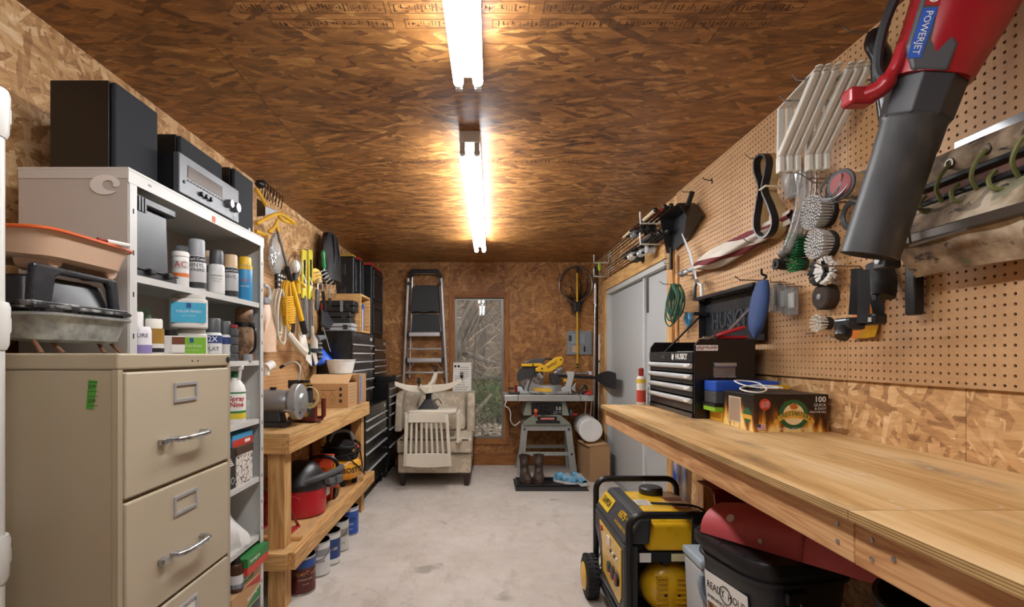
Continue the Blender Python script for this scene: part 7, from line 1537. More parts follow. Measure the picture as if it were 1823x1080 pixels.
for x, y, w, h, c in ((.765, ty0 + .24, .07, .09, 'd8d4c6'), (.93, ty0 + .30, .08, .05, 'b5352c'), (.93, ty0 + .17, .08, .05, 'b5352c')):
    lb = G().box(x - w / 2, x + w / 2, y - h / 2, y + h / 2, .6025, .6035).obj('warning_label', mat(c, .5), t)
    for k in range(3): G().box(x - w * .4, x + w * .4, y - h * .35 + k * h * .28, y - h * .25 + k * h * .28, .6036, .6039).obj('print', mat('e9e4da' if c[0] == 'b' else '77736a', .5), lb)
# control panel housing on the aisle side: slanted shoulder, side panel
def yz(poly, x0, x1, m, nm, b=.008, par=None): return G().prism(poly, 'x', x0, x1).obj(nm, m, par or t, bevel=b)
sh = G().hexa([(GX0 - .015, GN + .03, .49), (GX0 + .10, GN + .03, .49), (GX0 + .10, GF - .03, .49), (GX0 - .015, GF - .03, .49)], [(GX0 + .06, GN + .06, .60), (GX0 + .12, GN + .06, .60), (GX0 + .12, GF - .06, .60), (GX0 + .06, GF - .06, .60)]).obj('shoulder_cover', PL, t, bevel=.012)
u_ = V((0, -1, 0)); up = V((.075, 0, .11)).normalized(); nrm = V((-.11, 0, .075)).normalized()
def onsh(y, k): return V((GX0 - .015 + .075 * k, y, .49 + .11 * k)) + nrm * .002
text('CHAMPION', .05, BLACKM, G().hexa([onsh(GF - .05, .25), onsh(GF - .05, .25) + nrm * .002, onsh(GF - .26, .25) + nrm * .002, onsh(GF - .26, .25)], [onsh(GF - .07, .8), onsh(GF - .07, .8) + nrm * .002, onsh(GF - .26, .8) + nrm * .002, onsh(GF - .26, .8)]).obj('brand_plate', mat('d9b52a', .5), t), onsh(GF - .085, .52) + nrm * .003, xd=u_, yd=up, fit=.15)
text('6875', .05, GY, sh, onsh(GN + .27, .62), xd=u_, yd=up, ext=.0006, bold=.001); text('STARTING WATTS', .016, GY, sh, onsh(GN + .17, .66), xd=u_, yd=up); text('5500 RUNNING WATTS', .02, GY, sh, onsh(GN + .27, .3), xd=u_, yd=up)
hs = yz([(GN + .03, .485), (GF - .03, .485), (GF - .03, .38), (GF - .14, .28), (GF - .18, .16), (GN + .05, .16), (GN + .03, .2)], GX0 - .012, GX0 + .05, PL, 'panel_housing', .012)
pn = yz([(GN + .07, .455), (GF - .16, .455), (GF - .22, .36), (GF - .24, .22), (GN + .10, .20), (GN + .07, .24)], GX0 - .018, GX0 - .012, GY, 'control_panel', .003)
for k in range(4): G().box(GX0 - .013, GX0 - .009, GF - .12, GF - .05, .40 + k * .018, .407 + k * .018).obj('vent_slot', BLACKM, hs)
xp = GX0 - .018
G().cyl((xp, GF - .22, .43), (xp - .006, GF - .22, .43), .014, n=12).obj('ignition_switch', RED, pn); G().box(xp - .006, xp, GN + .26, GN + .31, .395, .44).obj('meter', WHITE, pn, bevel=.003)
for k in range(4): G().cyl((xp, GN + .24 - k * .035, .385), (xp - .006, GN + .24 - k * .035, .385), .009, n=8).obj('breaker', PAPER if k % 2 else DGREY, pn)
for k, (yy, zz, rr) in enumerate(((GN + .26, .30, .026), (GN + .19, .30, .030), (GN + .12, .30, .030))): o_ = G().cyl((xp, yy, zz), (xp - .012, yy, zz), rr, n=16).obj('outlet', BLACK, pn, smooth=True); G().cyl((xp - .012, yy, zz), (xp - .0135, yy, zz), rr * .55, n=10).obj('outlet_face', mat('8a2a22', .5) if k else DGREY, o_)
G().box(GX0 + .06, GX0 + .11, GN + .046, GN + .0495, .408, .448).obj('data_plate', PAPER, t); G().box(GX0 + .20, GX0 + .40, GN + .046, GN + .0495, .412, .445).obj('data_plate', mat('d6cda0', .5), t)
ec = V((.835, GN + .10, .262))
G().lathe([(.03, .09), (.11, .09), (.12, .07), (.118, .03), (.105, .0), (.08, -.018), (0, -.022)], ec, (0, 1, 0), n=40).obj('recoil_cover', GY, t, smooth=True)
for s in (-1, 1):
    for k in range(7): G().box(ec.x + s * .045 - .025, ec.x + s * .045 + .025, ec.y - .028, ec.y - .002, ec.z - .075 + k * .022, ec.z - .066 + k * .022).obj('louvre', mat('c4951a', .4), t, bevel=.003)
for s in (-1, 1): G().cyl((ec.x + s * .03, ec.y - .022, ec.z - .01), (ec.x + s * .03, ec.y - .026, ec.z - .01), .008, n=8).obj('bolt', BLACK, t)
G().lathe([(.11, .09), (.13, .11), (.13, .26), (.12, .28)], ec, (0, 1, 0), n=32).obj('engine_block', mat('4a4b4d', .5, .3), t, smooth=True)
for k in range(6): G().box(ec.x - .02, ec.x + .16, ec.y + .12 + k * .022, ec.y + .128 + k * .022, .24, .40).obj('cooling_fin', mat('77787a', .45, .6), t)
G().box(GX0 + .05, GX1 - .05, GN + .06, GF - .06, .125, .14).obj('engine_tray', FR, t); G().tube(bez([ec + V((-.03, 0, .12)), ec + V((-.02, -.02, .17)), ec + V((0.03, -.0, .20))], 5), .018, 8).obj('pull_cord_guide', BLACK, t, smooth=True)
G().lathe([(.10, .0), (.11, .02), (.11, .2), (.10, .22)], V((.78, GF - .30, .26)), (0, 1, 0), n=28).obj('alternator', mat('3a3b3d', .5), t, smooth=True)
# fold handle on the near hoop
hx = .90; G().box(hx - .02, hx + .03, GN - .03, GN + .03, GT - .03, GT + .01).obj('handle_clamp', BLACK, t, bevel=.004); G().cyl((hx + .005, GN - .005, GT - .03), (hx - .0, GN - .01, GT - .25), .017, n=10).obj('fold_handle', BLACK, t, smooth=True)
for s in (-.01, .02): G().cyl((hx + s, GN, GT + .01), (hx + s, GN, GT + .022), .007, n=6).obj('clamp_bolt', STEEL, t)
G().tube(bez([V((.80, ty0 + .22, .606)), V((.88, ty0 + .18, .612)), V((.99, ty0 + .14, .61)), V((1.05, ty0 + .06, .57))], 6), .006, 6).obj('fuel_gauge_lead', BLACK, t, smooth=True)
def wheel(x, y, side):
    w = G().lathe([(.062, -.035), (.092, -.036), (.108, -.03), (.113, -.015), (.113, .015), (.108, .03), (.092, .036), (.062, .035), (.062, -.035)], (x, y, .113), (1, 0, 0), n=36).obj('tyre', RUBBER, t, smooth=True)
    G().lathe([(.0, -.046), (.03, -.046), (.04, -.04), (.068, -.042), (.074, -.034), (.063, 0), (.074, .034), (.068, .042), (.03, .046), (0, .046)], (x, y, .113), (1, 0, 0), n=28).obj('rim', GY, w, smooth=True)
    for k in range(28):
        a = 2 * PI * k / 28
        for s in (-.017, .017): c = V((x + s, y + .114 * math.cos(a + s * 6), .113 + .114 * math.sin(a + s * 6))); G().beam(c - V((.011, 0, 0)), c + V((.011, 0, 0)), .012, .005, up=(0, math.cos(a), math.sin(a))).obj('tread_block', RUBBER, w)
wheel(.575, GF - .06, -1); wheel(1.115, GF - .06, 1)
G().tube([(.56, GF - .06, .113), (1.13, GF - .06, .113)], .009, 8).obj('axle', STEELD, t)
for x in (GX0 + .06, GX1 - .06): G().cyl((x, GN + .03, 0), (x, GN + .03, .10), .024, n=10).obj('rubber_foot', RUBBER, t, smooth=True)
G().tube(bez([V((GX0 - .02, GF - .20, .30)), V((GX0 - .03, GF - .19, .25)), V((GX0 - .02, GF - .18, .21)), V((GX0 - .01, GF - .2, .26))], 5), .003, 5).obj('ground_lead', mat('2f4a35', .5), t)
# ================================================================ UNDER THE RIGHT BENCH
def sqr(cx, cy, hw, e=.5, n=40): return [(cx + hw * math.copysign(abs(math.cos(q)) ** e, math.cos(q)), cy + hw * math.copysign(abs(math.sin(q)) ** e, math.sin(q))) for q in [2 * PI * k / n for k in range(n)]]
def loft(rings, cap0=True, cap1=True):
    g = G(); n = len(rings[0]); vs = [p for r in rings for p in r]; fs = []
    for i in range(len(rings) - 1):
        for k in range(n): fs.append((i * n + k, i * n + (k + 1) % n, (i + 1) * n + (k + 1) % n, (i + 1) * n + k))
    if cap0: fs.append(tuple(range(n - 1, -1, -1)))
    if cap1: fs.append(tuple((len(rings) - 1) * n + k for k in range(n)))
    return g.add(vs, fs)
def bucket(label, cx, cy, z, top, rz=0):
    t = thing('food_bucket', label, 'bucket', (cx, cy, z), world=True); R_ = Matrix.Translation((cx, cy, 0)) @ Matrix.Rotation(rz, 4, 'Z')
    def ring(hw, zz): return [R_ @ V((x, y, zz)) for x, y in sqr(0, 0, hw)]
    BK = mat('26272a', .42)
    loft([ring(.145, z), ring(.15, z + .01), ring(.172, z + .255), ring(.184, z + .26), ring(.184, z + .27), ring(.176, z + .275), ring(.178, z + .30)]).obj('pail', BK, t, smooth=True)
    ld = loft([ring(.188, z + .295), ring(.197, z + .30), ring(.197, z + .325), ring(.192, z + .335), ring(.178, z + .337), ring(.174, z + .328), ring(.10, z + .328)]).obj('lid', BLACK, t, smooth=True)
    for k in range(20):
        a = 2 * PI * k / 20; p = sqr(0, 0, 1, .5, 20)[k]; G(R_).beam((p[0] * .176, p[1] * .176, z + .332), (p[0] * .19, p[1] * .19, z + .332), .004, .012).obj('lid_rib', BLACK, ld)
    return t, R_
t, R_ = bucket('lower black square pail standing on the floor under the labelled bucket', .945, 1.68, 0, False, .2)
t, R_ = bucket('black square food bucket with white label, upper of the two stacked', .945, 1.68, .372, True, .2)
# label on the face towards the aisle / viewer
zb = .372
def face(u, zz, off=.0): 
    k = (zz - zb) / .255; hw = .15 + .022 * k
    return R_ @ V((-hw - .0015 - off, -u, zz))
lab = G().sheet(lambda u, v: face(-.105 + .21 * u, zb + .02 + .19 * v), 8, 6, .0008).obj('label', PAPER, t)
xd = (face(.1, zb + .1) - face(-.1, zb + .1)).normalized()
text('READY  HOUR', .034, INK, lab, face(0, zb + .165, .001), xd=xd, align='CENTER', fit=.19, ext=.0003); text('EMERGENCY FOOD SUPPLY', .014, INK, lab, face(0, zb + .125, .001), xd=xd, align='CENTER', fit=.19, ext=.0003)
G().tube([face(.0 + .028 * math.cos(q), zb + .165 + .028 * math.sin(q), .0012) for q in [2 * PI * k / 24 for k in range(24)]], .0015, 4, closed=True).obj('label_ring', INK, lab)
G().sheet(lambda u, v: face(-.10 + .2 * u, zb + .03 + .075 * v, .0006), 6, 2, .0003).obj('food_picture', blotch('food_photo', ['3a1f12', '8a5428', 'c99a5a', '5a2f1a'], 30, .5), lab)
G().tube(bez([R_ @ V((-.06, -.178, zb + .24)), R_ @ V((-.02, -.19, zb + .14)), R_ @ V((.04, -.195, zb + .06)), R_ @ V((.10, -.19, zb + .05))], 6), .004, 6).obj('bail', STEELD, t, smooth=True)
G(R_).box(-.10, -.03, -.19, -.172, zb + .215, zb + .25).obj('bail_lug', BLACK, t, bevel=.004)
# red moulded cowl on the bucket, dark red bracket behind
t = thing('plastic_cowl', 'faded red moulded plastic cowl with screw caps lying on the bucket lid', 'cowl', (.95, 1.6, .72), world=True)
RP = mat('b0454a', .5, 0, .12, 5)
c_ = V((.98, 1.52, .712))
def cowl(u, v):
    # u along the long arched edge, v from lower rim to crown
    a = -.75 + 1.75 * u; L = .30
    x = c_.x - .22 + .46 * u; y = c_.y + .22 - .62 * u
    hgt = .13 * (1 - .35 * (2 * u - 1) ** 2)
    s = math.sin(v * PI / 2); cc = 1 - math.cos(v * PI / 2)
    return V((x - .02 + .10 * cc + .0, y + .06 * cc, .712 + hgt * s ** .8))
G().sheet(cowl, 16, 8, .006).obj('shell', RP, t, smooth=True)
def cap_(u, v, nm, m, r): 
    p = cowl(u, v); q = (cowl(u + .02, v) - p).cross(cowl(u, v + .02) - p).normalized(); q = q if q.y < 0 or q.x < 0 else -q
    G().lathe([(r, 0), (r * .9, .004), (0, .005)], p, q, n=16).obj(nm, m, t, smooth=True)
cap_(.12, .40, 'screw_cap', mat('d8c9c4', .4), .014); cap_(.26, .1, 'screw', mat('b9a9a4', .4), .008); cap_(.68, .12, 'screw', mat('b9a9a4', .4), .008)
G().sheet(lambda u, v: cowl(.40 + .012 * u, v) + V((-.003, -.003, .003)), 1, 8, .004).obj('rib', mat('9c3a40', .5), t)
t = thing('red_bracket', 'dark red steel bracket with a round hole behind the bucket', 'bracket', (.95, 1.98, .66), world=True)
RB = mat('7a171c', .35, .2); b0 = at(1262, 868, 1.98)
G().prism([(b0.x, b0.z), (b0.x + .32, b0.z), (b0.x + .32, b0.z - .02), (b0.x + .05, b0.z - .03), (b0.x + .012, b0.z - .012)], 'y', 1.96, 2.10).obj('flange', RB, t, bevel=.002)
G().prism([(b0.x + .015, b0.z - .02), (b0.x + .2, b0.z - .03), (b0.x + .2, b0.z - .26), (b0.x + .03, b0.z - .26), (b0.x + .022, b0.z - .08)], 'y', 1.965, 1.98).obj('web', RB, t, bevel=.002)
G().cyl((b0.x + .055, 1.9645, b0.z - .075), (b0.x + .055, 1.962, b0.z - .075), .018, n=16).obj('hole', BLACKM, t)
G().box(b0.x + .2, b0.x + .3, 1.99, 2.09, 0, b0.z - .035).obj('post', RB, t, bevel=.003)
# white cooler
t = thing('white_cooler', 'small white cooler with grey lid between generator and bucket', 'cooler', (.93, 2.04, 0), world=True)
kx = .835
G().hexa([(kx + .02, 1.97, .0), (kx + .18, 1.97, .0), (kx + .18, 2.12, .0), (kx + .02, 2.12, .0)], [(kx, 1.955, .49), (kx + .2, 1.955, .49), (kx + .2, 2.13, .49), (kx, 2.13, .49)]).obj('tub', mat('c9ccce', .45), t, bevel=.012)
G().box(kx - .006, kx + .206, 1.948, 2.136, .49, .525).obj('lid', mat('a9b6bf', .4), t, bevel=.01)
G().tube(bez([(kx + .0, 1.955, .47), (kx - .004, 1.95, .43), (kx + .02, 1.948, .37), (kx + .09, 1.948, .31), (kx + .11, 1.95, .27)], 6), .012, 8).obj('swing_handle', mat('8d9aa3', .4), t, smooth=True)
# grey standpipe and black tub, pipes
tag(G().lathe([(.032, 0), (.032, .6), (.036, .602), (.036, .64), (.032, .642), (.032, .71), (.028, .71)], (1.08, 1.33, 0), n=20).obj('pvc_pipe', mat('a8a79f', .5), smooth=True), 'grey PVC pipe standing under the plywood bench', 'pipe')
t = thing('black_tub', 'round black rubber tub beside the grey pipe under the plywood bench', 'tub', (1.03, 1.02, 0), world=True)
G().lathe([(.16, 0), (.17, .01), (.215, .76), (.225, .765), (.225, .785), (.215, .785), (.165, .03), (0, .025)], (1.07, 1.03, 0), n=40).obj('tub', mat('1a1a1c', .5), t, smooth=True)
tag(G().tube(bez([(.99, 1.28, .0), (.985, 1.27, .4), (.99, 1.265, .66), (1.005, 1.27, .70), (1.015, 1.275, .67)], 6), .018, 10).obj('shovel_handle', mat('3a2c22', .5), smooth=True), 'dark curved handle leaning beside the grey pipe', 'handle')
# folded blue and white umbrella standing by the wall end
t = thing('golf_umbrella', 'closed blue and white umbrella leaning behind the generator', 'umbrella', (1.2, 3.12, 0), world=True)
a, b = V((1.20, 3.1, .10)), V((1.235, 3.15, 1.0))
def um(u, v):
    q = 2 * PI * v; r = (.018 + .03 * math.sin(PI * min(1, u * .95 + .03))) * (1 + .18 * math.cos(6 * q + u * 5)); p = a.lerp(b, u); return p + V((r * math.cos(q), r * math.sin(q), 0))
G().sheet(um, 14, 24).obj('canopy', blotch('umbrella_cloth', ['1f4fa5', '1f4fa5', 'd9dadc', 'd9dadc'], 8, .6, (1, 1, .6), 1), t, smooth=True)
G().cyl(V((1.196, 3.095, .0)), a, .006, n=8).obj('tip', STEEL, t); G().cyl(b, b + V((.004, .005, .10)), .012, n=8).obj('handle', BLACK, t)
# ================================================================ RIGHT WALL: FISHING RODS
def pr(px, py, off=.06): return onR(px, py, off)
for yq, zq_, lb in ((3.78, 2.305, 'upper white wire rod holder over the door by the dustpan'), (3.78, 2.15, 'lower white wire rod holder over the door by the dustpan'), (5.39, 2.305, 'upper white wire rod holder by the back corner'), (5.39, 2.16, 'lower white wire rod holder by the back corner')):
    t = thing('rod_holder', lb, 'rod holder', (XR, yq, zq_), world=True, group='white wire rod holders above the door')
    G().tube([(XR - .0, yq, zq_ + .09), (XR - .022, yq, zq_ + .085), (XR - .022, yq, zq_), (XR - .175, yq, zq_), (XR - .178, yq, zq_ + .085)], .008, 6).obj('wire', mat('d9d8d2', .4), t)
    G().box(XR - .012, XR - .0006, yq - .015, yq + .015, zq_ + .06, zq_ + .12).obj('mount_plate', mat('d9d8d2', .4), t)
def rod(label, x, z, y0, y1, gripc, blank, reelc, ry, kind, dz=0.0):
    t = thing('fishing_rod', label, 'fishing rod', (x, (y0 + y1) / 2, z - .08), world=True, group='fishing rods on the wall holders')
    P_ = lambda y: V((x, y, z + dz * (y - y0)))
    G().cyl(P_(y0), P_(y0 + .26), .0135, .012, n=10).obj('grip', mat(gripc, .6), t, smooth=True); G().ball(P_(y0), .017, 10).obj('butt_cap', BLACK, t, smooth=True)
    G().cyl(P_(y0 + .26), P_(ry + .12), .009, n=8).obj('reel_seat', BLACK, t, smooth=True); G().cyl(P_(ry + .12), P_(ry + .34), .0125, .009, n=10).obj('fore_grip', mat(gripc, .6), t, smooth=True)
    G().tube([P_(ry + .34), P_((ry + y1) / 2), P_(y1)], [.0065, .0045, .002], 6).obj('blank', mat(blank, .4), t, smooth=True)
    for k in range(5):
        q = P_(ry + .45 + k * (y1 - ry - .5) / 5); G().tube([q + V((0, 0, -.012)) + V((.011 * math.cos(a), 0, .011 * math.sin(a))) for a in [2 * PI * i / 10 for i in range(10)]], .0015, 4, closed=True).obj('line_guide', STEEL, t)
    c = P_(ry) - V((0, 0, .045))
    G().beam(P_(ry) - V((0, 0, .006)), c, .012, .02, up=(0, 1, 0)).obj('reel_foot', BLACK, t)
    if kind == 's':
        b = G().lathe([(.012, -.05), (.026, -.045), (.03, -.01), (.024, .0), (.024, .02), (.03, .024), (.03, .03), (0, .032)], c - V((0, 0, .012)), (0, 1, 0), n=18).obj('reel_body', mat(reelc, .3, .5), t, smooth=True)
    else:
        b = G().lathe([(0, -.034), (.03, -.034), (.034, -.028), (.034, -.02), (.022, -.018), (.022, .018), (.034, .02), (.034, .028), (.03, .034), (0, .034)], c - V((0, 0, .005)), (1, 0, 0), n=20).obj('reel_body', mat(reelc, .3, .4), t, smooth=True)
    G().tube([c + V((-.03, 0, -.005)), c + V((-.05, -.005, -.008)), c + V((-.052, -.035, -.035))], .004, 6).obj('crank', STEEL, b); G().cyl(c + V((-.052, -.035, -.035)), c + V((-.075, -.035, -.035)), .009, n=8).obj('crank_knob', BLACK, b, smooth=True)
for a in (('rod with pale cork grip on the upper holders', 1.178, 2.325, 3.50, 5.75, 'd2c3a0', '4a2d22', '8f9296', 3.98, 's'), ('rod with red and black grip on the upper holders', 1.215, 2.325, 3.42, 5.8, '7a2420', '2a2320', '2b2b2d', 3.86, 'b'), ('all-black rod next to the wall on the upper holders', 1.25, 2.325, 3.40, 5.95, '222224', '1f1d1c', '2e2e30', 3.82, 'b'), ('brown-blanked rod against the wall on the upper holders', 1.288, 2.325, 3.46, 5.7, '3a2a22', '6a3d24', '97999b', 3.9, 's'), ('rod with white reel on the lower holders', 1.175, 2.17, 3.58, 5.65, '2a2a2c', '3a2c25', 'd9d8d2', 4.05, 's'), ('rod with silver spinning reel on the lower holders', 1.212, 2.17, 3.52, 5.75, '1f1f21', '2a2422', 'c6c9cc', 3.92, 's'), ('rod with large chrome reel on the lower holders', 1.25, 2.17, 3.46, 5.85, '1b1b1d', '5a3322', 'd0d2d4', 3.84, 'b'), ('rod with lime-marked black reel on the lower holders', 1.288, 2.17, 3.60, 5.9, '232325', '7a4a2c', '30352a', 4.2, 'b')): rod(*a)
t = thing('fishing_lure', 'lime green lure hanging at the corner rod holder', 'lure', (1.17, 5.3, 2.12), world=True); c = at(1067, 474, 5.3)
G().tube([c + V((0, 0, .05)), c + V((0, 0, .03)), c, c - V((0, 0, .04)), c - V((0, 0, .05))], [.003, .014, .02, .013, .003], 10).obj('body', mat('a8c23a', .4), t, smooth=True); G().tube([c + V((0, 0, .05)), V((c.x, 5.39, 2.31))], .001, 4).obj('line', LGREY, t)
# ================================================================ RIGHT WALL: PEGBOARD
def plate(pts, off, th, nm, m, parent, bevel=.002):
    P_ = [pr(a, b, off) for a, b in pts]; n = len(P_); g = G(); g.add(P_ + [p + V((th, 0, 0)) for p in P_], [tuple(range(n)), tuple(range(2 * n - 1, n - 1, -1))] + [(i, n + i, n + (i + 1) % n, (i + 1) % n) for i in range(n)])
    o = g.obj(nm, m, parent, bevel=bevel); bm = bmesh.new(); bm.from_mesh(o.data); bmesh.ops.recalc_face_normals(bm, faces=bm.faces); bm.to_mesh(o.data); bm.free(); return o
def hook(parent, px, py, ln=.09, nm='peg_hook', r=.0028):
    p = pr(px, py, .012); return G().tube([p + V((.0, 0, 0)), p + V((-ln * .8, 0, .002)), p + V((-ln, 0, .02))], r, 6).obj(nm, WIRE, parent)
def hung(name, label, cat, px, py, off=.06, group=None): return thing(name, label, cat, pr(px, py, off), world=True, group=group)
# wooden dowel beside the door casing
tag(G().cyl(pr(1206, 455, .02), V((XR - .02, pr(1206, 455, .02).y, 1.03)), .012, n=12).obj('wooden_dowel', M_FIR['z'], smooth=True), 'bare wooden dowel standing between the door casing and pegboard', 'dowel')
t = hung('dustpan', 'black metal dustpan hung high on the pegboard by the door', 'dustpan', 1222, 452)
DP = mat('2a2b2e', .35, .3); pl_ = [(1201, 390), (1236, 361), (1252, 384), (1226, 424), (1194, 450)]
plate(pl_, .035, .004, 'pan', DP, t)
for (a, b) in ((0, 1), (1, 2), (2, 3), (4, 0)):
    A, B = pr(*pl_[a], .035), pr(*pl_[b], .035); k = .10; A2, B2 = A + V((-k if a not in (4,) else -.03, 0, 0)), B + V((-k if b not in (3,) else -.03, 0, 0)); G().add([A, B, B2, A2, A + V((.003, .003, 0)), B + V((.003, .003, 0)), B2 + V((0, .003, 0)), A2 + V((0, .003, 0))], [(0, 1, 2, 3), (7, 6, 5, 4), (0, 4, 5, 1), (3, 2, 6, 7), (1, 5, 6, 2), (0, 3, 7, 4)]).obj('pan_wall', DP, t)
G().tube([pr(1222, 373, .09), pr(1233, 341, .06)], .016, 8, sq=.7).obj('handle', BLACK, t, smooth=True); hook(t, 1231, 342, .07)
t = hung('garden_shears', 'grey-bladed garden shears with black and white grips', 'shears', 1246, 545)
for a, b, c, d in (((1214, 416), (1228, 450), (1240, 500), 0), ((1240, 498), (1234, 480), (1228, 455), 1)): G().tube([pr(*a, .07), pr(*b, .075), pr(*c, .07)], [.006, .016, .012], 8, sq=.3).obj('blade', LGREY if not d else GREY, t, smooth=True)
G().tube([pr(1240, 500, .07), pr(1237, 512, .08), pr(1236, 535, .08)], [.008, .011, .012], 8).obj('grip', BLACK, t, smooth=True); G().tube([pr(1240, 500, .07), pr(1249, 508, .06), pr(1250, 535, .06)], [.008, .011, .012], 8).obj('grip', mat('d9d6cf', .4), t, smooth=True); G().cyl(pr(1240, 499, .085), pr(1240, 499, .05), .01, n=10).obj('pivot', STEEL, t); hook(t, 1236, 490, .12)
t = hung('hand_comb', 'black toothed comb rake hung at the pegboard edge', 'rake', 1192, 480, .07); G().beam(pr(1195, 440, .07), pr(1195, 480, .07), .02, .02, up=(1, 0, 0)).obj('back', BLACK, t, bevel=.003)
for k in range(16): p = pr(1195, 440 + k * 2.6, .07); G().beam(p, p + V((-.045, 0, -.006)), .003, .003).obj('tooth', DGREY, t)
hook(t, 1196, 470, .06)
t = hung('extension_lead', 'green extension cord coiled and hung on the pegboard', 'cord', 1205, 590)
rs = random.Random(12); top = pr(1208, 507, .09); GC = mat('2f5a46', .5)
for k in range(13):
    w = rs.uniform(.07, .13); zb = pr(1200, 580, .09).z + rs.uniform(-.01, .09); ox = rs.uniform(-.05, .03); sk_ = rs.uniform(-.02, .07)
    G().tube(bez([top + V((ox, rs.uniform(-.02, .02), rs.uniform(-.01, .01))), V((top.x + ox, top.y - w * .9, top.z - .08)), V((top.x + ox, top.y - w * .7 + sk_, zb + .05)), V((top.x + ox, top.y + sk_, zb)), V((top.x + ox, top.y + w * .8 + sk_, zb + .06)), V((top.x + ox, top.y + w * .8, top.z - .07)), top + V((ox, .01, .005))], 5), .005, 6).obj('cord_turn', GC, t, smooth=True)
hook(t, 1208, 506, .13)
t = hung('scissors', 'scissors with light blue handles hanging under the green cord', 'scissors', 1226, 602)
for s in (-1, 1): G().tube([pr(1225 + s * 3, 556, .05), pr(1225 + s * 4.5, 568, .05), pr(1225 + s * 1, 580, .05)], [.009, .014, .008], 8, sq=.5).obj('handle', mat('4a9fd6', .4), t, smooth=True); G().tube([pr(1225 - s * 1, 580, .05), pr(1226 + s * 2, 602, .05)], [.006, .002], 6, sq=.3).obj('blade', STEEL, t)
hook(t, 1225, 556, .05)
t = hung('beach_umbrella', 'closed maroon and white striped umbrella slung along the pegboard', 'umbrella', 1300, 450)
a, b = pr(1240, 474, .07), pr(1412, 384, .05)
axu = (b - a).normalized(); s1 = axu.orthogonal().normalized(); s2 = axu.cross(s1)
def uf(u, v):
    q = 2 * PI * v + 2.6 * u; r = (.022 + .036 * math.sin(PI * min(1, u * 1.5)) if u < .34 else .058 - .028 * (u - .34) / .66) * (1 + .2 * math.cos(5 * q + 4 * u)); return a.lerp(b, u) + (s1 * math.cos(q) + s2 * math.sin(q)) * r * .85 - V((0, 0, .012 * math.sin(PI * u)))
MW = (mat('cfc7ba', .8), mat('6d1f25', .8), mat('cfc7ba', .8))
for k in range(9): G().sheet(lambda u, v: uf(u, (k + v) / 9), 24, 4).obj('gore', MW[k % 3], t, smooth=True)
e = a + (a - b).normalized() * .17; G().cyl(a, e, .013, n=10).obj('shaft', LGREY, t, smooth=True); G().cyl(e, e + (a - b).normalized() * .05, .02, n=10).obj('end_cap', GREY, t, smooth=True); hook(t, 1365, 432, .11); hook(t, 1250, 484, .1)
tag(G().tube([pr(1268, 322, .012), pr(1254, 319, .05), pr(1251, 316, .06)], .003, 6).tube([pr(1266, 318, .014), pr(1268, 322, .014), pr(1267, 327, .014)], .003, 6).obj('bare_hook', BLACK), 'empty black peg hook high on the pegboard', 'hook')
for px, py, lb in ((1269, 503, 'empty steel peg hook above the tool box lid'), (1450, 593, 'small steel peg beside the white detail brush'), (1493, 600, 'small steel peg under the orange pouch')): 
    p = pr(px, py, .012); tag(G().tube([p, p + V((-.035, 0, 0)), p + V((-.04, 0, -.012))], .004, 6).obj('steel_peg', STEEL, smooth=True), lb, 'hook')
# belt loop
t = hung('drive_belt', 'black and tan rubber belt looped and tied on a hook', 'belt', 1378, 425)
lp = [(1373, 275), (1364, 284), (1363, 305), (1371, 333), (1367, 360), (1362, 395), (1366, 415), (1378, 423), (1391, 412), (1396, 392), (1388, 365), (1377, 338), (1382, 310), (1385, 288), (1380, 276)]
for off, m_, w in ((.115, BLACK, .03), (.082, mat('b79a6a', .7), .035)):
    path = bez([pr(x, y, .06) for x, y in lp] + [pr(*lp[0], .06)], 4)[:-1]; n = len(path); vs = []; fs = []
    for i, p in enumerate(path):
        tn = path[(i + 1) % n] - path[i - 1]; nn = V((0, -tn.z, tn.y)).normalized() * .0045
        xo = XR - off
        vs += [V((xo, p.y, p.z)) + nn, V((xo, p.y, p.z)) - nn, V((xo + w, p.y, p.z)) - nn, V((xo + w, p.y, p.z)) + nn]
    for i in range(n):
        j = (i + 1) % n
        for k in range(4): fs.append((i * 4 + k, i * 4 + (k + 1) % 4, j * 4 + (k + 1) % 4, j * 4 + k))
    G().add(vs, fs).obj('belt_layer', m_, t)
p = pr(1374, 335, .08); G().tube([p + V((-.04, -.02, .004)), p + V((-.042, .02, 0)), p + V((.02, .025, -.004)), p + V((.02, -.025, 0))], .005, 6, closed=True).obj('tie', mat('d6c9a8', .7), t); hook(t, 1373, 283, .12)
# bag of cable ties
t = hung('cable_tie_bag', 'clear bag of black cable ties behind the belt', 'bag', 1408, 350, .05)
c0 = pr(1409, 315, .045)
def cb(u, v): 
    q = 2 * PI * v; return c0 + V((.03 * math.cos(q) * (.4 + .6 * math.sin(PI * u)), .045 * math.sin(q) * (1 + .1 * math.sin(6 * u)), .075 - .16 * u))
G().sheet(cb, 8, 16).obj('bag', M_CLEAR2, t, smooth=True)
for k in range(7): G().beam(c0 + V((-.01 + .004 * k, -.02 + .006 * k, .05)), c0 + V((.0, .02 - .008 * k, -.07)), .006, .003).obj('tie', BLACK, t)
hook(t, 1409, 283, .06)
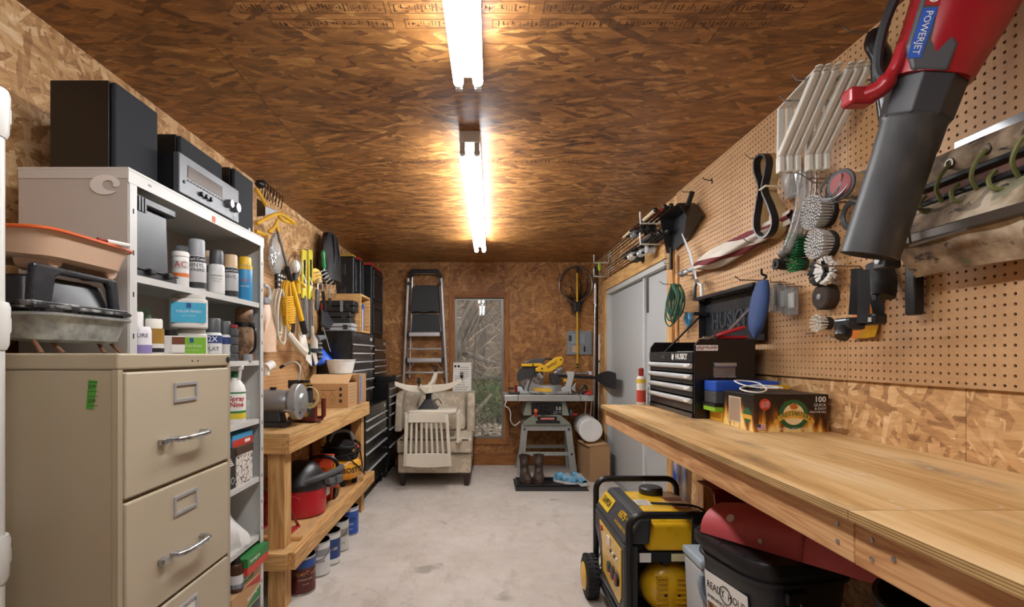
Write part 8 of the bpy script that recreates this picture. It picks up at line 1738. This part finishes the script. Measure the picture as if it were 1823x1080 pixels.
# clear tubing
t = hung('clear_tubing', 'bundle of clear vinyl tubes curving down the pegboard', 'tubing', 1420, 460, .07)
for k, (x0, x1) in enumerate(((1428, 1396), (1437, 1400), (1446, 1404))):
    q = bez([pr(x0, 300, .08 - .02 * k), pr(x0 - 2, 350, .08 - .02 * k), pr(x0 - 12, 400, .09 - .02 * k), pr(x1 + 6, 440 + k * 4, .1 - .02 * k), pr(x1 - 4, 452 + k * 3, .1 - .02 * k)], 6); G().tube(q, .018, 12).obj('tube', M_CLEAR, t, smooth=True)
G().cyl(pr(1390, 455, .10), pr(1400, 449, .09), .019, n=14).obj('end_cap', DGREY, t, smooth=True); hook(t, 1437, 308, .1)
# shelf brackets
WB = mat('d8d6cc', .4, 0, .03)
def bracket(i, off, dy, label):
    t = thing('shelf_bracket', label, 'bracket', (XR - off, 1.86 + dy, 2.05), world=True, group='white shelf brackets hung together')
    x = XR - off; C, T_, B_ = V((x, 1.90 + dy, 2.245)), V((x, 1.685 + dy, 2.275)), V((x, 1.905 + dy, 2.04))
    G().beam(C, B_ - V((0, 0, .02)), .012, .022, up=(1, 0, 0)).obj('wall_leg', WB, t, bevel=.002); G().beam(C, T_, .022, .006).obj('shelf_arm', WB, t, bevel=.002)
    G().beam(T_ + V((0, .01, -.005)), B_ + V((0, -.005, .03)), .02, .022, up=(1, 0, 0)).obj('brace', WB, t, bevel=.004)
    tb = G().box(x - .010, x + .010, B_.y - .016, B_.y + .012, B_.z - .035, B_.z + .025).obj('tab', WB, t, bevel=.004); G().cyl(V((x - .0105, B_.y - .002, B_.z - .015)), V((x - .0098, B_.y - .002, B_.z - .015)), .004, n=8).obj('screw_hole', BLACKM, tb)
    G().cyl(T_ + V((0, -.005, .002)), T_ + V((0, -.005, .006)), .012, n=12).obj('end_lug', WB, t)
for i in range(6): bracket(i, .225 - .028 * i - (.012 if i > 2 else 0), -.006 * i, ('outermost white steel shelf bracket on the hooks', 'second white steel shelf bracket in from the hook ends', 'third white steel shelf bracket in from the hook ends', 'middle white steel shelf bracket of the hung set', 'white steel shelf bracket second from the wall', 'white steel shelf bracket closest to the pegboard')[i])
for px, py, lb in ((1487, 220, 'long steel peg hook carrying the brackets, lower one'), (1500, 150, 'long steel peg hook carrying the brackets, upper one')):
    y_ = 1.80 if px < 1490 else 1.73; z_ = 2.225 if px < 1490 else 2.262; tag(G().tube([(XP - .001, y_, z_), (XR - .27, y_, z_), (XR - .285, y_, z_ + .018)], .0035, 8).obj('long_hook', STEEL, smooth=True), lb, 'hook')
# wire spool and loose coils
t = hung('wire_spool', 'spool of bright steel wire with a red label hung on the pegboard', 'spool', 1520, 360, .10); c = pr(1515, 330, .10)
G().lathe([(.012, -.045), (.05, -.045), (.052, -.041), (.036, -.04), (.036, .04), (.052, .041), (.05, .045), (.012, .045)], c, (1, .25, 0), n=28).obj('spool', mat('3a3436', .4), t, smooth=True)
G().lathe([(.037, -.039), (.044, -.036), (.045, 0), (.044, .036), (.037, .039)], c, (1, .25, 0), n=28).obj('winding', STEEL, t, smooth=True); G().lathe([(.016, -.0455), (.038, -.0455), (.038, -.0462), (.016, -.0462)], c, (1, .25, 0), n=28).obj('label', mat('9a4a48', .5), t); hook(t, 1512, 326, .16)
t = hung('wire_coil', 'loose coil of thin grey wire hung over the spool', 'wire', 1485, 355, .13); rs = random.Random(31)
for k in range(9): c = pr(1488, 332, .14) + V((rs.uniform(-.012, .012), rs.uniform(-.012, .012), rs.uniform(-.008, .008))); G().tube(arc(c, .042 + rs.uniform(-.006, .006), 0, 2 * PI, 20, (rs.uniform(-.5, .3), 1, 0), (0.3, 0, 1))[:-1], .0022, 5, closed=True).obj('turn', mat('8d9094', .35, .8), t)
hook(t, 1489, 318, .14)
t = hung('cable_coil', 'small coil of grey cable hung behind the blower nozzle', 'cable', 1514, 410, .04)
for k in range(5): G().tube(arc(pr(1516, 382, .03 + .008 * k), .052 - .004 * k, 0, 2 * PI, 20, (0, 1, 0), (0, 0, 1))[:-1], .004, 6, closed=True).obj('turn', DGREY, t, smooth=True)
hook(t, 1516, 360, .07)
# brushes
def brush(label, px, py, r, h, bc, base, n=60, off=.012, name='drill_brush'):
    c = pr(px, py, off); t = thing(name, label, 'brush', c - V((0, 0, r)), world=True, group=None); rs = random.Random(int(px + py))
    G().lathe([(r * .3, 0), (r * 1.0, .002), (r * 1.02, .02), (r * .9, .026), (0, .026)], c, (-1, 0, 0), n=24).obj('base', mat(base, .5), t, smooth=True)
    g = G(); rows = max(2, int(r / .009))
    for ring in range(1, rows + 1):
        rr = r * .92 * ring / rows; m_ = int(2 * PI * rr / .011) + 1
        for k in range(m_):
            a = 2 * PI * k / m_ + ring; p = c + V((-.024, rr * math.cos(a), rr * math.sin(a))); q = p + V((-h, (rr / r) * .010 * math.cos(a) + rs.uniform(-.002, .002), (rr / r) * .010 * math.sin(a) + rs.uniform(-.002, .002))); g.tube([p, q], .0036, 5)
    o = g.obj('bristles', mat(bc, .7), t); o['kind'] = 'stuff'
    return t
brush('large grey bristle drill brush under the bracket tabs', 1476, 378, .058, .05, 'c3c2bf', '1d1d1f')
brush('round grey bristle drill brush below the large one', 1480, 434, .05, .045, 'cfcecb', '1d1d1f')
brush('green bristle drill brush beside the round grey brush', 1436, 437, .046, .045, '1c6a3c', '16301f')
brush('small green bristle drill brush under the larger green one', 1434, 470, .026, .035, '1f7a45', '16301f')
c = pr(1470, 483, .05); t = thing('star_brush', 'half black and half white radial bristle brush', 'brush', c - V((0, 0, .05)), world=True)
for nm, m_, a0 in (('black_bristles', BLACK, .5), ('white_bristles', WHITE, 1.5)):
    g = G(); rs = random.Random(7)
    for k in range(130):
        th, ph = rs.uniform(0, 2 * PI), rs.uniform(-.9, .9); d_ = V((-math.cos(ph) * .3 + rs.uniform(-.3, .1), math.sin(th), math.cos(th))).normalized(); s_ = .018 if a0 < 1 else -.018
        g.tube([c + V((0, s_, 0)), c + V((0, s_, 0)) + d_ * .056], .0034, 4)
    o = g.obj(nm, m_, t); o['kind'] = 'stuff'
G().cyl(c + V((.04, 0, 0)), c, .012, n=10).obj('shank', STEEL, t)
c = pr(1480, 528, .012); t = thing('abrasive_disc', 'dark brown abrasive disc with a grey centre', 'disc', c - V((0, 0, .045)), world=True)
G().lathe([(.0, 0), (.048, 0), (.05, .006), (.05, .04), (.044, .046), (0, .046)], c, (-1, 0, 0), n=30).obj('pad', mat('3b312a', .95, 0, .5, 120, bump=.6), t, smooth=True); G().lathe([(.011, .046), (.011, .05), (0, .052)], c, (-1, 0, 0), n=14).obj('centre', GREY, t)
brush('small white bristle detail brush low on the pegboard', 1478, 575, .024, .035, 'dcd9cf', '1d1d1f')
c = pr(1400, 470, .012); t = thing('rubber_bush', 'small black rubber bush on a peg', 'bush', c - V((0, 0, .025)), world=True); G().lathe([(.009, 0), (.024, 0), (.026, .01), (.022, .035), (.026, .05), (.01, .05), (.008, .01)], c, (-1, 0, 0), n=20).obj('bush', RUBBER, t, smooth=True); G().cyl(c, c + V((-.06, 0, 0)), .004, n=6).obj('peg', WIRE, t)
# blue pouch and clear cases
t = hung('blue_pouch', 'blue fabric pouch with drawstring hung by the tool box lid', 'pouch', 1345, 600, .12); P0, P1 = pr(1358, 500, .12), pr(1343, 600, .17)
def po(u, v):
    q = 2 * PI * v; k = math.sin(PI * min(1, .12 + u * .8)) ** .5; w = .052 * k if u < .85 else .052 * k * (1 - (u - .85) / .15 * .6); return P0.lerp(P1, u) + V((w * .55 * math.cos(q), w * math.sin(q) * 1.15, .006 * math.sin(3 * q) * u))
g = G().sheet(po, 14, 18); g.add([po(1, k / 18) for k in range(18)], [tuple(range(18))]); g.add([po(0, k / 18) for k in range(18)], [tuple(range(17, -1, -1))]); g.obj('pouch', mat('2d4576', .75, 0, .2, 60, bump=.15), t, smooth=True)
G().tube(bez([P0, P0 + V((.01, -.01, .02)), P0 + V((-.02, -.03, .025)), P0 + V((-.03, -.045, .045))], 4), .005, 6).obj('drawstring', BLACK, t); hook(t, 1360, 499, .14)
for k in range(3):
    px = 1381 + k * 14; t = hung('clear_case', ('clear plastic clamshell case next to the blue pouch', 'clear plastic clamshell case in the middle of the three', 'clear plastic clamshell case furthest from the blue pouch')[k], 'case', px, 560, .05, 'clear clamshell cases'); a, b = pr(px - 9, 556 + k * 3, .06), pr(px + 8, 503 + k * 4, .06)
    G().box(a.x - .012, a.x + .012, min(a.y, b.y), max(a.y, b.y), a.z, b.z).obj('shell', M_CLEAR, t, bevel=.004); ym_ = (a.y + b.y) / 2
    G().box(a.x - .004, a.x + .004, ym_ - .018, ym_ + .018, a.z + .03, b.z - .02).obj('insert', mat('dfe2e2', .5), t, bevel=.002)
    G().tube([V((XP, ym_, b.z + .008)), V((a.x - .02, ym_, b.z + .008)), V((a.x - .022, ym_, b.z + .02))], .0028, 6).obj('peg_hook', WIRE, t)
# pouch of hand warmers, headlamp
t = hung('snack_pouch', 'shiny gold and orange packet hung behind the headlamp', 'packet', 1525, 600, .03); A, B = pr(1548, 600, .03), pr(1532, 510, .03)
def pk(u, v): 
    y = A.y + (.055 if u < 2 else 0) - .11 * v + (1 - u) * .035; z = A.z + (B.z - A.z) * u; return V((XR - .022 - .028 * math.sin(PI * u) * math.sin(PI * v) - .004 * math.sin(9 * v + 5 * u), y, z))
G().sheet(pk, 10, 10, .006).obj('packet', blotch('packet_print', ['c9542e', 'd9743c', 'b98a1e', 'dcae2c'], 5, .25, (1, 1, 1)), t, smooth=True); hook(t, 1534, 514, .05)
t = hung('headlamp', 'black headlamp with elastic straps hung below the blower nozzle', 'headlamp', 1520, 600, .13)
def strap(pts, off, w, m_, nm='strap'):
    P_ = bez([pr(a, b, off) for a, b in pts], 5); g = G(); n = len(P_)
    vs = []; 
    for i, p in enumerate(P_):
        tn = (P_[min(i + 1, n - 1)] - P_[max(i - 1, 0)]).normalized(); s_ = tn.cross(V((-.6, -.8, 0))).normalized() * w / 2; q = V((-.6, -.8, 0)) * .0015; vs += [p - s_ - q, p + s_ - q, p + s_ + q, p - s_ + q]
    fs = [(i * 4 + k, i * 4 + (k + 1) % 4, i * 4 + 4 + (k + 1) % 4, i * 4 + 4 + k) for i in range(n - 1) for k in range(4)] + [(3, 2, 1, 0), tuple((n - 1) * 4 + k for k in range(4))]
    return g.add(vs, fs).obj(nm, m_, t)
strap([(1526, 478), (1524, 520), (1521, 560)], .14, .032, BLACKM); strap([(1537, 480), (1538, 530), (1536, 575)], .16, .032, mat('26272b', .7)); strap([(1552, 520), (1562, 545), (1566, 575)], .10, .03, BLACKM)
c = pr(1512, 585, .17); G().box(c.x - .03, c.x + .03, c.y - .035, c.y + .035, c.z - .005, c.z + .035).obj('housing', mat('2a2c30', .3), t, bevel=.01, seg=3); G().lathe([(.02, 0), (.024, .02), (.02, .035), (0, .03)], c + V((-.02, -.01, .0)), (-.6, -.3, -.9), n=18).obj('lamp_head', BLACK, t, smooth=True)
b_ = pr(1552, 570, .13); bt = G().box(b_.x - .02, b_.x + .02, b_.y - .04, b_.y + .03, b_.z - .015, b_.z + .02).obj('battery_box', BLACK, t, bevel=.008)
for k in (0, 1): G().box(b_.x - .0215, b_.x - .02, b_.y - .025 + k * .02, b_.y - .012 + k * .02, b_.z - .006, b_.z + .008).obj('led_window', mat('b9b9b0', .3), bt)
wd = V((-.6, -.8, 0)); xr_ = V((.8, -.6, 0))
p = pr(1536, 522, .16) + wd * .003; text('COAST', .022, RED, t, p, xd=(0, 0, -1), yd=xr_, align='CENTER', ext=.0003); p = pr(1558, 548, .10) + wd * .003; text('LED HEADLAMP', .014, LGREY, t, p, xd=(.1, -.1, -1), yd=xr_, align='CENTER', ext=.0003); hook(t, 1532, 474, .17)
# ---- leaf blower
t = thing('leaf_blower', 'red and black leaf blower hung nozzle down on the pegboard', 'leaf blower', at(1547, 470, 1.36), world=True)
A, B, C = at(1547, 456, 1.36), at(1640, 178, 1.285), at(1706, -10, 1.235)
ab = (B - A); n_ = ab.normalized(); NZ = blotch('worn_nozzle', ['202123', '2e2f31', '3a3a3b', '57534c'], 9, .42, (1, 1, .4), 6)
G().lathe([(.060, 0), (.0665, .001), (.067, .02), (.067, ab.length * .68), (.069, ab.length * .69), (.070, ab.length * .85), (.074, ab.length * .87)], A, n_, n=36).obj('nozzle', NZ, t, smooth=True)
G().lathe([(.060, .0), (.058, .05), (0, .05)], A, n_, n=30).obj('nozzle_bore', BLACKM, t)
k0 = ab.length * .86; cl = G().lathe([(.073, k0), (.078, k0 + .005), (.082, k0 + .10), (.085, k0 + .105)], A, n_, n=8).obj('collar', mat('34363a', .45), t, bevel=.004)
bd0 = A + n_ * (k0 + .095); bc_ = (C - B).normalized()
u1 = V((1, -.35, 0)); u1 = (u1 - bc_ * u1.dot(bc_)).normalized(); u2 = bc_.cross(u1)
def sec(k, ru, rv, sh=0.0): return [bd0 + bc_ * k + u1 * (ru * math.copysign(abs(math.cos(q)) ** .7, math.cos(q)) + sh) + u2 * rv * math.copysign(abs(math.sin(q)) ** .7, math.sin(q)) for q in [2 * PI * i / 28 for i in range(28)]]
TR_ = mat('9c1a25', .3, coat=.3)
loft([sec(0, .084, .082), sec(.03, .088, .084, .002), sec(.12, .098, .09, .012), sec(.25, .112, .098, .022), sec(.36, .112, .098, .026), sec(.42, .09, .085, .026)]).obj('motor_housing', TR_, t, smooth=True)
# front face frame (towards the viewer and aisle)
fn = (V((-.45, -.9, 0)) - bc_ * V((-.45, -.9, 0)).dot(bc_)).normalized(); fx = bc_.cross(fn)
def fpt(k, s, o_): return bd0 + bc_ * k + fn * o_ + fx * s + u1 * .01
if fpt(0, 1, 0).x > fpt(0, -1, 0).x: fx = -fx
pg = [(.0, -.01), (.0, .06), (.055, .085), (.19, .088), (.23, .075), (.23, .045), (.12, .035), (.06, -.012)]
P_ = [fpt(a, b, .088) for a, b in pg]; m = len(P_); g = G().add(P_ + [p - fn * .03 for p in P_], [tuple(range(m)), tuple(range(2 * m - 1, m - 1, -1))] + [(i, m + i, m + (i + 1) % m, (i + 1) % m) for i in range(m)]); pn_ = g.obj('side_panel', mat('4a4c50', .45), t, bevel=.006)
def strip(k0, k1, s0, s1, m_, nm, o_=.0895): q = [fpt(k0, s0, o_), fpt(k1, s0, o_), fpt(k1, s1, o_), fpt(k0, s1, o_)]; return G().add(q + [p - fn * .002 for p in q], [(0, 1, 2, 3), (7, 6, 5, 4), (0, 4, 5, 1), (1, 5, 6, 2), (2, 6, 7, 3), (3, 7, 4, 0)]).obj(nm, m_, pn_)
rp = strip(.14, .205, .05, .078, mat('a81f28', .4), 'brand_plate'); bp = strip(.025, .135, .05, .078, mat('2a5ab8', .4), 'model_plate')
dn = -bc_; yd_ = fn.cross(dn)
text('TORO', .026, WHITE, rp, fpt(.172, .064, .0905), xd=dn, yd=yd_, align='CENTER', fit=.052, ext=.0003, bold=.0008); text('POWERJET', .02, WHITE, bp, fpt(.08, .064, .0905), xd=dn, yd=yd_, align='CENTER', fit=.095, ext=.0003)
G().tube(bez([fpt(-.02, .085, .05), fpt(.02, .125, .03), fpt(.14, .14, .02), fpt(.28, .12, .02)], 6), .012, 8).obj('handle', mat('232427', .5), t, smooth=True); G().tube(bez([fpt(.07, .088, .05), fpt(.02, .09, .055), fpt(-.03, .105, .05), fpt(-.05, .135, .045)], 5), [.016] * 8 + [.022] * 8, 10).obj('trigger_guard', TR_, t, smooth=True)
G().box(*[q for pr_ in zip(fpt(-.055, .145, .045) - V((.035, .022, .022)), fpt(-.055, .145, .045) + V((.03, .022, .022))) for q in pr_]).obj('guard_end', TR_, t, bevel=.008)
G().tube([V((XP, 1.27, 2.30)), V((1.10, 1.27, 2.30)), V((1.09, 1.27, 2.33))], .005, 6).obj('peg_hook', STEELD, t)
t = hung('sprayer_gun', 'glossy black plastic handle hung behind the leaf blower', 'handle', 1562, 215, .08)
G().tube(bez([pr(1562, 62, .10), pr(1559, 80, .11), pr(1570, 105, .10), pr(1566, 130, .09), pr(1574, 170, .08), pr(1580, 212, .07)], 5), [.03] * 6 + [.028] * 8 + [.024] * 12, 12).obj('grip', mat('141416', .22, 0, .1), t, smooth=True); hook(t, 1566, 58, .12)
tag(G().tube([pr(1565, 470, .06), pr(1572, 500, .06), pr(1570, 528, .07)], [.04, .042, .04], 14, sq=.7).obj('ribbed_sleeve', mat('141416', .6, 0, .3, 80, bump=.5), smooth=True), 'black ribbed fabric sleeve hanging under the blower nozzle', 'sleeve')
# ---- folded camouflage cot
def camo():
    m = NT('woodland_camo'); p = m.coord(); n1 = m.noise(p, 7, 4, .6); c1 = m.ramp(n1, [(.34, '46382c'), (.45, '78644f'), (.55, 'a08d75'), (.68, 'c4b59e')])
    n2 = m.noise(m.mapping(p, loc=(3, 1, 2), scale=(1, 1, 2.2)), 9, 4, .6); c2 = m.mix(m.ramp(n2, [(.60, '000000'), (.64, 'ffffff')]), c1, '3a3833'); n3 = m.noise(m.mapping(p, loc=(8, 4, 1)), 8, 3, .5); c3 = m.mix(m.ramp(n3, [(.64, '000000'), (.68, 'c0c0c0')]), c2, '56684a')
    wv = m.n('ShaderNodeTexWave', i_Scale=3.0, i_Distortion=14.0, i_Detail=3.0); m.l(p, wv.inputs[0]); c4 = m.mix(m.math('MULTIPLY', m.math('GREATER_THAN', wv.outputs['Fac'], .93), .5), c3, '2e2823'); m.l(c4, m.b.inputs['Base Color']); m.b.inputs['Roughness'].default_value = .8; return m.m
CM = camo(); t = thing('camo_cot', 'folded camouflage cot with lacing and steel bars hung on the pegboard', 'cot', (XR - .1, 1.0, 1.55), world=True)
y0c, y1c = .35, 1.50; xo = XR - .11
G().box(XR - .075, XR - .045, y0c, 1.36, 1.868, 1.892).obj('steel_bar', mat('c3c5c6', .3, .8), t, bevel=.002); G().box(XR - .083, XR - .04, y0c, 1.16, 1.862, 1.898).obj('bar_sleeve', mat('242527', .4), t, bevel=.003)
for yy in (1.13, 1.04): G().cyl((XR - .083, yy, 1.88), (XR - .087, yy, 1.88), .008, n=10).obj('rivet', STEEL, t)
def fab(zt_, zb_, bul): return lambda u, v: (xo + .03 - bul * math.sin(PI * v) - .004 * math.sin(40 * u) * math.sin(PI * v), y0c + (y1c - y0c - .03) * u, zt_ + (zb_ - zt_) * v + .006 * math.sin(9 * u))
G().sheet(fab(1.862, 1.795, .02), 40, 4, -.004).obj('upper_flap', CM, t, smooth=True); G().sheet(fab(1.742, 1.545, .055), 40, 10, -.004).obj('lower_panel', CM, t, smooth=True)
for z_, nm in ((1.792, 0), (1.748, 1)): G().tube([(xo + .02, y0c, z_), (xo + .02, (y0c + y1c) / 2, z_ + .004), (xo + .02, y1c - .04, z_)], .009, 6).obj('edge_binding', BLACKM, t)
G().box(xo + .03, xo + .034, y0c, y1c - .05, 1.74, 1.80).obj('inner_fabric', mat('6a4a3e', .85), t)
OL = mat('6d6f3e', .7, 0, .2, 80)
ys = [1.44 - .098 * k for k in range(11)]
for k, yy in enumerate(ys):
    for z_, dy in ((1.828, 0.0), (1.712, -.045)):
        G().tube([V((xo + .008, yy + dy, z_)) + V((0, .011 * math.cos(q), .011 * math.sin(q))) for q in [2 * PI * i / 14 for i in range(14)]], .004, 5, closed=True).obj('grommet', mat('5a5248', .35, .8), t, smooth=True)
    G().tube(bez([(xo + .01, yy, 1.828), (xo - .012, yy + .004, 1.80), (xo - .012, yy + .018, 1.765), (xo + .016, yy + .03, 1.735)], 4), .0055, 6).obj('lace', OL, t, smooth=True); G().tube(bez([(xo + .02, yy - .01, 1.77), (xo - .008, yy - .022, 1.745), (xo - .014, yy - .036, 1.72), (xo + .004, yy - .047, 1.712)], 4), .0055, 6).obj('lace', OL, t, smooth=True)
G().box(xo - .045, xo - .015, y0c, y1c, 1.630, 1.658).obj('frame_bar', mat('4a3f35', .4, .4), t, bevel=.004); G().box(xo - .055, xo - .005, y1c - .02, y1c + .03, 1.575, 1.665).obj('corner_bracket', mat('232426', .4), t, bevel=.006); G().cyl((xo - .055, y1c + .005, 1.60), (xo - .060, y1c + .005, 1.60), .010, n=10).obj('rivet', STEEL, t)
G().tube([(XP, 1.40, 1.72), (xo - .06, 1.40, 1.725), (xo - .062, 1.39, 1.66), (xo - .06, 1.385, 1.62), (xo - .06, 1.22, 1.625)], .0045, 6).obj('wire_hook', WIRE, t); 
for yy in (1.10, 1.02): G().tube([(XP, yy, 1.855), (XR - .12, yy - .01, 1.858), (XR - .125, yy - .01, 1.875)], .004, 6).obj('peg_hook', WIRE, t)
G().box(XR - .06, XR - .03, 1.50, 1.54, 1.44, 1.60).obj('folded_leg', BLACK, t, bevel=.006)
